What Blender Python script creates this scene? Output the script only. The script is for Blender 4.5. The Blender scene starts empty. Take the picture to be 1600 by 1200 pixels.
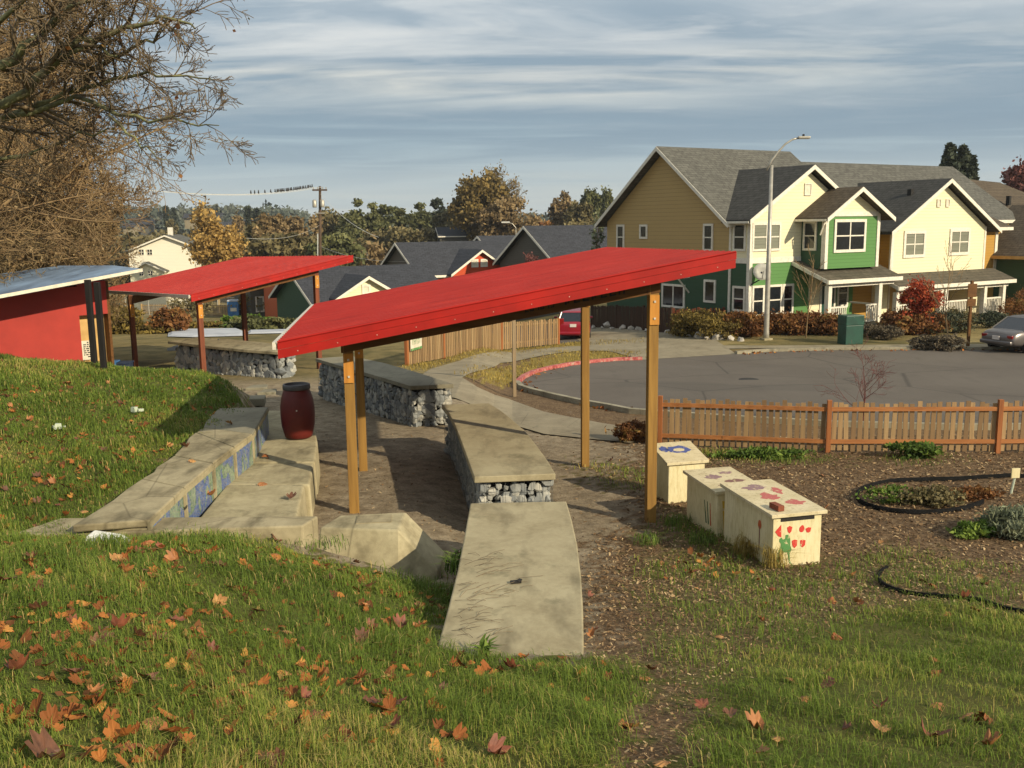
import bpy, bmesh, math, random
import numpy as np
from mathutils import Vector, Matrix
random.seed(7); RNG = np.random.default_rng(11)
C = bpy.context.scene.collection
# ------------------------------------------------------------------ camera maths
CF, CH, HOR, ROLL = 1500.0, 4.1, 350.0, 0.012
_p = math.atan((600-HOR)/CF)
Fv = np.array([0, math.cos(_p), -math.sin(_p)]); _U = np.array([0, math.sin(_p), math.cos(_p)]); _R = np.array([1.0, 0, 0])
Uv = _U*math.cos(ROLL)+_R*math.sin(ROLL); Rv = _R*math.cos(ROLL)-_U*math.sin(ROLL); Ov = np.array([0, 0, CH])
def ray(x, y): return Fv*CF+Rv*(x-800)+Uv*(600-y)
def PZ(x, y, z):
    d = ray(x, y); return Ov+d*((z-CH)/d[2])
def PY(x, y, Y):
    d = ray(x, y); return Ov+d*(Y/d[1])
def proj(X, Y, Z):
    dx, dy, dz = X, Y, Z-CH
    w = np.maximum(dx*Fv[0]+dy*Fv[1]+dz*Fv[2], 1e-3)
    return 800+CF*(dx*Rv[0]+dy*Rv[1]+dz*Rv[2])/w, 600-CF*(dx*Uv[0]+dy*Uv[1]+dz*Uv[2])/w
def ss(t):
    t = np.clip(t, 0, 1); return t*t*(3-2*t)
# ------------------------------------------------------------------ terrain
def th(x, y):
    x = np.asarray(x, float); y = np.asarray(y, float)
    cam = np.interp(y, [-40, -10, 0, 4.3, 7.15, 9, 10.6, 11.6, 14, 19, 36], [5.0, 3.4, 2.5, 1.5, 0.76, 0.36, 0.0, -0.17, -0.28, -0.5, -1.3])
    pl = np.interp(y, [9.6, 13.4, 20, 30, 36], [0.05, 0.0, -0.2, -0.55, -1.0])
    base = cam+(pl-cam)*ss((-x-0.0)/1.6)*ss((y-9.8)/0.8)
    M = np.interp(y, [-40, 0, 4.3, 8.6, 10, 20], [5.0, 2.7, 1.9, 1.17, 0.76, 0.98])+(0.03*np.clip(-x-4.6, 0, 2)+.1*np.clip(-x-6.6, 0, 6))*(1-ss((y-20)/6))
    M = M-1.6*ss((y-19.5)/7)*(1+.0*x)-0.2*ss((y-24)/6)
    M = np.maximum(M, pl)
    hill = cam+np.maximum(M-cam, 0)*ss((-x-0.2)/3.2)
    right = base+(M-base)*ss((-x-4.15-.5*np.clip(y-16.6, 0, 4))/0.5)
    z = hill+(right-hill)*ss((y-9.95-.4*ss((-x-.7)/.5))/0.25)
    # far terrain
    left = np.interp(y, [36, 40, 95, 133, 330, 700, 900, 6000], [0, 0, -3.8, -6.3, -8, 8, 10, 10])
    rgt = np.interp(y, [36, 75, 140, 330, 700, 900, 6000], [0, 0, -5.0, -8, 8, 10, 10])
    far = left+(rgt-left)*ss((x+2)/14)
    z = np.where(y > 36, -1.3+0.3*ss(-x/1.6)+far, z)
    return z
def tz(x, y): return float(th(x, y))
def PT(px, py, lo=2.0, hi=400.0):
    d = ray(px, py); prev = lo
    for Y in np.concatenate([np.arange(lo, 60, .05), np.arange(60, hi, .5)]):
        p = Ov+d*(Y/d[1])
        if p[2] <= tz(p[0], p[1]): return p
    return Ov+d*(hi/d[1])
# ------------------------------------------------------------------ node materials
def lin(c):
    if isinstance(c, str):
        c = [int(c[i:i+2], 16)/255 for i in (0, 2, 4)]
    return tuple((v/12.92 if v <= .04045 else ((v+.055)/1.055)**2.4) for v in c)
class NT:
    def __init__(s, name):
        s.m = bpy.data.materials.new(name); s.m.use_nodes = True; s.t = s.m.node_tree; s.t.nodes.clear()
        s.out = s.n('ShaderNodeOutputMaterial'); s.b = s.n('ShaderNodeBsdfPrincipled'); s.l(s.b.outputs[0], s.out.inputs[0])
        s.geo = s.n('ShaderNodeNewGeometry').outputs['Position']
    def n(s, k, **kw):
        nd = s.t.nodes.new(k)
        for a, v in kw.items(): setattr(nd, a, v)
        return nd
    def l(s, a, b): s.t.links.new(a, b)
    def vec(s, scale=(1, 1, 1), src=None, rot=(0, 0, 0)):
        m = s.n('ShaderNodeMapping'); m.inputs['Scale'].default_value = scale; m.inputs['Rotation'].default_value = rot
        s.l(src or s.geo, m.inputs['Vector']); return m.outputs[0]
    def noise(s, scale, detail=4, v=None, rough=.6, dist=0):
        n = s.n('ShaderNodeTexNoise'); n.inputs['Scale'].default_value = scale; n.inputs['Detail'].default_value = detail
        n.inputs['Roughness'].default_value = rough; n.inputs['Distortion'].default_value = dist
        s.l(v or s.geo, n.inputs['Vector']); return n.outputs['Fac']
    def voro(s, scale, v=None, out='Color', feat='F1'):
        n = s.n('ShaderNodeTexVoronoi', feature=feat); n.inputs['Scale'].default_value = scale; s.l(v or s.geo, n.inputs['Vector']); return n.outputs[out]
    def ramp(s, fac, stops, interp='LINEAR'):
        r = s.n('ShaderNodeValToRGB'); r.color_ramp.interpolation = interp; e = r.color_ramp.elements
        while len(e) < len(stops): e.new(.5)
        for i, (p, c) in enumerate(stops):
            e[i].position = p; c = c if not isinstance(c, (int, float)) else (c, c, c); e[i].color = (*c[:3], 1)
        s.l(fac, r.inputs[0]); return r.outputs[0]
    def mix(s, fac, a, b, mode='MIX'):
        m = s.n('ShaderNodeMix', data_type='RGBA', blend_type=mode)
        for sock, v in ((m.inputs[0], fac), (m.inputs[6], a), (m.inputs[7], b)):
            if isinstance(v, (int, float)): sock.default_value = v if sock == m.inputs[0] else (v, v, v, 1)
            elif isinstance(v, tuple): sock.default_value = (*v[:3], 1)
            else: s.l(v, sock)
        return m.outputs[2]
    def math(s, op, a, b=None, c=None):
        m = s.n('ShaderNodeMath', operation=op)
        for i, v in enumerate((a, b, c)):
            if v is None: continue
            if isinstance(v, (int, float)): m.inputs[i].default_value = v
            else: s.l(v, m.inputs[i])
        return m.outputs[0]
    def attr(s, name, out='Fac'):
        a = s.n('ShaderNodeAttribute', attribute_name=name); return a.outputs[out]
    def sep(s, v=None):
        x = s.n('ShaderNodeSeparateXYZ'); s.l(v or s.geo, x.inputs[0]); return x.outputs
    def color(s, c):
        if isinstance(c, tuple): s.b.inputs['Base Color'].default_value = (*c[:3], 1)
        else: s.l(c, s.b.inputs['Base Color'])
    def rough(s, r):
        if isinstance(r, (int, float)): s.b.inputs['Roughness'].default_value = r
        else: s.l(r, s.b.inputs['Roughness'])
    def bump(s, h, strength=.5, dist=.01):
        b = s.n('ShaderNodeBump'); b.inputs['Strength'].default_value = strength; b.inputs['Distance'].default_value = dist
        s.l(h, b.inputs['Height']); s.l(b.outputs[0], s.b.inputs['Normal'])
    def bumps(s, lst):
        prev = None
        for h, st, d in lst:
            b = s.n('ShaderNodeBump'); b.inputs['Strength'].default_value = st; b.inputs['Distance'].default_value = d
            s.l(h, b.inputs['Height'])
            if prev: s.l(prev, b.inputs['Normal'])
            prev = b.outputs[0]
        s.l(prev, s.b.inputs['Normal'])
def simple(name, c1, c2=None, scale=6, rough=.7, bump=.2, bd=.005, bs=40, metal=0, stretch=(1, 1, 1), spec=.5, detail=5, lo=.35, hi=.68):
    t = NT(name); c1 = lin(c1); c2 = lin(c2) if c2 else tuple(v*.8 for v in c1)
    v = t.vec(stretch)
    f = t.noise(scale, detail, v)
    t.color(t.ramp(f, [(lo, c2), (hi, c1)])); t.rough(rough); t.b.inputs['Metallic'].default_value = metal
    t.b.inputs['Specular IOR Level'].default_value = spec
    if bump: t.bump(t.noise(bs, 4, v), bump, bd)
    return t.m
MAT = {}
def siding(name, c, exposure=.16, dark=.9):
    t = NT(name); c = lin(c); z = t.sep()[2]
    fr = t.math('FRACT', t.math('MULTIPLY', z, 1/exposure))
    n = t.noise(1.2, 4); n2 = t.noise(9, 3, t.vec((1, 1, 12)))
    base = t.mix(t.math('MULTIPLY', n, .35), c, tuple(v*dark*.85 for v in c))
    base = t.mix(t.math('MULTIPLY', n2, .12), base, tuple(v*.5 for v in c))
    gap = t.math('LESS_THAN', fr, .07)
    t.color(t.mix(t.math('MULTIPLY', gap, .45), base, tuple(v*.25 for v in c))); t.rough(.65); t.b.inputs['Specular IOR Level'].default_value = .3
    t.bumps([(fr, .8, .02), (t.noise(25, 3), .1, .004)])
    return t.m
def shingle(name, c1, c2, ax=(1, 0, 0), s=1.0):
    t = NT(name); vm = t.n('ShaderNodeVectorMath', operation='DOT_PRODUCT'); t.l(t.geo, vm.inputs[0]); vm.inputs[1].default_value = ax
    z = t.sep()[2]; cb = t.n('ShaderNodeCombineXYZ')
    t.l(vm.outputs['Value'], cb.inputs[0]); t.l(t.math('MULTIPLY', z, 1.7), cb.inputs[1])
    br = t.n('ShaderNodeTexBrick'); t.l(cb.outputs[0], br.inputs['Vector'])
    br.inputs['Scale'].default_value = 1.0/s; br.inputs['Brick Width'].default_value = .42; br.inputs['Row Height'].default_value = .2
    br.inputs['Mortar Size'].default_value = .016; br.inputs['Mortar Smooth'].default_value = .3
    a, b = lin(c1), lin(c2)
    br.inputs['Color1'].default_value = (*a, 1); br.inputs['Color2'].default_value = (*b, 1); br.inputs['Mortar'].default_value = (*[v*.35 for v in b], 1)
    n = t.noise(.8, 4); n2 = t.noise(6, 5)
    col = t.mix(t.ramp(n, [(.35, 0.0), (.7, .55)]), br.outputs['Color'], tuple(v*.62 for v in a))
    col = t.mix(t.ramp(n2, [(.4, 0.0), (.7, .4)]), col, tuple(min(1, v*1.5) for v in a))
    t.color(col); t.rough(.9); t.b.inputs['Specular IOR Level'].default_value = .2
    t.bumps([(br.outputs['Fac'], -.6, .02), (t.noise(60, 2), .3, .004)])
    return t.m
def tone(name, stops, rough=.75, trans=0.0, spec=.25, nscale=0, interp='LINEAR'):
    """foliage: colour varies leaf by leaf through the mesh attribute 'tone'"""
    t = NT(name); f = t.attr('tone')
    t.color(t.ramp(f, [(p, lin(c)) for p, c in stops], interp)); t.rough(rough); t.b.inputs['Specular IOR Level'].default_value = spec
    if trans:
        tr = t.n('ShaderNodeBsdfTranslucent'); t.l(t.b.inputs['Base Color'].links[0].from_socket, tr.inputs[0])
        ms = t.n('ShaderNodeMixShader'); ms.inputs[0].default_value = trans
        t.l(t.b.outputs[0], ms.inputs[1]); t.l(tr.outputs[0], ms.inputs[2]); t.l(ms.outputs[0], t.out.inputs[0])
    return t.m
def wood(name, c1, c2, axis=2, scale=3, rough=.7):
    t = NT(name); st = [14, 14, 14]; st[axis] = .7
    v = t.vec(tuple(st)); f = t.noise(scale*.35, 6, v, .65, .6)
    g = t.noise(1.1, 3)
    col = t.ramp(f, [(.3, lin(c2)), (.62, lin(c1))])
    col = t.mix(t.ramp(g, [(.35, 0.0), (.75, .35)]), col, lin(c2))
    kn = t.voro(1.6, t.vec((2.2, 2.2, 1.1)), 'Distance')
    col = t.mix(t.ramp(kn, [(.035, .75), (.075, 0.0)]), col, tuple(v_*.35 for v_ in lin(c2)))
    t.color(col); t.rough(rough); t.b.inputs['Specular IOR Level'].default_value = .25; t.bump(f, .25, .004)
    return t.m
def concrete(name, c1, c2, cs=1.4, stain=.5, crack=.5):
    t = NT(name); a, b = lin(c1), lin(c2)
    n1 = t.noise(cs, 6, None, .65, .4); n2 = t.noise(14, 5, None, .7); n3 = t.noise(3.0, 4, t.vec((1, .35, 1)), .6)
    col = t.ramp(n1, [(.33, b), (.66, a)])
    col = t.mix(t.ramp(n2, [(.42, 0.0), (.75, .35)]), col, tuple(v*1.25 for v in a))
    col = t.mix(t.ramp(n3, [(.5, 0.0), (.72, stain)]), col, tuple(v*.55 for v in b))
    ed = t.voro(.55, t.vec((1, 1, .2)), 'Distance', 'DISTANCE_TO_EDGE'); col = t.mix(t.ramp(ed, [(.0015, crack), (.006, 0.0)]), col, tuple(v*.35 for v in b)); n9 = t.noise(2.3, 7, None, .75); col = t.mix(t.ramp(n9, [(.56, 0.0), (.66, .4)]), col, lin('5c5a44')); vo = t.voro(55, None, 'Distance')
    col = t.mix(t.ramp(vo, [(.03, .5), (.1, 0.0)]), col, tuple(v*.4 for v in b))
    t.color(col); t.rough(.88); t.b.inputs['Specular IOR Level'].default_value = .25
    t.bumps([(n2, .35, .006), (t.noise(90, 3), .25, .002), (n1, .2, .02)])
    return t.m
E1 = (0.857, 0.515, 0); E2 = (-0.515, 0.857, 0)
def m_roof(name, rot):
    t = NT(name); v = t.vec((.25, 5, 1), rot=(0, 0, rot)); n = t.noise(1.6, 5, v, .7); n2 = t.noise(.7, 5); n3 = t.noise(30, 3)
    c = t.ramp(n, [(.32, lin('841c18')), (.55, lin('96231c')), (.72, lin('a42e24'))]); c = t.mix(t.ramp(n2, [(.45, 0.0), (.75, .35)]), c, lin('7d2323')); c = t.mix(t.ramp(n3, [(.66, 0.0), (.74, .35)]), c, lin('5c2220'))
    t.color(c); t.rough(t.ramp(n2, [(.3, .5), (.7, .7)])); t.b.inputs['Specular IOR Level'].default_value = .22; t.bump(n, .15, .004); return t.m
MAT['red_metal'] = m_roof('red_metal', -.135); MAT['red_metal_far'] = m_roof('red_metal_far', -.728)
MAT['red_fascia'] = simple('red_fascia', 'a81f17', '8f1b16', scale=2, rough=.5, bump=.1, bs=8, spec=.25)
MAT['white_trim'] = simple('white_trim', 'e4dfd0', 'cfc9b8', scale=8, rough=.6, bump=.05)
MAT['white_metal'] = simple('white_metal', 'd8d2c2', 'b0a898', scale=20, rough=.5, bump=.05)
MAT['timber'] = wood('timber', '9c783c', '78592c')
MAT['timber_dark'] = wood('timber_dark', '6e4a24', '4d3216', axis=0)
MAT['timber_new'] = wood('timber_new', 'c98d3e', 'a8702f')
MAT['timber_redbrown'] = wood('timber_redbrown', '80482f', '603626')
MAT['timber_black'] = wood('timber_black', '24211f', '171514')
MAT['timber_grey'] = wood('timber_grey', '9a8668', '75644e')
MAT['picket'] = None
MAT['cedar'] = wood('cedar', 'ad7444', '8c5a34', axis=0)
MAT['cedar_post'] = wood('cedar_post', 'a5683c', '84502e')
MAT['brown_fence'] = wood('brown_fence', '6e3b26', '4c281a')
MAT['brown_fence_shaded'] = wood('brown_fence_shaded', '45301f', '2c1e14')  # fence brown darkened, shade of the left stretch put into the colour
MAT['concrete'] = concrete('concrete', 'a59a7c', '7a7056', stain=.9)
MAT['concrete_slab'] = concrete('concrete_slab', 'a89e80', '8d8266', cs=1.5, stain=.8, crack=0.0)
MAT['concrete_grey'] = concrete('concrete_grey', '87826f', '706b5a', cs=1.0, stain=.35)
MAT['concrete_pale'] = concrete('concrete_pale', 'b0a686', '8d8366', cs=2.2, stain=.85)
MAT['concrete_path'] = concrete('concrete_path', '948a73', '7b715c', cs=.7, stain=.35)
MAT['kerb'] = concrete('kerb', '9c9580', '7d7662', cs=2)
def m_asphalt():
    t = NT('asphalt'); n = t.noise(.25, 5); n2 = t.noise(120, 2); n3 = t.noise(2.2, 5, t.vec((1, .3, 1)))
    c = t.ramp(n, [(.3, lin('575049')), (.7, lin('665f57'))]); c = t.mix(t.ramp(n2, [(.45, 0.0), (.7, .4)]), c, lin('7d786e'))
    c = t.mix(t.ramp(n3, [(.55, 0.0), (.75, .35)]), c, lin('4a4640')); ck = t.voro(.16, t.vec((1, 1, 0)), 'Distance', 'DISTANCE_TO_EDGE'); c = t.mix(t.ramp(ck, [(.002, .6), (.007, 0.0)]), c, lin('3a3733')); pa = t.noise(.12, 2, t.vec((1, 1.6, 0))); c = t.mix(t.ramp(pa, [(.58, 0.0), (.6, .35)]), c, lin('54504a')); t.color(c); t.rough(.92); t.bump(n2, .4, .004); t.b.inputs['Specular IOR Level'].default_value = .2
    return t.m
MAT['asphalt'] = m_asphalt()
def m_redkerb():
    t = NT('red_kerb_paint'); n = t.noise(6, 6, None, .75); c = t.ramp(n, [(.42, lin('8d3a38')), (.52, lin('b4605a')), (.66, lin('a89a88'))])
    t.color(c); t.rough(.8); t.bump(n, .2, .005); return t.m
MAT['kerb_red'] = m_redkerb()
def m_stone():
    t = NT('gabion_stone'); f = t.attr('tone'); n = t.noise(9, 6, None, .7); v = t.noise(3, 3)
    c = t.ramp(f, [(0, lin('676b6c')), (.35, lin('858886')), (.7, lin('a2a29a')), (1, lin('bcb8aa'))])
    c = t.mix(t.ramp(n, [(.4, 0.0), (.7, .6)]), c, lin('5b6064')); t.color(c); t.rough(.85); t.bumps([(n, .5, .02), (t.noise(50, 4), .3, .004)])
    return t.m
MAT['stone'] = m_stone()
MAT['dark_core'] = simple('dark_core', '2c2b28', '1d1c1a', rough=.95)
MAT['wire'] = simple('wire', '8c8f8c', '6e706c', rough=.4, metal=.7, bump=0)
MAT['barrel'] = simple('barrel_plastic', '642019', '521913', scale=4, rough=.5, bump=.15, bd=.004, bs=5, spec=.35)
MAT['barrel_lid'] = simple('barrel_lid', '4c4a4c', '3c3a3c', rough=.5, bump=.05)
MAT['cream_paint'] = None
def m_cream():
    t = NT('cream_painted_wood'); n = t.noise(2.5, 5, t.vec((1, 1, .5))); n2 = t.noise(9, 6, t.vec((3, 3, .6)), .7); n3 = t.noise(40, 4)
    c = t.ramp(n, [(.3, lin('cdc294')), (.7, lin('e0d6b0'))]); c = t.mix(t.ramp(n2, [(.46, 0.0), (.72, .6)]), c, lin('a8955e'))
    c = t.mix(t.ramp(n3, [(.66, 0.0), (.72, .6)]), c, lin('8d7748')); t.color(c); t.rough(.75); t.bump(n2, .15, .004); return t.m
MAT['cream_paint'] = m_cream()
def m_lid(name, patches):
    t = NT(name); n = t.noise(4, 5); n2 = t.noise(16, 6, None, .75)
    c = t.ramp(n, [(.3, lin('bfb28c')), (.7, lin('d4c8a6'))]); c = t.mix(t.ramp(n2, [(.5, 0.0), (.64, .7)]), c, lin('9a8b66')); t.color(c); t.rough(.8); t.bump(n2, .2, .003); return t.m
MAT['lid_paint'] = m_lid('lid_paint', None)
for k, c in dict(paint_red='c23a30', paint_green='4f8148', paint_blue='46538c', paint_brown='7b5a52', paint_pink='b0605a', paint_yellow='c4a22e', paint_mauve='8a6f72', paint_darkgreen='34512e', paint_orange='b4582c').items():
    MAT[k] = simple(k, c, 'c4b68c', scale=16, rough=.85, bump=.15, bd=.002, lo=.34, hi=.43)
def m_mosaic():
    t = NT('mosaic_tiles'); v = t.vec((1, 1, 1)); cell = t.voro(30, v); edge = t.voro(30, v, 'Distance', 'DISTANCE_TO_EDGE')
    big = t.noise(2.6, 3, t.vec((1, 1, .6)), .5, .5); sp = t.sep(cell)
    c = t.ramp(big, [(.36, lin('7f9a78')), (.42, lin('4f7a4a')), (.46, lin('2450a0')), (.53, lin('2560b4')), (.57, lin('7f9a6e')), (.61, lin('1f4aa0')), (.68, lin('b08a5a'))], 'CONSTANT')
    c = t.mix(t.math('MULTIPLY', sp[0], .35), c, lin('b9bda4')); c = t.mix(t.math('MULTIPLY', sp[1], .5), c, lin('28406c'))
    c = t.mix(t.ramp(edge, [(.03, .8), (.08, 0.0)]), c, lin('8d8a7c')); t.color(c); t.rough(.35); t.bump(edge, .3, .01); return t.m
MAT['mosaic'] = m_mosaic()
MAT['siding_yellow'] = siding('siding_yellow', 'f0e8c2')
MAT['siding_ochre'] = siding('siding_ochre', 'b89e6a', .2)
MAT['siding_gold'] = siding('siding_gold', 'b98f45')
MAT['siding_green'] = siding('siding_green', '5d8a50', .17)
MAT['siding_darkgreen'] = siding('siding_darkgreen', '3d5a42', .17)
MAT['siding_red'] = siding('siding_red', 'c8522f')
MAT['siding_orange'] = siding('siding_orange', 'bd6038')
MAT['siding_grey'] = siding('siding_grey', '5c5a52')
MAT['siding_cream'] = siding('siding_cream', 'dcd6b8')
MAT['siding_white'] = siding('siding_white', 'efe9d4', .2)
MAT['shingle_grey'] = shingle('shingle_grey', '64635c', '4e4d48', E1)
MAT['shingle_wing'] = shingle('shingle_wing', '4b4a46', '3b3a37', E2)
MAT['shingle_brown'] = shingle('shingle_brown', '5c5244', '4a4136', E2)
MAT['shingle_porch'] = shingle('shingle_porch', '5f594c', '4b463b', E1)
MAT['shingle_dark'] = shingle('shingle_dark', '414349', '33353a', (.98, .2, 0))
MAT['red_wall'] = simple('red_wall', 'a83226', '962a20', scale=1.2, rough=.75, bump=.12, bs=20)
MAT['blue_roof'] = simple('blue_grey_metal', '8fa9c6', '66788f', scale=1.6, rough=.55, bump=.1, bs=5, metal=.1, stretch=(1, .3, 1))
MAT['glass'] = simple('window_glass', '20262a', '14181b', scale=.7, rough=.08, bump=0, spec=.8)
MAT['glass_blind'] = simple('window_with_blind', '8a8c7c', '6b6d60', scale=2, rough=.2, bump=0, stretch=(.2, .2, 25))
MAT['car_glass'] = simple('car_glass', '1a2026', '101418', rough=.06, bump=0, spec=.9)
MAT['silver_paint'] = simple('silver_paint', '9a938c', '8b857f', scale=1, rough=.3, bump=0, metal=.6)
MAT['grey_paint'] = simple('grey_paint', '75706d', '686360', scale=1, rough=.32, bump=0, metal=.55)
MAT['maroon_paint'] = simple('maroon_paint', '8e1426', '7a1020', scale=1, rough=.25, bump=0, spec=.7)
MAT['rubber'] = simple('rubber', '1c1c1c', '121212', rough=.85, bump=.1)
MAT['chrome'] = simple('chrome', 'b8b8b8', 'a0a0a0', rough=.2, metal=.9, bump=0)
MAT['tail_light'] = simple('tail_light', '8c0f12', '700a0c', rough=.15, bump=0, spec=.8)
MAT['plate'] = simple('plate', 'd8cfc8', 'b8aea6', scale=60, rough=.5, bump=0)
MAT['galv'] = simple('galvanised_steel', 'b4b0a4', '9c988c', scale=5, rough=.45, metal=.4, bump=.05)
MAT['green_box'] = simple('green_box_paint', '1a4a3c', '143a30', scale=3, rough=.45, bump=.05)
MAT['black_plastic'] = simple('black_plastic', '1a1a1a', '121212', rough=.9, spec=.1, bump=.1)
MAT['blue_plastic'] = simple('blue_plastic', '3f78b0', '30608f', rough=.5, bump=.05)
MAT['dark_blue'] = simple('dark_blue', '2b3a55', '1e2a40', rough=.6, bump=.05)
MAT['bark'] = simple('bark', '6b6250', '463f33', scale=9, rough=.9, bump=.6, bd=.02, bs=20, stretch=(1, 1, .4))
MAT['bark_moss'] = simple('mossy_bark', '8a8c60', '544e3e', scale=5, rough=.95, bump=.6, bd=.02, bs=18)
MAT['twig'] = simple('twig_bark', '98805a', '70593a', scale=3, rough=.9, bump=0)
MAT['twig_dark'] = simple('twig_dark', '7d6c50', '574a36', scale=3, rough=.9, bump=0)
MAT['twig_red'] = simple('twig_red', '7a4a44', '5a3632', scale=3, rough=.9, bump=0)
MAT['twig_gold'] = simple('twig_gold', '9c8860', '7a6848', scale=.5, rough=.9, bump=0)
MAT['utility_pole'] = wood('utility_pole_wood', '5c4a38', '3c3026')
MAT['wire_pale'] = simple('wire_pale', 'cfcfc8', 'b0b0aa', rough=.5, bump=0)
MAT['bird'] = simple('bird_feathers', '3a3836', '232120', rough=.8, bump=0)
MAT['sheet'] = simple('row_cover', 'bcbfc4', '9da1a8', scale=.8, rough=.8, bump=.5, bd=.05, bs=2)
MAT['sign_white'] = simple('sign_white', 'd9d2bf', 'c4bca6', scale=5, rough=.6, bump=0)
MAT['ink'] = simple('ink_black', '26221e', '1b1816', rough=.8, bump=0)
MAT['tan_board'] = simple('tan_board', 'c9a566', 'b08d52', scale=3, rough=.7, bump=.05)
MAT['rock_pale'] = simple('rock_pale', 'bdb6aa', '8c867a', scale=4, rough=.85, bump=.5, bd=.02, bs=12)
MAT['white_lump'] = simple('white_lump', 'dcdcd6', 'b8b8b0', scale=9, rough=.7, bump=.6, bd=.02, bs=18)
MAT['brick_red'] = simple('brick_red', '8c4a30', '6e3824', scale=12, rough=.85, bump=.4)
MAT['stake'] = simple('stake_pale', 'c4cdb8', 'a8b39c', rough=.6, bump=0)
MAT['dish'] = simple('dish_grey', 'b8b6ac', 'a09e94', rough=.5, bump=0)
def m_picket():
    t = NT('weathered_picket'); f = t.attr('tone'); v = t.vec((20, 20, 1.2)); g = t.noise(1.5, 6, v, .65)
    c = t.ramp(f, [(0, lin('785e40')), (.5, lin('937650')), (1, lin('a88b62'))]); c = t.mix(t.ramp(g, [(.4, 0.0), (.7, .5)]), c, lin('6b593c')); t.color(c); t.rough(.85); t.bump(g, .3, .004); return t.m
MAT['picket'] = m_picket()
# foliage
MAT['grass'] = tone('grass_blades', [(0, '4a5a26'), (.3, '5c7028'), (.6, '728534'), (.85, '949444'), (1, 'b4a062')], trans=.3, spec=.25)
MAT['dry_grass'] = tone('dry_grass', [(0, '6e5e2e'), (.5, '93803e'), (1, 'b09a54')], trans=.2)
MAT['weeds'] = tone('weed_leaves', [(0, '3a4a20'), (.5, '56702c'), (1, '80933f')], trans=.25)
MAT['leaf_olive'] = tone('leaf_olive', [(0, '4c472c'), (.5, '696040'), (1, '8c8058')], trans=.15)
MAT['leaf_green'] = tone('leaf_green', [(0, '3e4229'), (.5, '5a5d3a'), (1, '7d7c50')], trans=.15)
MAT['leaf_dark'] = tone('leaf_dark', [(0, '2a3024'), (.5, '3c4434'), (1, '565c45')], trans=.05)
MAT['leaf_gold'] = tone('leaf_gold', [(0, '7a6234'), (.5, 'a3844a'), (1, 'c9a965')], trans=.2)
MAT['leaf_goldgreen'] = tone('leaf_goldgreen', [(0, '54492a'), (.5, '7c6a3c'), (1, 'a08850')], trans=.2)
MAT['leaf_brown'] = tone('leaf_brown', [(0, '5c4c34'), (.5, '7d6a49'), (1, '9c8660')], trans=.15)
MAT['leaf_rust'] = tone('leaf_rust', [(0, '523824'), (.4, '744c2c'), (.8, '8d6538'), (1, '807442')], trans=.2)
MAT['leaf_olivebush'] = tone('leaf_olivebush', [(0, '4a3f20'), (.5, '6e5f2e'), (1, '8d7a3c')], trans=.2)
MAT['leaf_dead'] = tone('leaf_dead', [(0, '54371f'), (.5, '8a5228'), (.85, 'a86c34'), (1, 'bd8c48')], trans=.1)
MAT['leaf_red'] = tone('leaf_red', [(0, '7a2a1c'), (.5, 'a0442a'), (1, 'b8683c')], trans=.25)
MAT['leaf_redtree'] = tone('leaf_redtree', [(0, '5e3d3a'), (.5, '774c46'), (1, '8f625a')], trans=.2)
MAT['leaf_heath'] = tone('leaf_heather', [(0, '40392e'), (.5, '5a5040'), (1, '786c56')], trans=.1)  # muted brown foliage of the heather mounds
MAT['leaf_lavender'] = tone('leaf_lavender', [(0, '4c5440'), (.5, '6e745a'), (1, '8f9476')], trans=.15)
MAT['hazy_wood'] = tone('far_wood', [(0, '3f4a44'), (.5, '525a50'), (1, '6d6c5a')], trans=0)  # greyed, bluish leaf tones with the distance haze put into them
MAT['chips'] = tone('wood_chips', [(0, '4c3a26'), (.4, '70583e'), (.75, '977c58'), (1, 'bfa880')], rough=.85)
for i, (a, b) in enumerate([('a0602e', '7c4622'), ('704830', '4f3424'), ('a87040', '7c4f2c'), ('824830', '5c3422'), ('b0844c', '845a32')]):
    t = NT('dead_leaf_%s' % 'abcde'[i]); n = t.noise(14, 5); t.color(t.ramp(n, [(.35, lin(b)), (.65, lin(a))])); t.rough(.65); t.bump(t.noise(30, 3), .3, .005); MAT['dead%d' % i] = t.m
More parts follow.
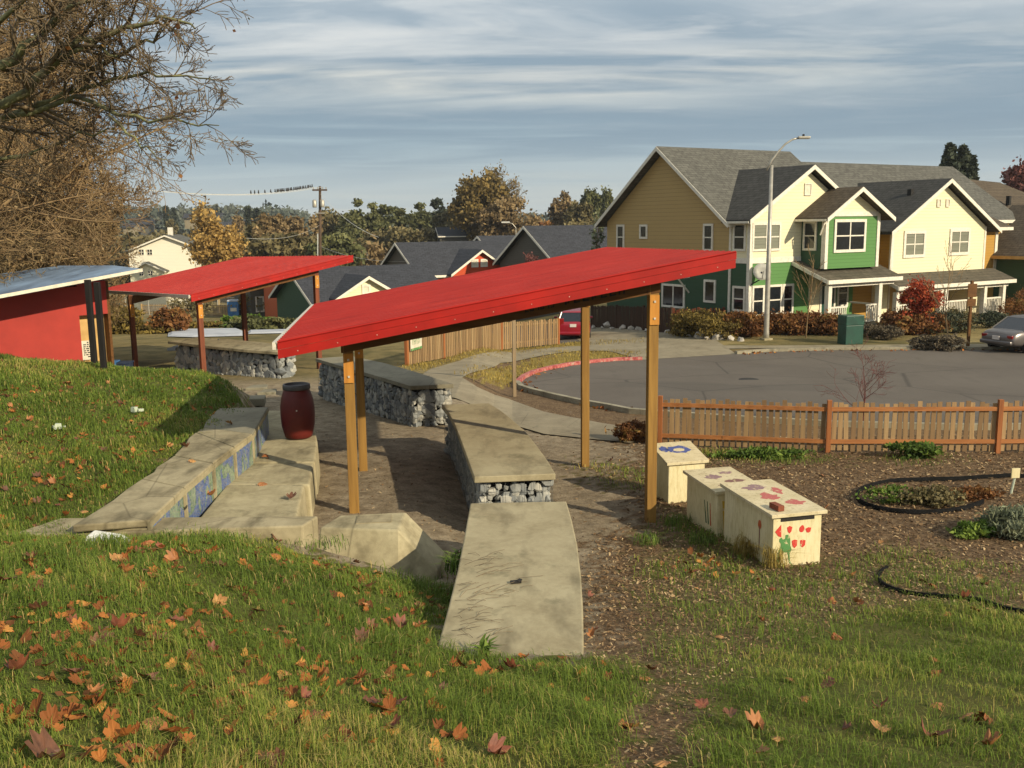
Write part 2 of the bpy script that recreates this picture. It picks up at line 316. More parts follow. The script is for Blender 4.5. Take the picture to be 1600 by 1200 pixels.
# ------------------------------------------------------------------ mesh builder
class MB:
    def __init__(s, T=None): s.v = []; s.f = []; s.T = T; s.tone = []
    def add(s, vs, fs, tone=None):
        b = len(s.v)
        for p in vs:
            p = Vector((float(p[0]), float(p[1]), float(p[2]))); s.v.append(tuple(s.T @ p) if s.T else tuple(p)); s.tone.append(.5 if tone is None else tone)
        s.f += [tuple(b+i for i in f) for f in fs]; return s
    def box(s, c, d, yaw=0, tone=None, tilt=None):
        hx, hy, hz = d[0]/2, d[1]/2, d[2]/2; R = Matrix.Rotation(yaw, 3, 'Z')
        if tilt: R = R @ tilt
        vs = [Vector(c)+R @ Vector((sx*hx, sy*hy, sz*hz)) for sz in (-1, 1) for sy in (-1, 1) for sx in (-1, 1)]
        return s.add(vs, [(0, 2, 3, 1), (4, 5, 7, 6), (0, 1, 5, 4), (2, 6, 7, 3), (0, 4, 6, 2), (1, 3, 7, 5)], tone)
    def b2(s, x0, x1, y0, y1, z0, z1, tone=None): return s.box(((x0+x1)/2, (y0+y1)/2, (z0+z1)/2), (x1-x0, y1-y0, z1-z0), 0, tone)
    def hexa(s, p, tone=None):  # bottom 4 ccw, top 4 ccw
        return s.add(p, [(3, 2, 1, 0), (4, 5, 6, 7), (0, 1, 5, 4), (1, 2, 6, 5), (2, 3, 7, 6), (3, 0, 4, 7)], tone)
    def prism(s, poly, z0, z1, tone=None):
        n = len(poly); g0 = (lambda i: z0[i]) if hasattr(z0, '__len__') else (lambda i: z0); g1 = (lambda i: z1[i]) if hasattr(z1, '__len__') else (lambda i: z1)
        vs = [(p[0], p[1], g0(i)) for i, p in enumerate(poly)]+[(p[0], p[1], g1(i)) for i, p in enumerate(poly)]
        return s.add(vs, [tuple(range(n-1, -1, -1)), tuple(range(n, 2*n))]+[(i, (i+1) % n, n+(i+1) % n, n+i) for i in range(n)], tone)
    def slab(s, quad, thick, tone=None):  # roof plane given by its top corners; thickness straight down
        n = len(quad); vs = [(p[0], p[1], p[2]-thick) for p in quad]+[tuple(p) for p in quad]
        return s.add(vs, [tuple(range(n-1, -1, -1)), tuple(range(n, 2*n))]+[(i, (i+1) % n, n+(i+1) % n, n+i) for i in range(n)], tone)
    def tube(s, pts, r, n=6, cap=True, tone=None):
        pts = [Vector([float(c) for c in p]) for p in pts]; m = len(pts); rs = r if hasattr(r, '__len__') else [r]*m
        vs = []; up = None
        for i, p in enumerate(pts):
            d = (pts[min(i+1, m-1)]-pts[max(i-1, 0)])
            if d.length < 1e-9: d = Vector((0, 0, 1))
            d.normalize()
            if up is None: up = Vector((0, 0, 1)) if abs(d.z) < .9 else Vector((1, 0, 0))
            a = d.cross(up)
            if a.length < 1e-4: a = d.cross(Vector((0, 1, 0)))
            a.normalize(); b = a.cross(d); up = b
            for k in range(n):
                an = 2*math.pi*k/n; vs.append(p+a*(math.cos(an)*rs[i])+b*(math.sin(an)*rs[i]))
        fs = [(i*n+k, i*n+(k+1) % n, (i+1)*n+(k+1) % n, (i+1)*n+k) for i in range(m-1) for k in range(n)]
        if cap: fs += [tuple(range(n-1, -1, -1)), tuple((m-1)*n+k for k in range(n))]
        return s.add(vs, fs, tone)
    def lathe(s, c, prof, n=32, tone=None):
        vs = [(c[0]+r*math.cos(2*math.pi*k/n), c[1]+r*math.sin(2*math.pi*k/n), c[2]+z) for r, z in prof for k in range(n)]; m = len(prof)
        fs = [(i*n+k, i*n+(k+1) % n, (i+1)*n+(k+1) % n, (i+1)*n+k) for i in range(m-1) for k in range(n)]+[tuple(range(n-1, -1, -1)), tuple((m-1)*n+k for k in range(n))]
        return s.add(vs, fs, tone)
    def strip(s, pts, w, h, z=None):  # kerb-like band along a path of 3D points (top raised by h)
        n = len(pts); vs = []
        for i, p in enumerate(pts):
            a = np.array(pts[max(i-1, 0)]); b = np.array(pts[min(i+1, n-1)]); d = (b-a)[:2]; d = d/(np.linalg.norm(d)+1e-9); nn = np.array([-d[1], d[0]])*w/2
            for sx, zz in ((-1, -.15), (-1, h), (1, h), (1, -.15)): vs.append((p[0]+sx*nn[0], p[1]+sx*nn[1], p[2]+zz))
        fs = [(i*4+k, i*4+(k+1) % 4, (i+1)*4+(k+1) % 4, (i+1)*4+k) for i in range(n-1) for k in range(4)]+[(0, 1, 2, 3), (4*n-1, 4*n-2, 4*n-3, 4*n-4)]
        return s.add(vs, fs)
    def build(s, name, mat, parent=None, smooth=False, bevel=0, seg=2):
        me = bpy.data.meshes.new(name); o = bpy.data.objects.new(name, me)
        off = Vector((0, 0, 0)); root = parent
        while root and root.parent: root = root.parent
        if root: off = Vector(root.location)
        elif s.v:
            a = np.array(s.v); off = Vector((float(a[:, 0].mean()), float(a[:, 1].mean()), float(a[:, 2].min())))
        me.from_pydata([(v[0]-off.x, v[1]-off.y, v[2]-off.z) for v in s.v], [], s.f)
        if any(t != .5 for t in s.tone):
            a = me.attributes.new('tone', 'FLOAT', 'POINT'); a.data.foreach_set('value', s.tone)
        m = MAT[mat] if isinstance(mat, str) else mat; me.materials.append(m)
        bm = bmesh.new(); bm.from_mesh(me); bmesh.ops.recalc_face_normals(bm, faces=bm.faces); bm.to_mesh(me); bm.free()
        if smooth: me.polygons.foreach_set('use_smooth', [True]*len(me.polygons))
        C.objects.link(o)
        if parent: o.parent = parent
        if parent is None: o.location = off
        if bevel:
            b = o.modifiers.new('bevel', 'BEVEL'); b.width = bevel; b.segments = seg; b.limit_method = 'ANGLE'
        return o
def npmesh(name, V, faces_n, mat, parent=None, tone=None, F=None):
    """fast mesh: V (n*k,3) with consecutive k-vertex faces, or F (m,k) index array"""
    V = np.asarray(V, np.float64).reshape(-1, 3); off = np.zeros(3)
    root = parent
    while root and root.parent: root = root.parent
    if root: off = np.array(root.location)
    else: off = np.array([V[:, 0].mean(), V[:, 1].mean(), V[:, 2].min()])
    me = bpy.data.meshes.new(name); nv = len(V); me.vertices.add(nv); me.vertices.foreach_set('co', (V-off).astype(np.float32).ravel())
    if F is None: F = np.arange(nv).reshape(-1, faces_n)
    nf, k = F.shape; me.loops.add(nf*k); me.loops.foreach_set('vertex_index', F.astype(np.int32).ravel())
    me.polygons.add(nf); me.polygons.foreach_set('loop_start', (np.arange(nf)*k).astype(np.int32)); me.polygons.foreach_set('loop_total', np.full(nf, k, np.int32))
    me.update(calc_edges=True)
    if tone is not None:
        a = me.attributes.new('tone', 'FLOAT', 'POINT'); a.data.foreach_set('value', np.clip(tone, 0, 1).astype(np.float32))
    me.materials.append(MAT[mat] if isinstance(mat, str) else mat)
    me.polygons.foreach_set('use_smooth', [False]*nf)
    o = bpy.data.objects.new(name, me); C.objects.link(o)
    if parent: o.parent = parent
    else: o.location = off
    return o
def tag(o, label=None, cat=None, group=None, kind=None):
    if label: o['label'] = label
    if cat: o['category'] = cat
    if group: o['group'] = group
    if kind: o['kind'] = kind
    return o
def thing(name, label, cat, loc, group=None, kind=None):
    o = bpy.data.objects.new(name, None); C.objects.link(o); o.location = Vector([float(c) for c in loc]); o.empty_display_size = .2
    return tag(o, label, cat, group, kind)
def copy_thing(src, loc, rotz=None, label=None, scale=None):
    r = src.copy(); C.objects.link(r); r.location = Vector([float(c) for c in loc])
    if rotz is not None: r.rotation_euler.z = rotz
    if scale: r.scale = (scale,)*3
    if label: r['label'] = label
    for ch in src.children:
        c = ch.copy(); C.objects.link(c); c.parent = r
        for g in ch.children:
            d = g.copy(); C.objects.link(d); d.parent = c
    return r
# ------------------------------------------------------------------ foliage
def rquads(P, size, tone, elong=1.5, up=None):
    """random oriented leaf quads at points P"""
    n = len(P); a = RNG.normal(size=(n, 3)); a /= np.linalg.norm(a, axis=1)[:, None]; b = RNG.normal(size=(n, 3))
    b -= (a*b).sum(1)[:, None]*a; b /= np.linalg.norm(b, axis=1)[:, None]
    sz = (size*RNG.uniform(.6, 1.35, n))[:, None]
    V = np.stack([P-a*sz*elong*.5, P+b*sz*.5, P+a*sz*elong*.5, P-b*sz*.5], 1)
    return V.reshape(-1, 3), np.repeat(tone, 4)
def crown_pts(c, r, nclump, per, spread=.28, flat=1.0, shell=.55):
    c = np.array(c, float); r = np.array(r, float) if hasattr(r, '__len__') else np.array([r]*3, float)
    d = RNG.normal(size=(nclump, 3)); d /= np.linalg.norm(d, axis=1)[:, None]
    rad = shell+(1-shell)*RNG.random(nclump)**.6; rad = np.where(RNG.random(nclump) < .25, RNG.random(nclump)*.7, rad)
    cc = d*rad[:, None]; sc = spread*RNG.uniform(.55, 1.3, nclump)
    pt = RNG.random(nclump)
    P = (cc[:, None, :]+RNG.normal(size=(nclump, per, 3))*(sc[:, None, None]*.55)*np.array([1, 1, flat])).reshape(-1, 3)
    T = np.repeat(pt, per)*.7+RNG.random(nclump*per)*.35-.02
    P = P*r+c
    return P, T, cc*r+c
def leafy(parent, name, c, r, nclump, per, size, mat, spread=.28, flat=.8, shell=.55, elong=1.5, zmin=None):
    P, T, cc = crown_pts(c, r, nclump, per, spread, flat, shell)
    if zmin is not None: k = P[:, 2] > zmin; P, T = P[k], T[k]
    V, t = rquads(P, size, T, elong)
    npmesh(name, V, 4, mat, parent, t); return cc
def limbs(parent, base, top, cc, r0, mat='bark', name='trunk', n=14, rend=.03):
    mb = MB(); base = np.array(base, float); top = np.array(top, float)
    k = 6; pts = [base+(top-base)*i/k+np.array([random.uniform(-1, 1), random.uniform(-1, 1), 0])*r0*.5*(i > 0) for i in range(k+1)]
    mb.tube(pts, [r0*(1-.8*i/k)*(1.25 if i == 0 else 1) for i in range(k+1)], 8)
    for j in range(min(n, len(cc))):
        e = cc[j*len(cc)//n if len(cc) >= n else j]; i = random.randint(2, k-1); s = pts[i]; m = s*.5+e*.5+np.array([0, 0, -.06*np.linalg.norm(e-s)])
        mb.tube([s, m, e], [r0*.35*(1-i/k*.5), r0*.2, rend], 5, False)
    return mb.build(name, mat, parent, True)
def branches(mb, p, d, ln, r, lvl, kids, bend=.25, grav=0.0, nseg=5, sides=None, spread=.9, ratio=.55, rmin=.004, ends=None, start=.25):
    p = np.array(p, float); d = np.array(d, float); d /= np.linalg.norm(d); pts = [p.copy()]; dirs = [d.copy()]
    for i in range(nseg):
        d = d+RNG.normal(size=3)*bend/nseg**.5*.8; d[2] += grav/nseg; d /= np.linalg.norm(d); p = p+d*ln/nseg; pts.append(p.copy()); dirs.append(d.copy())
    rs = [max(rmin, r*(1-.75*i/nseg)) for i in range(nseg+1)]
    mb.tube(pts, rs, sides[0] if sides else 3, False)
    if ends is not None and lvl <= 1: ends += pts[2:]
    if lvl <= 0: return
    k = kids[0]
    for j in range(k):
        t = start+(1-start)*(j+random.random())/k; i = min(int(t*nseg), nseg-1); f = t*nseg-i; q = pts[i]*(1-f)+pts[i+1]*f
        a = RNG.normal(size=3); a -= a.dot(dirs[i])*dirs[i]; a /= np.linalg.norm(a); nd = dirs[i]*math.cos(spread)+a*math.sin(spread)*random.uniform(.7, 1.2)
        branches(mb, q, nd, ln*ratio*random.uniform(.6, 1.25)*(1.15-.5*t), rs[i]*.6, lvl-1, kids[1:], bend, grav, max(3, nseg-1), sides[1:] if sides and len(sides) > 1 else sides, spread, ratio, rmin, ends, start)
def conifer(label, base, h, r, mat='leaf_dark', n=2600, group=None, size=.5, cat='tree', gap=.0):
    base = np.array(base, float); t = thing('conifer_tree', label, cat, base, group)
    MB().tube([base-[0, 0, .5], base+[0, 0, h*.96]], [h*.018, .02], 6).build('trunk', 'bark', t)
    nb = max(24, n//26); hh = .12+.86*np.sort(RNG.random(nb))**.85; an = RNG.uniform(0, 2*math.pi, nb); P = []; T = []
    for i in range(nb):
        L = r*(1-hh[i])**.8*RNG.uniform(.65, 1.15)+.03*r; k = n//nb; s = RNG.random(k)**.7
        q = np.stack([np.cos(an[i])*s*L, np.sin(an[i])*s*L, hh[i]*h-s*L*.28+RNG.normal(size=k)*.05*L], 1)+RNG.normal(size=(k, 3))*size*.35*(1-hh[i]*.6)
        P.append(q+base); T.append(np.full(k, RNG.random()*.6)+RNG.random(k)*.4)
    V, tt = rquads(np.concatenate(P), size, np.concatenate(T), 1.9); npmesh('crown', V, 4, mat, t, tt); return t
# ------------------------------------------------------------------ camera, light, sky
sc = bpy.context.scene
cam = bpy.data.cameras.new('camera'); co = bpy.data.objects.new('camera', cam); C.objects.link(co); sc.camera = co
cam.sensor_fit = 'HORIZONTAL'; cam.sensor_width = 36; cam.lens = 36*CF/1600; cam.clip_end = 9000; cam.clip_start = .05
M = Matrix(((Rv[0], Uv[0], -Fv[0], 0), (Rv[1], Uv[1], -Fv[1], 0), (Rv[2], Uv[2], -Fv[2], CH), (0, 0, 0, 1))); co.matrix_world = M
SUN_EL = math.radians(26); SD = np.array([.75, -.66, 0]); SD /= np.linalg.norm(SD)
sun = bpy.data.lights.new('sun', 'SUN'); so = bpy.data.objects.new('sun', sun); C.objects.link(so)
sun.energy = 5.0; sun.angle = math.radians(.6); sun.color = (1, .86, .63)
sd = Vector((SD[0]*math.cos(SUN_EL), SD[1]*math.cos(SUN_EL), math.sin(SUN_EL))); so.rotation_euler = sd.to_track_quat('Z', 'Y').to_euler(); so.location = (20, -20, 30)
w = bpy.data.worlds.new('World'); sc.world = w; w.use_nodes = True; nt = w.node_tree; nt.nodes.clear()
def wn(k, **kw):
    n = nt.nodes.new(k)
    for a, v in kw.items(): setattr(n, a, v)
    return n
sky = wn('ShaderNodeTexSky', sky_type='NISHITA', sun_disc=False, sun_elevation=SUN_EL, sun_rotation=math.atan2(SD[0], SD[1]))
sky.air_density = 1.2; sky.dust_density = 1.5
bg = wn('ShaderNodeBackground'); bg.inputs[1].default_value = .07; nt.links.new(sky.outputs[0], bg.inputs[0])
tc = wn('ShaderNodeTexCoord'); sp = wn('ShaderNodeSeparateXYZ'); nt.links.new(tc.outputs['Generated'], sp.inputs[0])
def wm(op, a, b=None, c=None):
    n = wn('ShaderNodeMath', operation=op)
    for i, v in enumerate((a, b, c)):
        if v is None: continue
        if isinstance(v, (int, float)): n.inputs[i].default_value = v
        else: nt.links.new(v, n.inputs[i])
    return n.outputs[0]
X, Y_, Z = sp.outputs; zz = wm('ADD', wm('MAXIMUM', Z, 0.0), .055)
cb = wn('ShaderNodeCombineXYZ'); nt.links.new(wm('DIVIDE', X, zz), cb.inputs[0]); nt.links.new(wm('DIVIDE', Y_, zz), cb.inputs[1])
def wnoise(scale, sx, sy, detail, rough, off=0, rot=0.0, dist=0):
    mp = wn('ShaderNodeMapping'); mp.inputs['Scale'].default_value = (sx, sy, 1); mp.inputs['Location'].default_value = (off, off*.7, 0); mp.inputs['Rotation'].default_value = (0, 0, rot)
    nt.links.new(cb.outputs[0], mp.inputs[0]); n = wn('ShaderNodeTexNoise'); n.inputs['Scale'].default_value = scale; n.inputs['Detail'].default_value = detail; n.inputs['Roughness'].default_value = rough; n.inputs['Distortion'].default_value = dist
    nt.links.new(mp.outputs[0], n.inputs[0]); return n.outputs['Fac']
def wramp(f, stops):
    r = wn('ShaderNodeValToRGB'); e = r.color_ramp.elements
    while len(e) < len(stops): e.new(.5)
    for i, (p, c) in enumerate(stops):
        c = (c, c, c) if isinstance(c, (int, float)) else c; e[i].position = p; e[i].color = (*c[:3], 1)
    nt.links.new(f, r.inputs[0]); return r.outputs[0]
def wmix(f, a, b):
    m = wn('ShaderNodeMix', data_type='RGBA')
    for s_, v in ((m.inputs[0], f), (m.inputs[6], a), (m.inputs[7], b)):
        if isinstance(v, (int, float)): s_.default_value = v
        elif isinstance(v, tuple): s_.default_value = (*v[:3], 1)
        else: nt.links.new(v, s_)
    return m.outputs[2]
n_big = wnoise(.55, .55, 1.0, 5, .55, 3.1, .06, .4); n_str = wnoise(.8, .42, 1.1, 7, .56, 8.3, .08, .6); n_fine = wnoise(2.2, .6, 1.1, 7, .6, 1.7, -.06, .5)
# overcast veil: pale grey high up, slate-blue bands lower, pale band at the horizon
Zd = wm('ADD', Z, wm('MULTIPLY', wm('SUBTRACT', n_big, .5), .07))
el = wramp(Zd, [(0.0, lin('bfc4c0')), (.05, lin('a6b5bc')), (.082, lin('93a7b3')), (.104, lin('7b90a1')), (.125, lin('abb4b8')), (.143, lin('dad7cc')), (.165, lin('b3babe')), (.205, lin('a9b4bc')), (.26, lin('c3c8ca'))])
bright = wmix(wramp(n_big, [(.42, 0.0), (.62, 1.0)]), lin('b2bac0'), lin('e8e6e0'))
high = wramp(Z, [(.12, 0.0), (.22, 1.0)])
dark = wmix(wramp(n_str, [(.44, 1.0), (.6, 0.0)]), el, lin('7c91a2'))
midm = wramp(Z, [(.04, .1), (.09, 1.0), (.17, .9), (.26, .25)])
c1 = wmix(midm, el, dark)
lights = wramp(n_str, [(.5, 0.0), (.68, .8)])
c2 = wmix(wm('MULTIPLY', lights, high), c1, bright)
c3 = wmix(wm('MULTIPLY', wramp(n_fine, [(.5, 0.0), (.75, .45)]), wramp(Z, [(.08, 0.0), (.18, 1.0)])), c2, lin('e2e0da'))
c4 = wmix(wm('MULTIPLY', wramp(n_big, [(.36, .6), (.48, 0.0)]), high), c3, lin('94a5b1'))
bg2 = wn('ShaderNodeBackground'); bg2.inputs[1].default_value = 1.2; nt.links.new(c4, bg2.inputs[0])
mx = wn('ShaderNodeMixShader'); mx.inputs[0].default_value = .88; nt.links.new(bg.outputs[0], mx.inputs[1]); nt.links.new(bg2.outputs[0], mx.inputs[2])
wo = wn('ShaderNodeOutputWorld'); nt.links.new(mx.outputs[0], wo.inputs[0])
sc.view_settings.view_transform = 'Standard'; sc.view_settings.look = 'None'; sc.view_settings.exposure = 0.12; sc.view_settings.gamma = 1
sc.cycles.max_bounces = 6; sc.cycles.transparent_max_bounces = 6
# ------------------------------------------------------------------ zones
def inpoly(px, py, poly):
    r = np.zeros(px.shape, bool); n = len(poly); j = n-1
    for i in range(n):
        xi, yi = poly[i]; xj, yj = poly[j]
        c = ((yi > py) != (yj > py)) & (px < (xj-xi)*(py-yi)/((yj-yi) if yj != yi else 1e-9)+xi); r ^= c; j = i
    return r
PL = lambda pts: [tuple(PT(*p)[:2]) for p in pts]
GL = PL([(0, 562), (165, 585), (300, 596), (384, 622)])
G_LEFT = [(-25, 3), (-25, 27), (-9, 27), (-5.6, 20.5), (-4.9, 17.2), (-4.6, 10.1), (-2.1, 9.9), (-.8, 10.0), (-.55, 9.6), (-.6, 7.1), (.52, 6.75), (1.0, 6.2), (.65, 5.2), (.35, 3.5), (.3, -6), (-25, -6)]
G_RIGHT = PL([(1085, 1198), (1090, 1110), (1150, 1040), (1290, 975), (1420, 940), (1598, 962)])+[(9, 10.2), (12, -6), (.9, -6)]
G_SPARSE = PL([(1000, 880), (1060, 850), (1200, 892), (1420, 860), (1598, 890), (1598, 960), (1300, 1020), (1100, 1100), (1050, 1120), (1020, 1010)])
G_FENCE = [PL(q) for q in ([(1090, 722), (1290, 724), (1290, 709), (1090, 702)], [(1390, 724), (1460, 724), (1460, 708), (1390, 708)], [(925, 722), (990, 735), (1000, 770), (950, 760)], [(1060, 860), (1160, 900), (1210, 900), (1100, 820), (1040, 800)])]
DIRT = PL([(560, 560), (720, 612), (860, 655), (1000, 700), (1004, 835), (935, 840), (918, 960), (916, 1050)])+[(-.7, 7.0), (-.9, 9.9), (-4.3, 9.9), (-4.4, 17), (-5.6, 21), (-12, 32), (-6, 40)]
VERGE = PL([(722, 592), (760, 574), (880, 549), (1000, 549), (1003, 560), (930, 564), (860, 574), (815, 590), (803, 602)])
VERGE2 = PL([(636, 574), (640, 568), (785, 546), (872, 536), (1000, 530), (1000, 536), (880, 543), (700, 566), (650, 582)])
def zones(x, y, j=.22):
    x = np.asarray(x, float)+RNG.normal(size=np.shape(x))*j*np.clip(np.asarray(y)/9, .5, 2); y = np.asarray(y, float)+RNG.normal(size=np.shape(y))*j*np.clip(np.asarray(y)/9, .5, 2)
    g = np.zeros(x.shape); g[inpoly(x, y, G_LEFT)] = 1; g[inpoly(x, y, G_RIGHT)] = .9; m = inpoly(x, y, G_SPARSE); g[m] = np.maximum(g[m], .38)
    for q in G_FENCE: m = inpoly(x, y, q); g[m] = np.maximum(g[m], .6)
    d = inpoly(x, y, DIRT)*(1-(g > 0)*1.0); v = (inpoly(x, y, VERGE) | inpoly(x, y, VERGE2))*1.0
    return g, d, v
def m_ground():
    t = NT('ground'); g = t.attr('gw'); d = t.attr('dw'); y = t.attr('yw'); fz = t.attr('fw')
    n = t.noise(.9, 6, None, .65); n2 = t.noise(22, 6, None, .75); n3 = t.noise(4, 5, None, .7)
    mulch = t.ramp(n2, [(.33, lin('4e3e2c')), (.5, lin('705c44')), (.64, lin('947e60')), (.74, lin('b29c78'))])
    mulch = t.mix(t.ramp(n3, [(.4, .45), (.62, 0.0)]), mulch, lin('463426'))
    dirt = t.ramp(n3, [(.32, lin('706452')), (.5, lin('8c7f69')), (.68, lin('a3967f'))]); dirt = t.mix(t.ramp(n2, [(.45, 0.0), (.68, .5)]), dirt, lin('5c4e3b'))
    dirt = t.mix(t.ramp(t.noise(120, 2), [(.6, 0.0), (.75, .5)]), dirt, lin('a89a80'))
    gr = t.ramp(n2, [(.35, lin('454a22')), (.55, lin('5a602a')), (.7, lin('76703a'))]); gr = t.mix(t.ramp(n, [(.4, 0.0), (.7, .35)]), gr, lin('5f5128'))
    dry = t.ramp(n2, [(.35, lin('6b5c30')), (.55, lin('8a7a40')), (.7, lin('a08d50'))])
    far = t.ramp(t.noise(.06, 6), [(.35, lin('5c5638')), (.5, lin('84754c')), (.65, lin('9c8b60'))]); far = t.mix(t.ramp(t.noise(1.2, 5), [(.42, 0.0), (.6, .5)]), far, lin('3e4226'))
    c = t.mix(d, mulch, dirt); c = t.mix(g, c, gr); c = t.mix(y, c, dry); c = t.mix(fz, c, far); t.color(c); t.rough(.95); t.b.inputs['Specular IOR Level'].default_value = .15
    t.bumps([(n2, .7, .03), (n3, .5, .05), (t.noise(90, 3), .4, .006)]); return t.m
MAT['ground'] = m_ground()
gx = np.concatenate([-np.geomspace(6000, 10.3, 60), np.arange(-10, 12.01, .1), np.geomspace(12.3, 6000, 60)])
gy = np.concatenate([[-60, -30, -15, -8, -4, -2, -1], np.arange(0, 26, .1), np.arange(26, 60, .5), np.geomspace(61, 6000, 70)])
XX, YY = np.meshgrid(gx, gy); nx, ny = len(gx), len(gy)
gz = th(XX, YY)+(YY < 60)*RNG.normal(size=XX.shape)*.006
V = np.stack([XX, YY, gz], -1).reshape(-1, 3); i0 = (np.arange(ny-1)[:, None]*nx+np.arange(nx-1)[None]).ravel()
ground = npmesh('ground', V, 4, 'ground', None, None, np.stack([i0, i0+1, i0+nx+1, i0+nx], 1)); tag(ground, 'sloping ground of lawn, bark mulch and packed dirt', 'ground', kind='structure')
ground.data.polygons.foreach_set('use_smooth', [True]*len(ground.data.polygons))
zg, zd, zy = zones(V[:, 0], V[:, 1]); ff = ss((V[:, 1]-27)/4)*np.where(V[:, 0] < -1.5, 1, 0)+ss((V[:, 1]-38)/4); ff = np.clip(ff, 0, 1)*(1-zy)
zd = np.where((V[:, 1] > 27) & (V[:, 0] > -11) & (V[:, 0] < -3) & (V[:, 1] < 34), 1, zd)
for nme, arr in (('gw', zg), ('dw', zd), ('yw', zy), ('fw', ff)):
    a = ground.data.attributes.new(nme, 'FLOAT', 'POINT'); a.data.foreach_set('value', arr.astype(np.float32))
def sheet(name, poly, mat, off=.02, label=None, cat=None, kind='structure', step=1.0):
    bm = bmesh.new(); bm.faces.new([bm.verts.new((p[0], p[1], 0)) for p in poly])
    xs = [p[0] for p in poly]; ys = [p[1] for p in poly]
    for ax, lo, hi in ((0, min(xs), max(xs)), (1, min(ys), max(ys))):
        st = max(step, (hi-lo)/60); v = math.ceil(lo/st)*st
        while v < hi:
            no = (1, 0, 0) if ax == 0 else (0, 1, 0); co_ = (v, 0, 0) if ax == 0 else (0, v, 0)
            bmesh.ops.bisect_plane(bm, geom=bm.verts[:]+bm.edges[:]+bm.faces[:], plane_co=co_, plane_no=no); v += st
    bmesh.ops.triangulate(bm, faces=bm.faces[:])
    for v in bm.verts: v.co.z = tz(v.co.x, v.co.y)+off
    me = bpy.data.meshes.new(name); bm.to_mesh(me); bm.free(); me.materials.append(MAT[mat]); o = bpy.data.objects.new(name, me); C.objects.link(o)
    return tag(o, label, cat, kind=kind)
arc_px = [(1003, 563), (965, 564), (930, 567), (890, 572), (862, 577), (835, 584), (818, 592), (808, 601), (814, 608), (832, 614), (865, 622), (905, 631), (950, 639), (985, 646)]
arc = [tuple(PT(*p)[:2]) for p in arc_px]; near_k = [(5.2, 22.9), (7.5, 21.8), (10, 21.2), (14, 21), (60, 21)]
farpx = [(1150, 554), (1200, 550), (1300, 548), (1400, 547), (1500, 547), (1598, 547)]; fark = [tuple(PT(*p)[:2]) for p in farpx]
sheet('road', arc+near_k+[(60, 42)]+fark[::-1], 'asphalt', .02, 'asphalt cul-de-sac behind the picket fence', 'road')
sheet('driveway', [fark[0], arc[0]]+PL([(925, 545), (900, 530), (925, 512), (955, 513), (1050, 522), (1120, 533)]), 'concrete_path', .026, 'pale driveway leading from the turning circle', 'driveway')
sheet('parking_court', PL([(1118, 531), (1050, 520), (955, 511), (925, 509), (700, 500)])+[(-2, 60), (1, 44.5)]+PL([(900, 534)]), 'asphalt', .014, 'grey parking court beside the houses', 'road')
sheet('sidewalk', PL([(990, 541), (885, 542), (800, 549), (722, 563), (672, 578), (655, 592), (700, 622), (760, 645), (850, 680), (985, 694), (1002, 690), (1000, 672), (940, 663), (850, 645), (795, 625), (745, 606), (722, 592), (740, 583), (782, 568), (850, 556), (905, 549), (998, 550)]), 'concrete_path', .03, 'concrete footpath curving round the verge', 'path', step=.5)
sheet('sidewalk', PL([(1128, 541), (1200, 541), (1598, 538)])+[(60, 44)]+[(60, 42.6)]+PL([(1598, 543), (1200, 545), (1135, 546)]), 'concrete_path', .03, 'concrete footpath in front of the yellow houses', 'path')
sheet('house_lawn', PL([(1135, 551), (1180, 546), (1598, 543)])+[(60, 42.2)]+PL([(1598, 546), (1200, 549)]), 'ground', .024, 'strip of grass along the far kerb', 'grass')
def kerb(pts, mat, name, label):
    P = [(p[0], p[1], tz(p[0], p[1])+.02) for p in pts]; o = MB().strip(P, .16, .12).build(name, mat); tag(o, label, 'kerb', kind='structure')
kerb(arc[:8], 'kerb_red', 'red_kerb', 'kerb painted red with worn patches'); kerb(arc[7:]+near_k, 'kerb', 'kerb', 'grey concrete kerb behind the picket fence'); kerb(fark+[(60, 42)], 'kerb', 'kerb', 'grey concrete kerb before the yellow houses')
# manhole and oil stains
o = MB().lathe((PT(1170, 594)[0], PT(1170, 594)[1], PT(1170, 594)[2]+.02), [(.33, 0), (.33, .008), (.3, .01)], 24).build('manhole_cover', 'dark_core'); tag(o, 'round dark manhole cover in the asphalt', 'manhole cover')
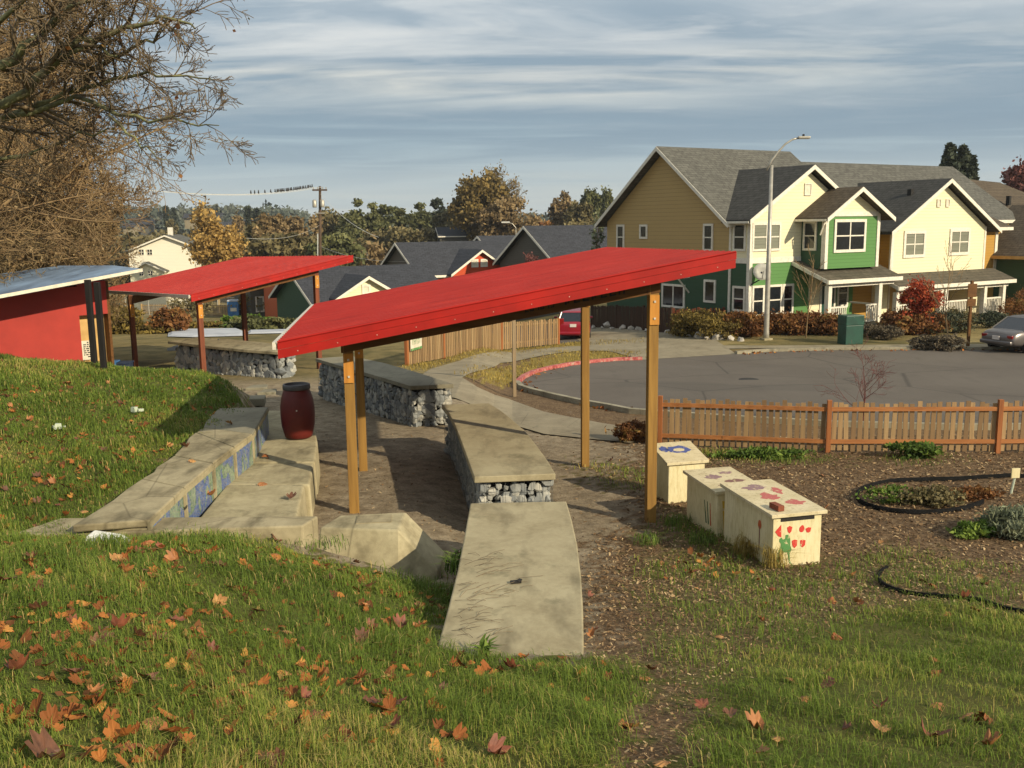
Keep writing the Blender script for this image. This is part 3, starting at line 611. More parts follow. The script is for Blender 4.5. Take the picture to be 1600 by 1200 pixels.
# ------------------------------------------------------------------ grass and chips
def blades(n, ylo, yhi, spread, gsel, name, mat, label, ln=(.05, .11), wd=.0045, thr=None):
    Y = RNG.uniform(ylo, yhi, n); X = RNG.uniform(-1, 1, n)*(spread*Y+1.0); g, d, v = zones(X, Y, .12)
    k = gsel(X, Y, g, d, v); X, Y = X[k], Y[k]; n = len(X); Z = th(X, Y); an = RNG.uniform(0, 2*math.pi, n)*.7+2.2*np.sin(X*2.1+np.cos(Y*1.7)); L = RNG.uniform(*ln, n)*(1+.35*np.sin(X*3.1+np.cos(Y*2.3)*2)+.25*np.sin(X*9+Y*7))
    clump = .5+.5*np.sin(X*1.7+2*np.sin(Y*1.3))*np.cos(Y*2.1+X*.8); W = wd*np.clip(Y/6.5, .8, 3.2)*RNG.uniform(.7, 1.4, n); bend = RNG.uniform(.3, 1.25, n)
    dx, dy = np.cos(an), np.sin(an); ax, ay = -dy, dx; P = np.stack([X, Y, Z-.005], 1); D = np.stack([dx, dy, 0*dx], 1); A = np.stack([ax, ay, 0*ax], 1); U = np.array([0, 0, 1.])
    m = P+D*(L*bend*.25)[:, None]+U*(L*.62)[:, None]; t_ = P+D*(L*bend*.85)[:, None]+U*(L*(1-.35*bend))[:, None]; hw = (W/2)[:, None]
    V = np.stack([P-A*hw, P+A*hw, m-A*hw*.8, m+A*hw*.8, t_], 1).reshape(-1, 3); b = np.arange(n)[:, None]*5
    F = np.concatenate([b+np.array([[0, 1, 3]]), b+np.array([[0, 3, 2]]), b+np.array([[2, 3, 4]])], 0)
    pt = .5+.5*np.sin(X*.9+1.3*np.sin(Y*.7+1))*np.sin(Y*1.1+X*.5+.6); tn = .05+.3*clump+.38*pt**2+RNG.random(n)*.42
    tn = np.where(RNG.random(n) < .06, 1, tn)*np.where(RNG.random(n) < .15, .4, 1)
    o = npmesh(name, V, 3, mat, None, np.repeat(tn, 5), F); tag(o, label, 'grass', kind='stuff')
blades(430000, 3.5, 24, .66, lambda X, Y, g, d, v: (RNG.random(len(X)) < g) & (X < .9), 'lawn_grass', 'grass', 'green lawn grass with yellowed patches on the slope', (.05, .13))
blades(330000, 3.5, 20, .66, lambda X, Y, g, d, v: (RNG.random(len(X)) < g*.9) & (X >= .9) & ((RNG.random(len(X)) < .35+.65*(np.sin(X*2.3+Y)*np.sin(Y*1.9-X) > -.3))), 'rough_grass', 'grass', 'rough grass growing through the bark mulch', (.04, .115))
blades(60000, 26, 46, .45, lambda X, Y, g, d, v: v > .5, 'verge_grass', 'dry_grass', 'dry yellow grass verge beside the footpath', (.07, .15), .006)
# longer grass against the low wall
def tufts(pts, n, r, ln, mat, name, label, cat='weed', group=None, w=.006, kind='thing', up=1.0):
    for p in pts:
        p = np.array(p); an = RNG.uniform(0, 2*math.pi, n); rr = RNG.random(n)**.6*r; L = RNG.uniform(.5, 1.1, n)*ln; be = RNG.uniform(.2, 1.1, n)
        B = p+np.stack([np.cos(an*3)*rr, np.sin(an*3)*rr, 0*rr], 1); D = np.stack([np.cos(an), np.sin(an), 0*an], 1); A = np.stack([-np.sin(an), np.cos(an), 0*an], 1)
        m = B+D*(L*be*.3)[:, None]; m[:, 2] += L*.6*up; t_ = B+D*(L*be)[:, None]; t_[:, 2] += L*(1-.4*be)*up
        V = np.stack([B-A*w/2, B+A*w/2, m+A*w*.6, m-A*w*.6, m-A*w*.6, m+A*w*.6, t_, t_], 1).reshape(-1, 3)
        o = npmesh(name, V, 4, mat, None, np.repeat(RNG.random(n), 8)); tag(o, label, cat, group)
MBX = None
def chipfield(n, ylo, yhi, sel, name, size, label):
    Y = RNG.uniform(ylo, yhi, n); X = RNG.uniform(-.9, 1, n)*(.62*Y+1.0); g, d, v = zones(X, Y, .15); k = sel(X, Y, g, d); X, Y = X[k], Y[k]; n = len(X)
    P = np.stack([X, Y, th(X, Y)+RNG.uniform(.004, .022, n)], 1); an = RNG.uniform(0, 2*math.pi, n); ti = RNG.normal(size=n)*.3
    D = np.stack([np.cos(an)*np.cos(ti), np.sin(an)*np.cos(ti), np.sin(ti)], 1); A = np.stack([-np.sin(an), np.cos(an), RNG.normal(size=n)*.35], 1)
    L = (size*RNG.uniform(.4, 1.6, n)*np.clip(Y/9, .7, 1.5))[:, None]; W = L*RNG.uniform(.18, .5, n)[:, None]
    V = np.stack([P-D*L/2-A*W/2, P+D*L/2-A*W/2, P+D*L/2+A*W/2, P-D*L/2+A*W/2], 1).reshape(-1, 3)
    pt = .5+.5*np.sin(X*1.4+np.sin(Y*2))*np.sin(Y*1.3); o = npmesh(name, V, 4, 'chips', None, np.repeat(np.clip(RNG.random(n)**1.6*.9+.15*pt, 0, 1), 4)); tag(o, label, 'wood chips', kind='stuff')
chipfield(170000, 3.5, 23, lambda X, Y, g, d: (X > .35) & (g < .7) & (d < .5) & (Y < 20.5+.0*X), 'bark_mulch', .027, 'brown bark chips strewn over the garden ground')
chipfield(16000, 10, 23, lambda X, Y, g, d: (d > .5) & (RNG.random(len(X)) < .5), 'path_litter', .022, 'small bits of bark on the packed dirt')
# ------------------------------------------------------------------ pavilions
def pavilion(label, Cc, yaw, Lu, Lv, su, sv, posts, post_mats, group, beam_text=False, pw=.14, rm='red_metal'):
    u = np.array([math.cos(yaw), math.sin(yaw), su]); v = np.array([-math.sin(yaw), math.cos(yaw), sv]); Cc = np.array(Cc)
    gp = np.array([posts[0][0], posts[0][1], posts[0][2]]); root = thing('pavilion', label, 'pavilion', gp, group)
    uh = u/np.linalg.norm(u); n_ = np.cross(u, v); n_ /= np.linalg.norm(n_)
    def rz(x, y):
        d = np.array([x, y])-Cc[:2]; a = d[0]*math.cos(yaw)+d[1]*math.sin(yaw); b = -d[0]*math.sin(yaw)+d[1]*math.cos(yaw); return Cc[2]+a*su+b*sv
    # ribbed sheet
    prof = []; t = 0.0; pitch = .23
    while t < Lv-.01:
        for dt, h in ((0, 0), (.155, 0), (.17, .03), (.205, .03), (.22, 0)):
            if t+dt < Lv: prof.append((t+dt, h))
        t += pitch
    prof.append((Lv, 0)); pr = MB(); m = len(prof)
    top = [Cc+v*a+n_*h for a, h in prof]; bot = [Cc+v*a+n_*(h-.012) for a, h in prof]
    vs = top+[p+u*Lu for p in top]+bot+[p+u*Lu for p in bot]
    fs = [(i, i+1, m+i+1, m+i) for i in range(m-1)]+[(2*m+i, 3*m+i, 3*m+i+1, 2*m+i+1) for i in range(m-1)]+[(i, 2*m+i, 2*m+i+1, i+1) for i in range(m-1)]+[(m+i, m+i+1, 3*m+i+1, 3*m+i) for i in range(m-1)]+[(0, m, 3*m, 2*m), (m-1, 3*m-1, 4*m-1, 2*m-1)][:2]
    pr.add(vs, fs); pr.build('roof_sheet', rm, root)
    def board(p, q, h, th_, dz, mat, name, side):  # vertical board hung under line p-q, offset sideways
        s_ = np.array(side)*th_; P = [p-[0, 0, h-dz], q-[0, 0, h-dz], q-[0, 0, h-dz]+s_, p-[0, 0, h-dz]+s_]; T_ = [p+[0, 0, dz], q+[0, 0, dz], q+[0, 0, dz]+s_, p+[0, 0, dz]+s_]
        return MB().hexa(P+T_).build(name, mat, root)
    vv = np.array([v[0], v[1], 0]); uu = np.array([u[0], u[1], 0])
    hf = .205
    f = board(Cc, Cc+u*Lu, hf*.52, .02, .02, 'red_fascia', 'fascia_board', -vv); board(Cc-[0, 0, hf*.44], Cc+u*Lu-[0, 0, hf*.44], hf*.56, .028, 0, 'red_fascia', 'fascia_board', -vv)
    rv = MB()
    for k in range(12):
        p = Cc+u*(Lu*(k+.5)/12)-vv*.03-[0, 0, hf*.72]; rv.box(p, (.011, .008, .011), yaw)
    rv.build('rivets', 'white_metal', root)
    edge = MB(); edge.tube([Cc-vv*.02+[0, 0, .018], Cc+u*Lu-vv*.02+[0, 0, .018]], .014, 5); edge.build('edge_trim', 'red_fascia', root)
    board(Cc+v*Lv, Cc+v*Lv+u*Lu, hf, .02, .015, 'red_fascia', 'fascia_board', vv)
    board(Cc+u*Lu, Cc+u*Lu+v*Lv, .1, .02, .012, 'red_fascia', 'fascia_board', uu)
    board(Cc-uu*.02, Cc-uu*.02+v*Lv, .1, .05, .012, 'white_metal', 'gutter', -uu)
    # frame
    rows = [(0, 1), (2, 3)]
    for a, b in rows:
        p, q = np.array(posts[a][:3], float), np.array(posts[b][:3], float); d = (q-p); d[2] = 0; d /= np.linalg.norm(d); s_ = np.array([d[1], -d[0], 0])
        p2, q2 = p-d*.09, q+d*.09
        P = []
        for e, off in ((p2, -.075), (q2, -.075), (q2, .075), (p2, .075)):
            x, y = (e+s_*off)[:2]; P.append(np.array([x, y, rz(x, y)-.1]))
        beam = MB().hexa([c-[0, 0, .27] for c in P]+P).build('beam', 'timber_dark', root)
        if beam_text and a == 0:
            tb = MB(); L = np.linalg.norm((q2-p2)[:2])
            def mark(a0, a1, h0, h1):
                P_ = []
                for aa, hh in ((a0, h0), (a1, h0), (a1, h1), (a0, h1)):
                    e = p2+(q2-p2)*aa; x, y = (e+s_*.079)[:2]; P_.append(np.array([x, y, rz(x, y)-.36+hh]))
                tb.hexa([c-s_*.002 for c in (P_[0], P_[1])]+[P_[1], P_[0]]+[c-s_*.002 for c in (P_[3], P_[2])]+[P_[2], P_[3]])
            glyph = {'[': '11100100100111', 'x': ''}
            segs = {'B': 'lrtmb', 'E': 'ltmb', 'K': 'ldk', 'S': 'tmbLR', 'H': 'lrm', 'I': 'l', 'P': 'lrtm', 'N': 'lrd', 'M': 'lrk', 'C': 'ltb', '1': 'r', '8': 'lrtmb', '[': 'ltb', ']': 'rtb', ' ': ''}
            def word(txt, a0, cw, h0, hh):
                for ch in txt:
                    w_ = cw*.72; st = cw*.2; sh = hh*.2
                    for s in segs[ch]:
                        if s == 'l': mark(a0, a0+st, h0, h0+hh)
                        if s == 'r': mark(a0+w_-st, a0+w_, h0, h0+hh)
                        if s == 't': mark(a0, a0+w_, h0+hh-sh, h0+hh)
                        if s == 'b': mark(a0, a0+w_, h0, h0+sh)
                        if s == 'm': mark(a0, a0+w_, h0+hh*.42, h0+hh*.42+sh)
                        if s == 'L': mark(a0, a0+st, h0, h0+hh*.5)
                        if s == 'R': mark(a0+w_-st, a0+w_, h0+hh*.5, h0+hh)
                        if s in 'dk': mark(a0+w_*.4, a0+w_*.62, h0+hh*.15, h0+hh*.85)
                    a0 += cw
            word('[8181]', .575, .016, .07, .08); word('KESKSEP', .70, .028, .07, .1)
            tb.build('stamped_lettering', 'ink', beam)
    # rafters under the sheet
    rf = MB()
    nr = 5
    for i in range(nr):
        a = .35+(Lu-.7)*i/(nr-1); p = Cc+u*a+v*.12-[0, 0, .03]; q = Cc+u*a+v*(Lv-.12)-[0, 0, .03]; s_ = uu*.02
        rf.hexa([p-s_-[0, 0, .1], p+s_-[0, 0, .1], q+s_-[0, 0, .1], q-s_-[0, 0, .1], p-s_, p+s_, q+s_, q-s_])
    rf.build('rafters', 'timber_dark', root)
    for i, (x, y, zb) in enumerate(posts):
        pm = post_mats[i]; zt = rz(x, y)-.07
        po = MB().box((x, y, (zb-.25+zt)/2), (pw, pw, zt-zb+.25), yaw).build('post', pm, root, bevel=.006)
        fx, fy = -v[0], -v[1]
        k = MB().box((x+fx*(pw/2+.012), y+fy*(pw/2+.012), zt-.53), (pw*.98, .024, .42), yaw).build('bracket_plate', 'timber_new', po)
        for dz in (.12, -.12):
            MB().lathe((0, 0, 0), [(.02, -.008), (.02, .008)], 10).build('tmp', 'white_metal', None) if False else None
            MB().box((x+fx*(pw/2+.03), y+fy*(pw/2+.03), zt-.53+dz), (.028, .016, .028), yaw).build('bolt', 'white_metal', po)
    return root
PN = [PZ(554, 800, 0), PZ(1016, 817, -.28), PZ(568, 734, -.07), PZ(914, 725, -.4)]
pavilion('open shelter with bright red metal roof over the curved counters, nearest the camera', (-3.098, 12.632, 2.579), .135, 6.285, 7.65, .173, -.014, [tuple(p) for p in PN], ['timber']*4, 'red roofed shelters', True)
fC = np.array([-9.848, 29.591, 2.054]); fy_ = .728; fu = np.array([math.cos(fy_), math.sin(fy_)]); fv = np.array([-math.sin(fy_), math.cos(fy_)])
def on_row(px, b):  # where the post line at depth b meets the pixel column
    d = ray(px, 520)[:2]; A = np.array([[fu[0], -d[0]], [fu[1], -d[1]]]); r = -(fC[:2]+fv*b); s = np.linalg.solve(A, r); return fC[:2]+fv*b+fu*s[0]
PF = []
for px, b in ((314, .3), (497, .3), (208, 4.6), (383, 4.6)):
    xy = on_row(px, b); PF.append((xy[0], xy[1], tz(*xy)))
pavilion('farther open shelter with low red metal roof beside the red shed', tuple(fC), fy_, 5.88, 8.06, .174, -.023, PF, ['timber_redbrown', 'timber_redbrown', 'timber_redbrown', 'timber_redbrown'], 'red roofed shelters', pw=.15, rm='red_metal_far')
# ------------------------------------------------------------------ gabions and counters
ICO = None
def ico():
    global ICO
    if ICO is None:
        bm = bmesh.new(); bmesh.ops.create_icosphere(bm, subdivisions=1, radius=1); ICO = (np.array([v.co[:] for v in bm.verts]), np.array([[v.index for v in f.verts] for f in bm.faces])); bm.free()
    return ICO
def stones(parent, pts, size, mat='stone', name='stones', planes=None, tonef=None):
    v0, f0 = ico(); n = len(pts); pts = np.array(pts); S = size*RNG.uniform(.6, 1.35, (n, 1, 1))*RNG.uniform(.65, 1.25, (n, 1, 3))
    q = RNG.normal(size=(n, 4)); q /= np.linalg.norm(q, axis=1)[:, None]; w_, x, y, z = q.T
    R = np.stack([1-2*(y*y+z*z), 2*(x*y-w_*z), 2*(x*z+w_*y), 2*(x*y+w_*z), 1-2*(x*x+z*z), 2*(y*z-w_*x), 2*(x*z-w_*y), 2*(y*z+w_*x), 1-2*(x*x+y*y)], 1).reshape(n, 3, 3)
    vv = v0[None]*(1+RNG.normal(size=(n, len(v0), 1))*.2)
    for _ in range(7):
        nn_ = RNG.normal(size=(n, 1, 3)); nn_ /= np.linalg.norm(nn_, axis=2, keepdims=True); dd_ = RNG.uniform(.5, .8, (n, 1, 1)); e_ = np.maximum((vv*nn_).sum(2, keepdims=True)-dd_, 0); vv = vv-e_*nn_
    vv = vv*1.12*S; vv = np.einsum('nij,nkj->nki', R, vv)+pts[:, None, :]
    if planes is not None:
        pn, pd = planes; ex = np.maximum((vv*pn[:, None, :]).sum(2, keepdims=True)-pd[:, None, None], 0); vv = vv-ex*pn[:, None, :]*.82
    F = (np.arange(n)[:, None, None]*len(v0)+f0[None]).reshape(-1, 3); return npmesh(name, vv.reshape(-1, 3), 3, mat, parent, np.repeat(RNG.random(n), len(v0)), F)
def along(poly, i0, i1, step):
    out = []
    for i in range(i0, i1):
        a, b = np.array(poly[i % len(poly)]), np.array(poly[(i+1) % len(poly)]); n = max(1, int(np.linalg.norm(b-a)/step))
        for k in range(n): out.append(a+(b-a)*k/n)
    return out
def inset(poly, d):
    c = np.mean(poly, axis=0); n = len(poly); out = []
    for i in range(n):
        a, b, e = np.array(poly[i-1]), np.array(poly[i]), np.array(poly[(i+1) % n]); t1 = (b-a)/np.linalg.norm(b-a); t2 = (e-b)/np.linalg.norm(e-b); t_ = t1+t2; t_ /= np.linalg.norm(t_); nn = np.array([-t_[1], t_[0]])
        if np.dot(nn, c-b) < 0: nn = -nn
        k = 1/max(.5, abs(np.dot(nn, np.array([-t1[1], t1[0]])))); out.append(tuple(b+nn*d*k))
    return out
def counter(label, top, zt, thick, slab_mat, step=.105, sz=.075, group=None, ins=.11, wire=True, name='stone_counter', zb=None, stone_mat='stone', smooth_slab=.012):
    c = np.mean(top, axis=0); z0 = tz(*c) if zb is None else zb; root = thing(name, label, 'counter', (c[0], c[1], z0), group)
    MB().prism(top, zt-thick, zt).build('slab_top', slab_mat, root, bevel=smooth_slab)
    g = inset(top, ins); core = inset(top, ins+.1); zs = [tz(*p)-.1 if zb is None else zb for p in core]
    MB().prism(core, zs, zt-thick).build('core', 'dark_core', root)
    P = []; PNn = []; PDd = []; ar = sum(a_[0]*b_[1]-b_[0]*a_[1] for a_, b_ in zip(top, top[1:]+top[:1])); sg_ = 1 if ar > 0 else -1
    gp = along(g, 0, len(g), step)
    for gi, p in enumerate(gp):
        tg = gp[(gi+1) % len(gp)]-gp[gi-1] if gi else gp[1]-gp[0]; tg = gp[(gi+1) % len(gp)]-p; tg = tg/(np.linalg.norm(tg)+1e-9); on = np.array([tg[1], -tg[0]])*sg_
        zz_ = (tz(*p) if zb is None else zb)+.02; k = 0
        if zb is not None and p[1] < 10.6: continue
        zz_ += random.uniform(-.5, .5)*step
        while zz_ < zt-thick-sz*.75: PNn.append((on[0], on[1], 0)); PDd.append(float(p @ on)+.04+random.uniform(-.018, .018)); P.append((p[0]+random.uniform(-.3, .3)*step, p[1]+random.uniform(-.3, .3)*step, zz_+random.uniform(-.02, .02))); zz_ += step*random.uniform(.6, .95)
    stones(root, P, sz*1.15, stone_mat, 'stone_fill', planes=(np.array(PNn), np.array(PDd)))
    if wire:
        wg = inset(top, ins-.075); wm_ = MB(); L = along(wg, 0, len(wg), .12)
        for p in L: wm_.tube([(p[0], p[1], (tz(*p) if zb is None else zb)), (p[0], p[1], zt-thick)], .0028, 3, False)
        for k in range(7):
            f = k/6; pts = [(p[0], p[1], (tz(*p) if zb is None else zb)*(1-f)+(zt-thick)*f) for p in L]; wm_.tube(pts+[pts[0]], .0028, 3, False)
        wm_.build('wire_basket', 'wire', root)
    return root
def dens(poly, k=3):
    out = []
    for i in range(len(poly)):
        a, b = np.array(poly[i]), np.array(poly[(i+1) % len(poly)])
        out.append(tuple(a))
    return out
def q2(pts, z): return [tuple(PZ(x, y, z)[:2]) for x, y in pts]
c2 = q2([(741, 745), (729, 712), (719, 685), (710, 662), (700, 643), (690, 632), (764, 630), (782, 641), (800, 655), (822, 675), (840, 698), (856, 720), (868, 740)], .75)
counter('curved concrete topped gabion counter in the middle, its end facing the camera', c2, .75, .09, 'concrete_slab', group='gabion counters', step=.1, sz=.068)
c1 = q2([(641, 603), (605, 592), (570, 582), (530, 571), (493, 560), (549, 556), (600, 567), (650, 581), (709, 600)], .7)
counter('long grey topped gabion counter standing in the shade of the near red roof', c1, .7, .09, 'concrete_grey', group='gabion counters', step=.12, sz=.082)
c3 = q2([(434, 550), (380, 546), (320, 540), (262, 533), (306, 527), (360, 530), (420, 536), (470, 545)], .33)
counter('curved rubble stone counter under the farther red roof', c3, .33, .09, 'concrete', step=.17, sz=.125, ins=.22, wire=False, name='rubble_counter')
# nearest slab
s0 = q2([(735, 786), (885, 783), (893, 810), (902, 850), (908, 900), (911, 950), (912, 1000), (912, 1032), (800, 1030), (757, 1028), (684, 1008), (700, 950), (715, 890), (726, 835)], .8)
root = counter('wide bare concrete slab at the front, sunk into the grass', s0, .8, .1, 'concrete_slab', name='concrete_counter', group='gabion counters', zb=-.1, step=.16, sz=.11, wire=False, smooth_slab=.015)
# twigs, bark bit and weed on the slab
mb = MB()
for k in range(70):
    p = PZ(random.gauss(738, 28), random.uniform(860, 1015), .805); a = random.uniform(-.6, 1.0); L = random.uniform(.08, .3); q = p+np.array([math.cos(a)*L, math.sin(a)*L, random.uniform(0, .03)]); m_ = (p+q)/2+np.array([random.uniform(-.03, .03), random.uniform(-.03, .03), .012])
    if p[0] > -.58: mb.tube([p, m_, q], .0022, 3, False)
tag(mb.build('dry_twigs', 'twig_dark'), 'dry grass stems scattered on the left of the front slab', 'twigs', kind='stuff')
p = PZ(806, 911, .802); o = MB().box((p[0], p[1], .815), (.1, .05, .02), .2).box((p[0]+.03, p[1]+.01, .825), (.06, .035, .015), .9).build('bark_piece', 'dark_core', bevel=.004); tag(o, 'dark scrap of bark lying alone on the front slab', 'bark')
tufts([PZ(757, 1028, .78)], 26, .04, .2, 'weeds', 'dandelion_plant', 'broad leaved weed at the near corner of the front slab', w=.03)
tufts([PZ(722, 890, .6)], 160, .18, .22, 'weeds', 'weed_clump', 'dark weeds crowding the left edge of the front slab', w=.012)
# ------------------------------------------------------------------ terraces, mosaic wall, seat blocks
def wp(x, y, z): return PZ(x, y, z)
fr = [PZ(240, 807, .95), PZ(288, 762, .95), PZ(333, 724, .95), PZ(366, 699, .95), PZ(395, 678, .95), PZ(419, 636, .95)]
bk = [PZ(112, 822, .95), PZ(222, 748, .95), PZ(272, 712, .95), PZ(306, 676, .95), PZ(318, 668, .95), PZ(342, 638, .95)]
fr[0] = fr[0]+(fr[0]-fr[1])*.12
root = thing('terrace_wall', 'concrete ledge with painted mosaic panels along the grassy bank', 'wall', (fr[0][0], fr[0][1], 0))
for i in range(5):
    a, b, c_, d_ = [np.array([*p[:2], 0]) for p in (fr[i], fr[i+1], bk[i+1], bk[i])]; g = .012; ax = (b-a)/np.linalg.norm(b-a); zt = .95+random.uniform(-.01, .012)
    j = [random.uniform(-.06, .06) for _ in range(4)]
    P = [a+ax*g, b-ax*g, c_-ax*g, d_+ax*g]; mid = [(P[2]*(1-t)+P[3]*t)+np.array([random.uniform(-.05, .05), random.uniform(-.03, .03), 0]) for t in (.25, .5, .75)]
    poly = [tuple(p[:2]) for p in [P[0], P[1], P[2]]+mid+[P[3]]]
    MB().prism(poly, zt-.085, zt).build('coping_stone', 'concrete' if i < 4 else 'concrete_grey', root, bevel=.018)
wallp = [tuple(p[:2]) for p in fr]; back = [(p[0]-.6, p[1]) for p in fr[::-1]]
inn = [(p[0]-.03, p[1]) for p in wallp]
MB().prism(inn+back, -.2, .86).build('wall_face', 'concrete_pale', root)
MB().prism([(p[0]+.006, p[1]) for p in wallp]+[(p[0]-.028, p[1]) for p in wallp[::-1]], .862, .93).build('painted_edge', 'concrete_pale', root)
for i in range(5):
    a, b = np.array(fr[i]), np.array(fr[i+1]); 
    n = 1 if i in (1, 2, 3) else (1 if i == 0 else 2)
    for k in range(n):
        p = a+(b-a)*((k+.04)/n); q = a+(b-a)*((k+.94)/n); nn = np.array([(b-a)[1], -(b-a)[0], 0]); nn /= np.linalg.norm(nn)
        p0, q0 = p+nn*-.022, q+nn*-.022; o_ = nn*.022
        pts = [p0, q0, q0+o_, p0+o_]
        MB().hexa([(t[0], t[1], .42) for t in pts]+[(t[0], t[1], .86) for t in pts]).build('mosaic_panel', 'mosaic', root)
        if k == 0:
            MB().hexa([((t+(a-b)*0)[0], t[1], .38) for t in [a-nn*.022, a+(b-a)/np.linalg.norm(b-a)*.05-nn*.022, a+(b-a)/np.linalg.norm(b-a)*.05+nn*.012, a+nn*.012]]+[(t[0], t[1], .9) for t in [a-nn*.022, a+(b-a)/np.linalg.norm(b-a)*.05-nn*.022, a+(b-a)/np.linalg.norm(b-a)*.05+nn*.012, a+nn*.012]]).build('mullion', 'concrete_pale', root)
# seat blocks
segs = [((346, 815), (462, 815), (476, 756), (389, 756)), ((389, 755.5), (484, 755.5), (490, 722), (412, 722)), ((412, 721.5), (492, 721.5), (496, 689), (424, 689)), ((424, 688.5), (496, 688.5), (486, 640), (433, 640))]
SL = ['nearest pale concrete seat block below the mosaic panels', 'second pale concrete seat block, striped by a shadow', 'third concrete seat block, just before the red barrel', 'shaded concrete seat block under the red barrel']
for i, s in enumerate(segs):
    P = q2(s, .5)
    P = [(P[0][0]-.32, P[0][1]), P[1], P[2], (P[3][0]-.32, P[3][1])]
    t = thing('seat_block', SL[i], 'bench', (*np.mean(P, axis=0), -.02), 'concrete seat blocks'); f = .0
    low = [(p[0]+(.03 if k in (1, 2) else 0), p[1]) for k, p in enumerate(P)]
    MB().hexa([(p[0], p[1], -.2) for p in low]+[(p[0], p[1], .5-.012*(i % 2)) for p in P]).build('block', 'concrete_pale', t, bevel=.035, seg=3)
# low wall and wedge block in front
a = PZ(-20, 815, .8); P = q2([(95, 809), (489, 806)], .84)
o = thing('low_wall', 'low concrete wall across the front of the seats, grass at its foot', 'wall', (P[0][0], P[0][1], .5))
pl = [(P[0][0]-.3, P[0][1]-.62), (P[1][0]-.04, P[1][1]-.36), (P[1][0]+.06, P[1][1]), (P[0][0], P[0][1])]
MB().prism(pl, 0.0, .84).build('wall_block', 'concrete', o, bevel=.02)
A_, B_, C_, D_ = PZ(500, 824, .62), PZ(532, 805, .62), PZ(634, 800, .62), PZ(622, 828, .62); E_ = PZ(696, 863, .12); F_ = PZ(684, 893, .12)
o = thing('wedge_block', 'sloping ended concrete block beside the foot of the front post', 'block', (float(A_[0]), float(A_[1]), .1))
mb = MB(); vs = [A_, B_, C_, D_, E_, F_]; bs = [np.array([p[0], p[1], -.2]) for p in vs]; bs[0] = bs[0]+[-.1, -.25, 0]; bs[3] = bs[3]+[0, -.25, 0]; bs[1] = bs[1]+[-.1, .05, 0]
bs[5] = bs[5]+[.02, -.06, 0]
mb.add(vs+bs, [(0, 3, 2, 1), (3, 5, 4, 2), (0, 6, 9, 3), (3, 9, 11, 5), (5, 11, 10, 4), (2, 4, 10, 8), (1, 2, 8, 7), (0, 1, 7, 6), (6, 7, 8, 9), (8, 10, 11, 9)]); mb.build('block', 'concrete_pale', o, bevel=.02)
MB().box(((A_[0]+C_[0])/2+.12, (A_[1]+C_[1])/2, .622), (.42, .3, .012), .1).build('cast_plate', 'concrete', o)
# flagstones behind the seats
for i, (x, y, wx) in enumerate([(395, 626, .7), (420, 615, .5), (404, 608, .6)]):
    p = PT(x, y); mb = MB().prism([(p[0]-wx/2, p[1]-.3), (p[0]+wx/2, p[1]-.22), (p[0]+wx/2-.1, p[1]+.3), (p[0]-wx/2+.08, p[1]+.25)], p[2]-.1, p[2]+.09)
    tag(mb.build('flagstone', 'concrete_grey', bevel=.02), ['wide flat paving stone behind the mosaic ledge', 'small paving stone at the edge of the dirt floor', 'farthest paving stone at the top of the grass bank'][i], 'paving stone', 'paving stones by the bank')
# barrel
p = PZ(467, 683, .5); b = thing('rain_barrel', 'dark red plastic barrel with grey rim on the concrete bench', 'barrel', (p[0], p[1], .5))
prof = [(.2, 0), (.23, .02), (.245, .08), (.28, .22), (.292, .4), (.29, .55), (.27, .68), (.235, .8), (.215, .84), (.205, .86)]
MB().lathe((p[0], p[1], .5), prof, 40).build('body', 'barrel', b, True)
MB().lathe((p[0], p[1], .5), [(.215, .845), (.232, .85), (.235, .88), (.232, .92), (.226, .935), (.2, .935), (.19, .9)], 40).build('rim', 'barrel_lid', b, True)
MB().box((p[0]+.05, p[1]-.295, 1.02), (.02, .015, .02)).build('plug', 'white_metal', b)
# white lump
p = PZ(172, 840, 1.12); vs = [(-.24, -.09, -.02), (.24, -.1, -.02), (.2, .1, -.02), (-.22, .08, -.02), (-.2, -.07, .1), (.22, -.07, .02), (.08, .08, .07), (-.17, .06, .12)]
o = MB().hexa([np.array(v)+[p[0], p[1], tz(p[0], p[1])+.02] for v in vs]).build('white_slab', 'white_lump', bevel=.015); tag(o, 'broken piece of white foam lying in the grass by the low wall', 'rubble')
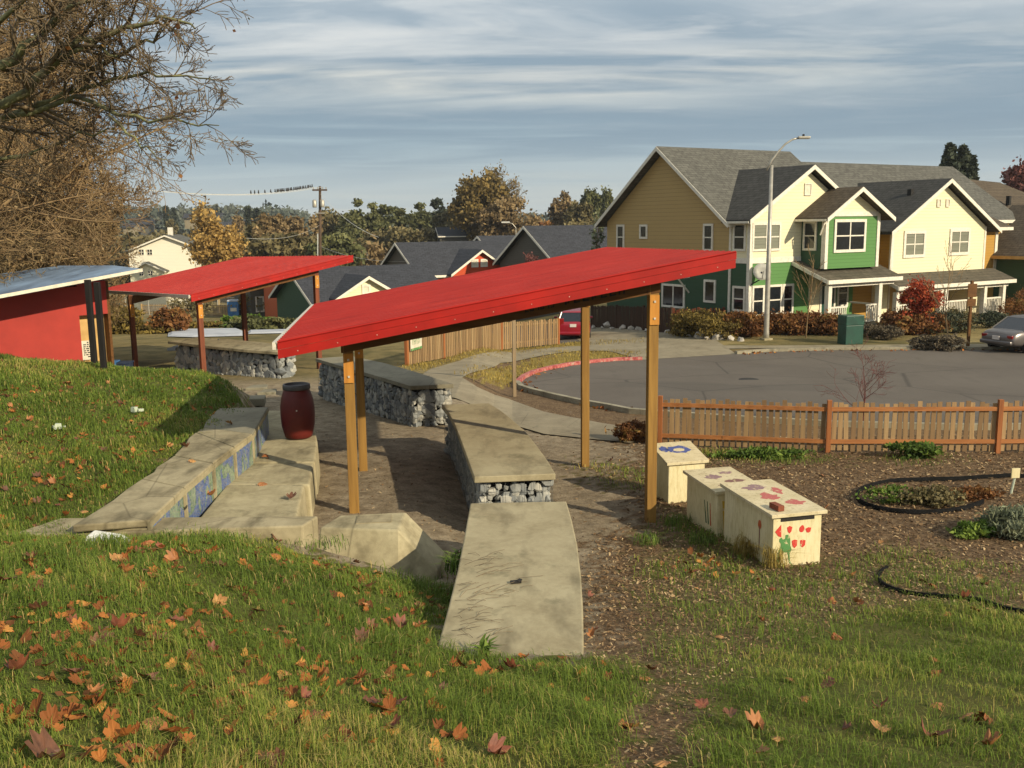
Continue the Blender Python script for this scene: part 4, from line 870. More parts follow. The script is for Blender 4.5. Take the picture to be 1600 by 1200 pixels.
# ------------------------------------------------------------------ fences
def picket_fence(name, label, pts, h, post_mat, rail_mat, picket_mat, pw=.088, sp=.125, post=.09, rails=(.22, .85), proud=.06, group=None, side=-1, ends=True, post_up=.02, jit=.02):
    pts = [np.array([p[0], p[1], tz(p[0], p[1])]) for p in pts]; root = thing(name, label, 'fence', pts[0], group)
    for i, p in enumerate(pts):
        if i in (0, len(pts)-1) and not ends: continue
        MB().box((p[0], p[1], p[2]+(h+post_up)/2-.1), (post, post, h+post_up+.2), math.atan2(*(pts[min(i+1, len(pts)-1)]-pts[max(i-1, 0)])[1::-1])).build('post', post_mat, root, bevel=.004)
    for i in range(len(pts)-1):
        a, b = pts[i], pts[i+1]; d = b-a; L = np.linalg.norm(d); d /= L; nn = np.array([d[1], -d[0], 0]); nn /= np.linalg.norm(nn)
        if nn[1]*side < 0: nn = -nn
        for rh in rails:
            p0, p1 = a+d*post/2+[0, 0, h*rh], b-d*post/2+[0, 0, h*rh]; w = nn*.02; MB().hexa([p0-w-[0, 0, .04], p1-w-[0, 0, .04], p1+w-[0, 0, .04], p0+w-[0, 0, .04], p0-w+[0, 0, .04], p1-w+[0, 0, .04], p1+w+[0, 0, .04], p0+w+[0, 0, .04]]).build('rail', rail_mat, root)
        mb = MB(); n = int((L-post)/sp)
        for k in range(n):
            c = a+d*(post/2+sp*(k+.5)*(L-post)/(n*sp))-nn*.034; lean = random.gauss(0, jit); z0 = c[2]+.03+random.uniform(-.015, .015); z1 = c[2]+h*random.uniform(.94, 1.0); w = d*pw/2; tn = random.random(); th_ = nn*.009
            q = d*lean
            mb.hexa([c-w-th_+[0, 0, z0-c[2]], c+w-th_+[0, 0, z0-c[2]], c+w+th_+[0, 0, z0-c[2]], c-w+th_+[0, 0, z0-c[2]], c-w-th_+q+[0, 0, z1-c[2]], c+w-th_+q+[0, 0, z1-c[2]], c+w+th_+q+[0, 0, z1-c[2]], c-w+th_+q+[0, 0, z1-c[2]]], tn)
        mb.build('picket_panel', picket_mat, root)
    return root
fA = [PT(1031, 697), PT(1293, 708), PT(1558, 708)]; fA.append(fA[2]+(fA[2]-fA[1])*1.0+[0, .25, 0]); fA[0] = fA[0]+np.array([0, .0, 0])
picket_fence('picket_fence', 'weathered picket fence with orange cedar rails between the garden and the turning circle', fA, 1.04, 'cedar_post', 'cedar', 'picket', post_up=.03)
fB = [PT(636, 572), PT(693, 560), PT(783, 547), PT(872, 538)]
bf = picket_fence('picket_fence', 'grey picket fence beyond the footpath, running behind the near shelter', fB, 1.25, 'cedar_post', 'timber_grey', 'picket', pw=.1, sp=.15, post=.12, side=1)
p0, p1 = fB[0], fB[1]; d = (p1-p0); d[2] = 0; d /= np.linalg.norm(d); nn = np.array([d[1], -d[0], 0]); q = p0+d*.1+nn*.1; sg = thing('fence_sign', 'white and green painted sign on the end of the back picket fence', 'sign', (q[0], q[1], q[2]+.5))
L = .95; P = [q, q+d*L, q+d*L+nn*.02, q+nn*.02]; MB().hexa([p+[0, 0, .52] for p in P]+[p+[0, 0, 1.15] for p in P]).build('board', 'sign_white', sg)
P = [q+nn*.022, q+d*L+nn*.022, q+d*L+nn*.03, q+nn*.03]; MB().hexa([p+[0, 0, .52] for p in P]+[p+[0, 0, .6] for p in P]).build('green_band', 'paint_green', sg)
mb = MB()
for k, (w_, h_) in enumerate([(.05, .18), (.06, .2), (.05, .16), (.07, .2), (.06, .18), (.09, .26)]):
    a = q+d*(.16+k*.12)+nn*.024; P = [a, a+d*.025, a+d*.025+nn*.004, a+nn*.004]; mb.hexa([p+[0, 0, .72] for p in P]+[p+[0, 0, .72+h_] for p in P]); P = [a, a+d*w_, a+d*w_+nn*.004, a+nn*.004]; zt_ = .72+h_*random.choice([.5, .9]); mb.hexa([p+[0, 0, zt_] for p in P]+[p+[0, 0, zt_+.03] for p in P])
mb.build('lettering', 'paint_green', sg)
p = PT(804, 620); o = MB().box((p[0], p[1], p[2]+1.35), (.1, .1, 2.9), .2).build('wooden_post', 'timber_grey', bevel=.006); tag(o, 'lone grey weathered post standing in the bark beside the footpath', 'post')
# ------------------------------------------------------------------ painted garden boxes
def gbox(label, bl, br, depth, h, lidz, slope, paint, lid_over=.05, z=None):
    a = np.array(bl, float); b = a+np.array([math.cos(.25), math.sin(.25), 0])*br; d = b-a; d[2] = 0; L = np.linalg.norm(d); d /= L; n_ = np.array([-d[1], d[0], 0]); z0 = min(a[2], b[2])-.06
    t = thing('garden_box', label, 'storage box', (a[0], a[1], z0+.06), 'painted garden boxes')
    def W(x, y, zz): return a*[1, 1, 0]+d*x+n_*y+[0, 0, z0+.06+zz]
    hf, hb = h, h+slope
    MB().hexa([W(0, 0, -.1), W(L, 0, -.1), W(L, depth, -.1), W(0, depth, -.1), W(0, 0, hf), W(L, 0, hf), W(L, depth, hb), W(0, depth, hb)]).build('box_body', 'cream_paint', t, bevel=.006)
    o_ = lid_over; e = .012
    lid = MB().hexa([W(-o_, -o_, hf+e), W(L+o_, -o_, hf+e), W(L+o_, depth+o_, hb+e), W(-o_, depth+o_, hb+e), W(-o_, -o_, hf+e+.045), W(L+o_, -o_, hf+e+.045), W(L+o_, depth+o_, hb+e+.045), W(-o_, depth+o_, hb+e+.045)]).build('lid', 'lid_paint', t, bevel=.005)
    return t, W, L, lid
def blob(W, plane, cx, cz, rx, rz, mat, name, parent, n=14, rnd=.12, off=.004, shape=None):
    mb = MB(); pts = shape or [(cx+rx*math.cos(2*math.pi*k/n)*(1+random.uniform(-rnd, rnd)), cz+rz*math.sin(2*math.pi*k/n)*(1+random.uniform(-rnd, rnd))) for k in range(n)]
    vs = [W(x, -off, z) if plane == 'f' else (W(-off, x, z) if plane == 'l' else W(x, z, plane(x, z))) for x, z in pts]; m = len(vs)
    vs2 = [W(x, .004, z) if plane == 'f' else (W(.004, x, z) if plane == 'l' else W(x, z, plane(x, z)-.01)) for x, z in pts]
    mb.add(vs+vs2, [tuple(range(m))]+[(i, (i+1) % m, m+(i+1) % m, m+i) for i in range(m)]); return mb.build(name, mat, parent)
b1, W1, L1, lid1 = gbox('nearest cream garden box, painted with red strawberries and a green figure', PT(1206, 885), .67, 1.3, .62, 0, .04, None)
MB().hexa([W1(.1, -.003, .565), W1(.72*L1/.85, -.003, .565), W1(.72*L1/.85, .02, .565), W1(.1, .02, .565), W1(.1, -.003, .62), W1(.72*L1/.85, -.003, .62), W1(.72*L1/.85, .02, .62), W1(.1, .02, .62)]).build('gap', 'ink', b1)  # solid black bar standing in for the shade inside the slot
S = L1/.88
for (fx, fz, sh) in [(.10, .74, [(-.055, .0), (.045, .1), (.055, -.09), (.0, -.07)]), (.315, .76, [(-.045, .035), (0, .055), (.045, .035), (.03, -.03), (0, -.06), (-.03, -.03)]), (.55, .75, None), (.675, .715, [(-.05, .02), (0, .04), (.05, .03), (.035, -.03), (0, -.045), (-.03, -.03)]), (.42, .44, [(-.05, .05), (0, .065), (.045, .05), (.04, -.03), (0, -.065), (-.035, -.03)]), (.575, .43, [(-.045, .05), (0, .06), (.05, .045), (.04, -.03), (0, -.06), (-.04, -.03)])]:
    cx, cz = fx*L1*1.08, fz*.6+.0; shp = [(cx+a*.8, cz+b*.85) for a, b in sh] if sh else None
    blob(W1, 'f', cx, cz, .036, .045, 'paint_red', 'painted_strawberry', b1, shape=shp)
fr_ = [(.03, .02), (.06, .02), (.075, .14), (.09, .165), (.2, .17), (.215, .13), (.235, .04), (.26, .0), (.27, .01), (.25, .06), (.24, .16), (.275, .2), (.25, .25), (.245, .33), (.235, .385), (.215, .36), (.215, .4), (.165, .4), (.16, .35), (.12, .34), (.1, .37), (.065, .355), (.06, .32), (.09, .29), (.085, .24), (.05, .19), (.04, .12)]
blob(W1, 'f', 0, 0, 0, 0, 'paint_green', 'painted_figure', b1, shape=[(x*.82+.04, z*.98) for x, z in fr_])
MB().hexa([W1(-.006, .32, .1), W1(-.006, .335, .1), W1(.002, .335, .1), W1(.002, .32, .1), W1(-.006, .32, .42), W1(-.006, .335, .42), W1(.002, .335, .42), W1(.002, .32, .42)]).build('painted_stem', 'paint_brown', b1)
blob(W1, 'l', .33, .44, .04, .06, 'paint_orange', 'painted_flower', b1)
def lidp(h, s, dep, e=.059): return lambda x, y: h+s*y/dep+e
for cx, cy, rx, ry, m_ in [(.3, .65, .12, .14, 'paint_pink'), (.5, .35, .12, .1, 'paint_pink'), (.3, 1.05, .14, .1, 'paint_mauve'), (.52, .85, .07, .12, 'paint_pink')]: blob(W1, lidp(.62, .04, 1.3), cx, cy, rx, ry, m_, 'painted_patch', b1, rnd=.4, n=18)
b2_, W2_, L2_, _ = gbox('middle cream garden box with faded brown rings on the lid', PT(1119, 838), .67, .98, .6, 0, .04, None)
for cx, cy, rx, ry, m_ in [(.22, .6, .12, .11, 'paint_mauve'), (.45, .35, .16, .07, 'paint_brown'), (.5, .75, .1, .06, 'paint_mauve'), (.2, .2, .08, .05, 'paint_brown')]: blob(W2_, lidp(.6, .04, .98), cx, cy, rx, ry, m_, 'painted_ring', b2_, rnd=.3, n=18)
MB().hexa([W2_(.12, -.004, .0), W2_(.3, -.004, .0), W2_(.3, .01, 0), W2_(.12, .01, 0), W2_(.08, -.004, .5), W2_(.26, -.004, .5), W2_(.26, .01, .5), W2_(.08, .01, .5)]).build('painted_stripe', 'paint_yellow', b2_)
for k in range(3): MB().hexa([W2_(-.005, .16+k*.07, .1), W2_(-.005, .19+k*.07, .1), W2_(.002, .19+k*.07, .1), W2_(.002, .16+k*.07, .1), W2_(-.005, .2+k*.09, .42), W2_(-.005, .21+k*.09, .42), W2_(.002, .21+k*.09, .42), W2_(.002, .2+k*.09, .42)]).build('painted_reed', 'paint_darkgreen' if k else 'paint_orange', b2_)
b3, W3, L3, _ = gbox('farthest and tallest cream garden box with a blue swirl on its sloping lid', PT(1044, 787), .62, .62, .62, 0, .16, None)
for cx, cy, rx, ry, m_ in [(.33, .38, .2, .12, 'paint_blue'), (.33, .36, .1, .05, 'lid_paint'), (.1, .42, .07, .09, 'paint_blue')]: blob(W3, lidp(.62, .16, .62, .06+(.004 if m_ == 'lid_paint' else 0)), cx, cy, rx, ry, m_, 'painted_swirl', b3, rnd=.15, n=20)
p = W1(.15, .18, .0); tl = W1(.12, .14, .62+.04*.14/1.3+.059); o = MB().box((tl[0], tl[1], tl[2]+.037), (.2, .09, .07), 1.9).build('brick', 'brick_red', bevel=.006); tag(o, 'single brown brick weighing down the nearest box lid', 'brick')
# ------------------------------------------------------------------ planting beds
def ring(px, w, h, name, label):
    pts = [PT(*p) for p in px]; mb = MB(); n = len(pts)
    P = []
    for p in pts: P += [p]
    vs = []; 
    for i, p in enumerate(P):
        a, b = P[i-1] if i else P[0], P[(i+1)] if i < n-1 else P[-1]; d = (b-a)[:2]; d /= np.linalg.norm(d)+1e-9; nn = np.array([-d[1], d[0]])*w/2
        for sx, z in ((-1, -.05), (-1, h), (1, h), (1, -.05)): vs.append((p[0]+sx*nn[0], p[1]+sx*nn[1], p[2]+z))
    fs = [(i*4+k, i*4+(k+1) % 4, (i+1)*4+(k+1) % 4, (i+1)*4+k) for i in range(n-1) for k in range(4)]
    o = mb.add(vs, fs).build(name, 'black_plastic', None, True); tag(o, label, 'bed edging', 'black bed edgings')
def ell(cx, cy, rx, ry, a0, a1, n=26): return [(cx+rx*math.cos(math.radians(a0+(a1-a0)*k/n)), cy+ry*math.sin(math.radians(a0+(a1-a0)*k/n))) for k in range(n+1)]
ring(ell(1440, 778, 102, 26, 20, 250)+[(1500, 751), (1545, 748), (1580, 746), (1640, 750)], .03, .075, 'bed_edging', 'black plastic edging round the middle planting bed')
ring(ell(1480, 905, 108, 30, 210, 100)[::1]+[(1530, 941), (1570, 955), (1640, 968)], .03, .05, 'bed_edging', 'black plastic edging sunk beside the grass at the right')
def plant(name, label, px, r, hgt, nclump, per, size, mat, cat='plant', group=None, spread=.35, flat=.7, elong=1.6, lift=.45, world=None, trunk=None):
    p = np.array(world) if world is not None else PT(*px); t = thing(name, label, cat, p, group)
    rr = (r, r, hgt/2) if not hasattr(r, '__len__') else (*r, hgt/2); cc = leafy(t, 'foliage', p+[0, 0, hgt*lift], rr, nclump, per, size, mat, spread, flat, .5, elong, zmin=p[2]-.02)
    if trunk: limbs(t, p-[0, 0, .1], p+[0, 0, hgt*.6], cc, trunk, n=10, rend=.006, name='stems')
    return t
plant('strawberry_plant', 'dark green leafy plants filling the left of the middle bed', (1400, 785), (.45, .25), .26, 26, 50, .035, 'weeds')
plant('dry_plant', 'brownish plants in the middle of the ringed bed', (1450, 790), (.5, .3), .32, 34, 55, .04, 'leaf_olive')
plant('dry_plant', 'low brown herbs at the right of the ringed bed', (1500, 780), (.5, .3), .2, 26, 50, .04, 'leaf_rust')
plant('lavender_bush', 'grey green lavender bush at the right edge of the picture', (1585, 836), (.45, .35), .42, 46, 150, .026, 'leaf_lavender', elong=5)
plant('herb_clump', 'fresh green clump at the foot of the lavender', (1525, 842), (.25, .2), .25, 16, 60, .035, 'weeds', elong=2.5)
plant('herb_clump', 'bright green herbs against the right picket fence', (1425, 716), (.5, .25), .32, 34, 60, .05, 'weeds', elong=2)
plant('herb_clump', 'pale green weeds at the fence between the boxes and the first post', (1190, 716), (.9, .25), .22, 34, 50, .04, 'weeds', elong=2.5)
plant('dry_bush', 'small dry bush by the footpath behind the near right post', (990, 690), (.35, .3), .45, 30, 60, .04, 'leaf_rust', elong=4)
tufts([PT(1165, 868), PT(1180, 872), PT(1210, 886)], 150, .16, .34, 'dry_grass', 'grass_tuft', 'dry grass tuft between the garden boxes', cat='grass tuft', group='tufts by the boxes')
tufts([PT(1100, 850), PT(1060, 820), PT(1010, 850)], 150, .22, .2, 'weeds', 'weed_tuft', 'low green weeds beside the box shadows', group='weeds by the boxes')
tufts([PT(x, y) for x, y in [(640, 886), (560, 868), (690, 905), (500, 856), (450, 850), (340, 850), (250, 852), (600, 876), (120, 845)]], 130, .34, .12, 'weeds', 'grass_tuft', 'taller green grass against the low concrete walls', cat='grass tuft', group='tufts at the low wall')
st = PT(1578, 772); t = thing('garden_stake', 'pale leaning plant marker stake with a cream tag', 'plant marker', st)
MB().tube([st-[0, 0, .1], st+[.07, 0, .36]], .018, 6).build('stake', 'stake', t); MB().box(st+[.05, -.03, .36], (.14, .02, .16), .1).build('marker', 'cream_paint', t)
# ------------------------------------------------------------------ yellow and green houses
HO = np.array([11.3826, 46.0222, 0.0]); e1 = np.array(E1); e2 = np.array(E2)
class Frame:
    def __init__(s, O, yaw):
        s.O = np.array(O, float); s.e1 = np.array([math.cos(yaw), math.sin(yaw), 0]); s.e2 = np.array([-math.sin(yaw), math.cos(yaw), 0])
        s.T = Matrix(((s.e1[0], s.e2[0], 0, s.O[0]), (s.e1[1], s.e2[1], 0, s.O[1]), (0, 0, 1, 0), (0, 0, 0, 1)))
    def F(s, x, y, off):
        o = s.O+s.e2*off; d = ray(x, y); k = ((o-Ov)@s.e2)/(d@s.e2); p = Ov+d*k; return float((p-o)@s.e1), float(p[2])
    def S(s, x, y, a):
        o = s.O+s.e1*a; d = ray(x, y); k = ((o-Ov)@s.e1)/(d@s.e1); p = Ov+d*k; return float((p-o)@s.e2), float(p[2])
    def mb(s): return MB(s.T)
H = Frame(HO, math.atan2(.515, .857))
def fwall(fr, poly, t0, t1, name, mat, parent):  # polygon in (s,z), extruded t0..t1
    n = len(poly); return fr.mb().add([(p[0], t0, p[1]) for p in poly]+[(p[0], t1, p[1]) for p in poly], [tuple(range(n)), tuple(range(2*n-1, n-1, -1))]+[(i, n+i, n+(i+1) % n, (i+1) % n) for i in range(n)]).build(name, mat, parent)
def swall(fr, poly, s0, s1, name, mat, parent):
    n = len(poly); return fr.mb().add([(s0, p[0], p[1]) for p in poly]+[(s1, p[0], p[1]) for p in poly], [tuple(range(n)), tuple(range(2*n-1, n-1, -1))]+[(i, n+i, n+(i+1) % n, (i+1) % n) for i in range(n)]).build(name, mat, parent)
def window(fr, parent, kind, pl, a0, a1, z0, z1, nx=2, ny=2, fw=.11, glass='glass', trim='white_trim', face=-1):
    def bx(m, x0, x1, za, zb, d0, d1):
        if kind == 'f': m.b2(x0, x1, min(pl+face*d0, pl+face*d1), max(pl+face*d0, pl+face*d1), za, zb)
        else: m.b2(min(pl+face*d0, pl+face*d1), max(pl+face*d0, pl+face*d1), x0, x1, za, zb)
    m = fr.mb(); bx(m, a0-fw, a0, z0-fw, z1+fw, -.02, .06); bx(m, a1, a1+fw, z0-fw, z1+fw, -.02, .06); bx(m, a0, a1, z1, z1+fw, -.02, .062); bx(m, a0, a1, z0-fw, z0, -.02, .07)
    for k in range(1, nx): x = a0+(a1-a0)*k/nx; bx(m, x-.035, x+.035, z0, z1, -.02, .045)
    for k in range(1, ny): z = z0+(z1-z0)*k/ny; bx(m, a0, a1, z-.03, z+.03, -.02, .04)
    w = m.build('window', trim, parent); g = fr.mb(); bx(g, a0, a1, z0, z1, -.03, .022); g.build('pane', glass, w); return w
def wpx(fr, parent, kind, pl, x0, y0, x1, y1, **k):
    f = fr.F if kind == 'f' else fr.S; a, za = f(x0, y0, pl); b, zb = f(x1, y1, pl); return window(fr, parent, kind, pl, min(a, b), max(a, b), min(za, zb), max(za, zb), **k)
def groof_t(fr, parent, sl, sc_, sr, ze, zr, t0, t1, mat, th_=.16, zel=None, bb=.2, left_t1=None):
    """gable roof, ridge along t"""
    zl = ze if zel is None else zel
    fr.mb().slab([(sl, t0, zl), (sc_, t0, zr), (sc_, t1, zr), (sl, left_t1 or t1, zl)], th_).build('roof', mat, parent)
    fr.mb().slab([(sc_, t0, zr-.002), (sr, t0, ze), (sr, t1, ze), (sc_, t1, zr-.002)], th_).build('roof', mat, parent)
    for a, za, b, zb in ((sl, zl, sc_, zr), (sc_, zr, sr, ze)):
        fr.mb().hexa([(a, t0-.035, za-bb-.03), (b, t0-.035, zb-bb-.03), (b, t0-.003, zb-bb-.03), (a, t0-.003, za-bb-.03), (a, t0-.035, za-.02), (b, t0-.035, zb-.02), (b, t0-.003, zb-.02), (a, t0-.003, za-.02)]).build('barge_board', 'white_trim', parent)
def groof_s(fr, parent, s0, s1, te0, tr, te1, ze, zr, mat, th_=.16, trim=True, bb=.2):
    fr.mb().slab([(s0, te0, ze), (s1, te0, ze), (s1, tr, zr), (s0, tr, zr)], th_).build('roof', mat, parent)
    fr.mb().slab([(s0, tr, zr-.002), (s1, tr, zr-.002), (s1, te1, ze), (s0, te1, ze)], th_).build('roof', mat, parent)
    if trim:
        for a, za, b, zb in ((te0, ze, tr, zr), (tr, zr, te1, ze)):
            fr.mb().hexa([(s0-.035, a, za-bb-.03), (s0-.003, a, za-bb-.03), (s0-.003, b, zb-bb-.03), (s0-.035, b, zb-bb-.03), (s0-.035, a, za-.02), (s0-.003, a, za-.02), (s0-.003, b, zb-.02), (s0-.035, b, zb-.02)]).build('barge_board', 'white_trim', parent)
    fr.mb().b2(s0, s1, te0-.03, te0-.003, ze-.2, ze-.01).build('eave_board', 'white_trim', parent)
G0 = -1.5
hs = thing('terraced_house', 'large yellow and green house with grey shingle roofs and porches behind the street lamp', 'house', (HO[0], HO[1], -1.3))
# main block
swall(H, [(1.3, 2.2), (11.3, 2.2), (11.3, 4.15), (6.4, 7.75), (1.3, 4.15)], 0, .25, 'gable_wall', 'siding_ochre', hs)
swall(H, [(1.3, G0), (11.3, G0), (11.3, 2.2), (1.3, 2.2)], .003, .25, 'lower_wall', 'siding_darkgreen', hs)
H.mb().b2(.3, 24, 1.5, 11.2, G0, 3.95).build('rear_wall', 'siding_gold', hs)
groof_s(H, hs, -.5, 9.3, 1.0, 6.4, 11.8, 4.03, 8.0, 'shingle_grey')
groof_s(H, hs, 9.31, 24.3, 1.4, 6.4, 11.4, 4.0, 7.45, 'shingle_grey', trim=False)
H.mb().slab([(24.31, 1.6, 3.6), (34, 1.6, 3.6), (29.5, 6.4, 6.5), (24.31, 6.4, 6.75)], .16).build('roof', 'shingle_brown', hs)
H.mb().slab([(34, 1.6, 3.6), (34, 11.4, 3.6), (29.5, 6.4, 6.5)], .16).build('roof', 'shingle_brown', hs)
H.mb().b2(24.3, 33.6, 2.0, 11, G0, 3.5).build('end_wall', 'siding_darkgreen', hs)
# wing A
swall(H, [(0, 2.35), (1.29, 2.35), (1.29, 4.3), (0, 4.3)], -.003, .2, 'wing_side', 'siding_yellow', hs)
swall(H, [(.0, G0), (1.29, G0), (1.29, 2.1), (.0, 2.1)], -.002, .2, 'wing_side', 'siding_darkgreen', hs)  # lower green taken darker here, shade of this side put into the colour
fwall(H, [(.2, 2.3), (7.4, 2.3), (7.4, 4.3), (3.75, 6.5), (.2, 4.4)], 0, 1.2, 'wing_wall', 'siding_yellow', hs)
fwall(H, [(.2, G0), (7.4, G0), (7.4, 2.15), (.2, 2.15)], 0, 1.2, 'wing_wall', 'siding_green', hs)
H.mb().b2(-.03, 7.4, -.03, .1, 2.1, 2.36).b2(-.03, -.004, .1, 1.3, 2.1, 2.36).build('belt_board', 'white_trim', hs)
H.mb().b2(-.035, .16, -.035, .16, G0, 4.3).build('corner_board', 'white_trim', hs)
H.mb().b2(-.04, .06, 1.22, 1.38, G0, 4.1).build('corner_board', 'white_trim', hs)
groof_t(H, hs, -.45, 3.75, 8.0, 4.18, 6.78, -.4, 5.2, 'shingle_wing', left_t1=1.5)
H.mb().b2(-.5, -.4, -.35, 1.3, 4.0, 4.1).build('gutter', 'white_trim', hs)
wpx(H, hs, 'f', 0, 1178, 352, 1216, 388, nx=2, ny=2, glass='glass_blind'); 
z0, z1 = -.35, .93
for a, b in ((.3, .9), (1.15, 2.1), (2.35, 2.9)): window(H, hs, 'f', 0, a, b, z0, z1, nx=1, ny=2, glass='glass')
wpx(H, hs, 's', 0, 1149, 352, 1163, 389, nx=1, ny=2, face=-1); wpx(H, hs, 's', 0, 1148, 450, 1162, 484, nx=1, ny=2)
window(H, hs, 'f', 0, 3.55, 3.95, 5.35, 5.85, nx=1, ny=1, glass='sign_white', fw=.04)
# gable end windows and back door
for x0, y0, x1, y1, n_ in ((966, 354, 974, 387, 2), (1002, 354, 1010, 370, 1), (1102, 353, 1112, 389, 2)): wpx(H, hs, 's', 0, x0, y0, x1, y1, nx=1, ny=n_)
wpx(H, hs, 's', 0, 1037, 446, 1068, 479, nx=2, ny=1); wpx(H, hs, 's', 0, 1103, 440, 1116, 470, nx=1, ny=1, glass='glass')
H.mb().tube([(.02, 1.25, 4.0), (-.06, 1.25, 3.8), (-.06, 1.25, G0)], .05, 6).build('downpipe', 'white_trim', hs)
H.mb().hexa([(-.8, 4.2, 1.25), (-.8, 4.3, 1.25), (0, 4.3, 1.25), (0, 4.2, 1.25), (-.8, 4.2, 1.33), (-.8, 4.3, 1.33), (0, 4.3, 1.33), (0, 4.2, 1.33)]).tube([(-.75, 4.25, 1.25), (0, 4.25, .5)], .05, 4).build('awning_bracket', 'white_trim', hs)
# bay B
fwall(H, [(3.45, 1.78), (7.27, 1.78), (7.27, 4.3), (3.45, 4.3)], -1.5, 0, 'bay_wall', 'siding_green', hs)
swall(H, [(-1.48, 1.8), (-.01, 1.8), (-.01, 4.3), (-1.48, 4.3)], 3.44, 3.5, 'bay_side', 'siding_darkgreen', hs)  # bay green darkened on this side, its shade put into the siding colour
fwall(H, [(3.45, 4.45), (7.27, 4.45), (5.36, 5.45)], -1.5, -1.3, 'bay_gable', 'siding_yellow', hs)
H.mb().b2(3.4, 7.32, -1.54, -1.4, 4.28, 4.5).build('belt_board', 'white_trim', hs)
H.mb().b2(3.4, 3.6, -1.545, -1.3, 1.78, 4.3).build('corner_board', 'white_trim', hs); H.mb().b2(7.12, 7.32, -1.545, -1.3, 1.78, 4.3).build('corner_board', 'white_trim', hs)
groof_t(H, hs, 2.95, 5.36, 7.85, 4.22, 5.68, -2.0, 3.0, 'shingle_brown')
H.mb().b2(2.9, 3.0, -1.95, .0, 4.05, 4.16).build('gutter', 'white_trim', hs)
window(H, hs, 'f', -1.5, 4.15, 6.15, 2.68, 4.0, 2, 2, fw=.14); wpx(H, hs, 's', 3.44, 1259, 349, 1273, 388, nx=1, ny=2)
# wall between bay and second gable
fwall(H, [(7.4, G0), (9.05, G0), (9.05, 3.7), (7.4, 3.7)], .1, 1.4, 'recess_wall', 'siding_gold', hs)
# wing 2
fwall(H, [(9.0, 1.32), (16.9, 1.32), (16.9, 3.65), (12.95, 5.95), (9.0, 3.65)], -1.0, 1.3, 'wing_wall', 'siding_yellow', hs)
swall(H, [(-.98, 1.32), (1.3, 1.32), (1.3, 3.6), (-.98, 3.6)], 8.985, 9.1, 'wing_side', 'siding_gold', hs)
H.mb().b2(8.97, 9.12, -1.03, -.88, 1.32, 3.65).build('corner_board', 'white_trim', hs); H.mb().b2(16.78, 16.93, -1.03, -.88, 1.32, 3.65).build('corner_board', 'white_trim', hs)
groof_t(H, hs, 8.35, 12.95, 17.65, 3.5, 6.2, -1.45, 5.0, 'shingle_wing')
window(H, hs, 'f', -1, 10.05, 11.5, 2.27, 3.35, 2, 2, fw=.16, glass='glass_blind'); window(H, hs, 'f', -1, 13.85, 15.3, 2.3, 3.4, 2, 2, fw=.16, glass='glass_blind')
for a in (12.45, 13.2): window(H, hs, 'f', -1, a, a+.25, 4.75, 5.1, 1, 1, fw=.03, glass='sign_white')
fwall(H, [(16.9, G0), (20.5, G0), (20.5, 3.5), (16.9, 3.5)], .6, 2, 'side_wall', 'siding_gold', hs)
window(H, hs, 'f', .6, 17.4, 18.2, 1.7, 3.2, 1, 2)
H.mb().slab([(16.9, .1, 3.6), (21.2, .1, 3.6), (21.2, 3, 4.8), (16.9, 3, 4.8)], .16).build('roof', 'shingle_brown', hs); H.mb().b2(17.6, 21.2, .05, .1, 3.4, 3.58).build('eave_board', 'white_trim', hs)
H.mb().b2(20.3, 20.55, .55, .7, 1.0, 3.5).build('corner_board', 'white_trim', hs)
# recessed ground floor
fwall(H, [(7.5, G0), (17, G0), (17, 1.4), (7.5, 1.4)], .3, 1.2, 'porch_wall', 'siding_gold', hs)
fwall(H, [(9.0, G0), (9.9, G0), (9.9, 1.3), (9.0, 1.3)], -.2, .3, 'porch_pier', 'siding_yellow', hs); fwall(H, [(15.9, G0), (17, G0), (17, 1.3), (15.9, 1.3)], -.9, .3, 'porch_pier', 'siding_yellow', hs)
H.mb().b2(5.0, 5.9, -.06, 0, -.9, 1.15).build('door', 'green_box', hs); H.mb().b2(4.88, 5.0, -.08, 0, -.9, 1.25).b2(5.9, 6.02, -.08, 0, -.9, 1.25).build('door_frame', 'white_trim', hs)
H.mb().b2(10.6, 11.5, .22, .3, -.9, 1.0).build('door', 'tan_board', hs); H.mb().b2(10.48, 10.6, .2, .3, -.9, 1.1).b2(11.5, 11.62, .2, .3, -.9, 1.1).build('door_frame', 'white_trim', hs)
H.mb().b2(4.1, 4.85, -.05, 0, -.9, 1.5).build('panel', 'siding_yellow', hs)
window(H, hs, 'f', 0, 6.3, 6.9, -.2, 1.0, 1, 2); window(H, hs, 'f', .3, 12.6, 13.5, -.1, 1.0, 1, 2); window(H, hs, 'f', .3, 14.2, 15.0, -.1, 1.0, 1, 2); window(H, hs, 'f', .3, 8.2, 8.7, -.1, 1.0, 1, 2)
window(H, hs, 's', 3.0, -.05, .0, 0, .1, 1, 1) if False else None
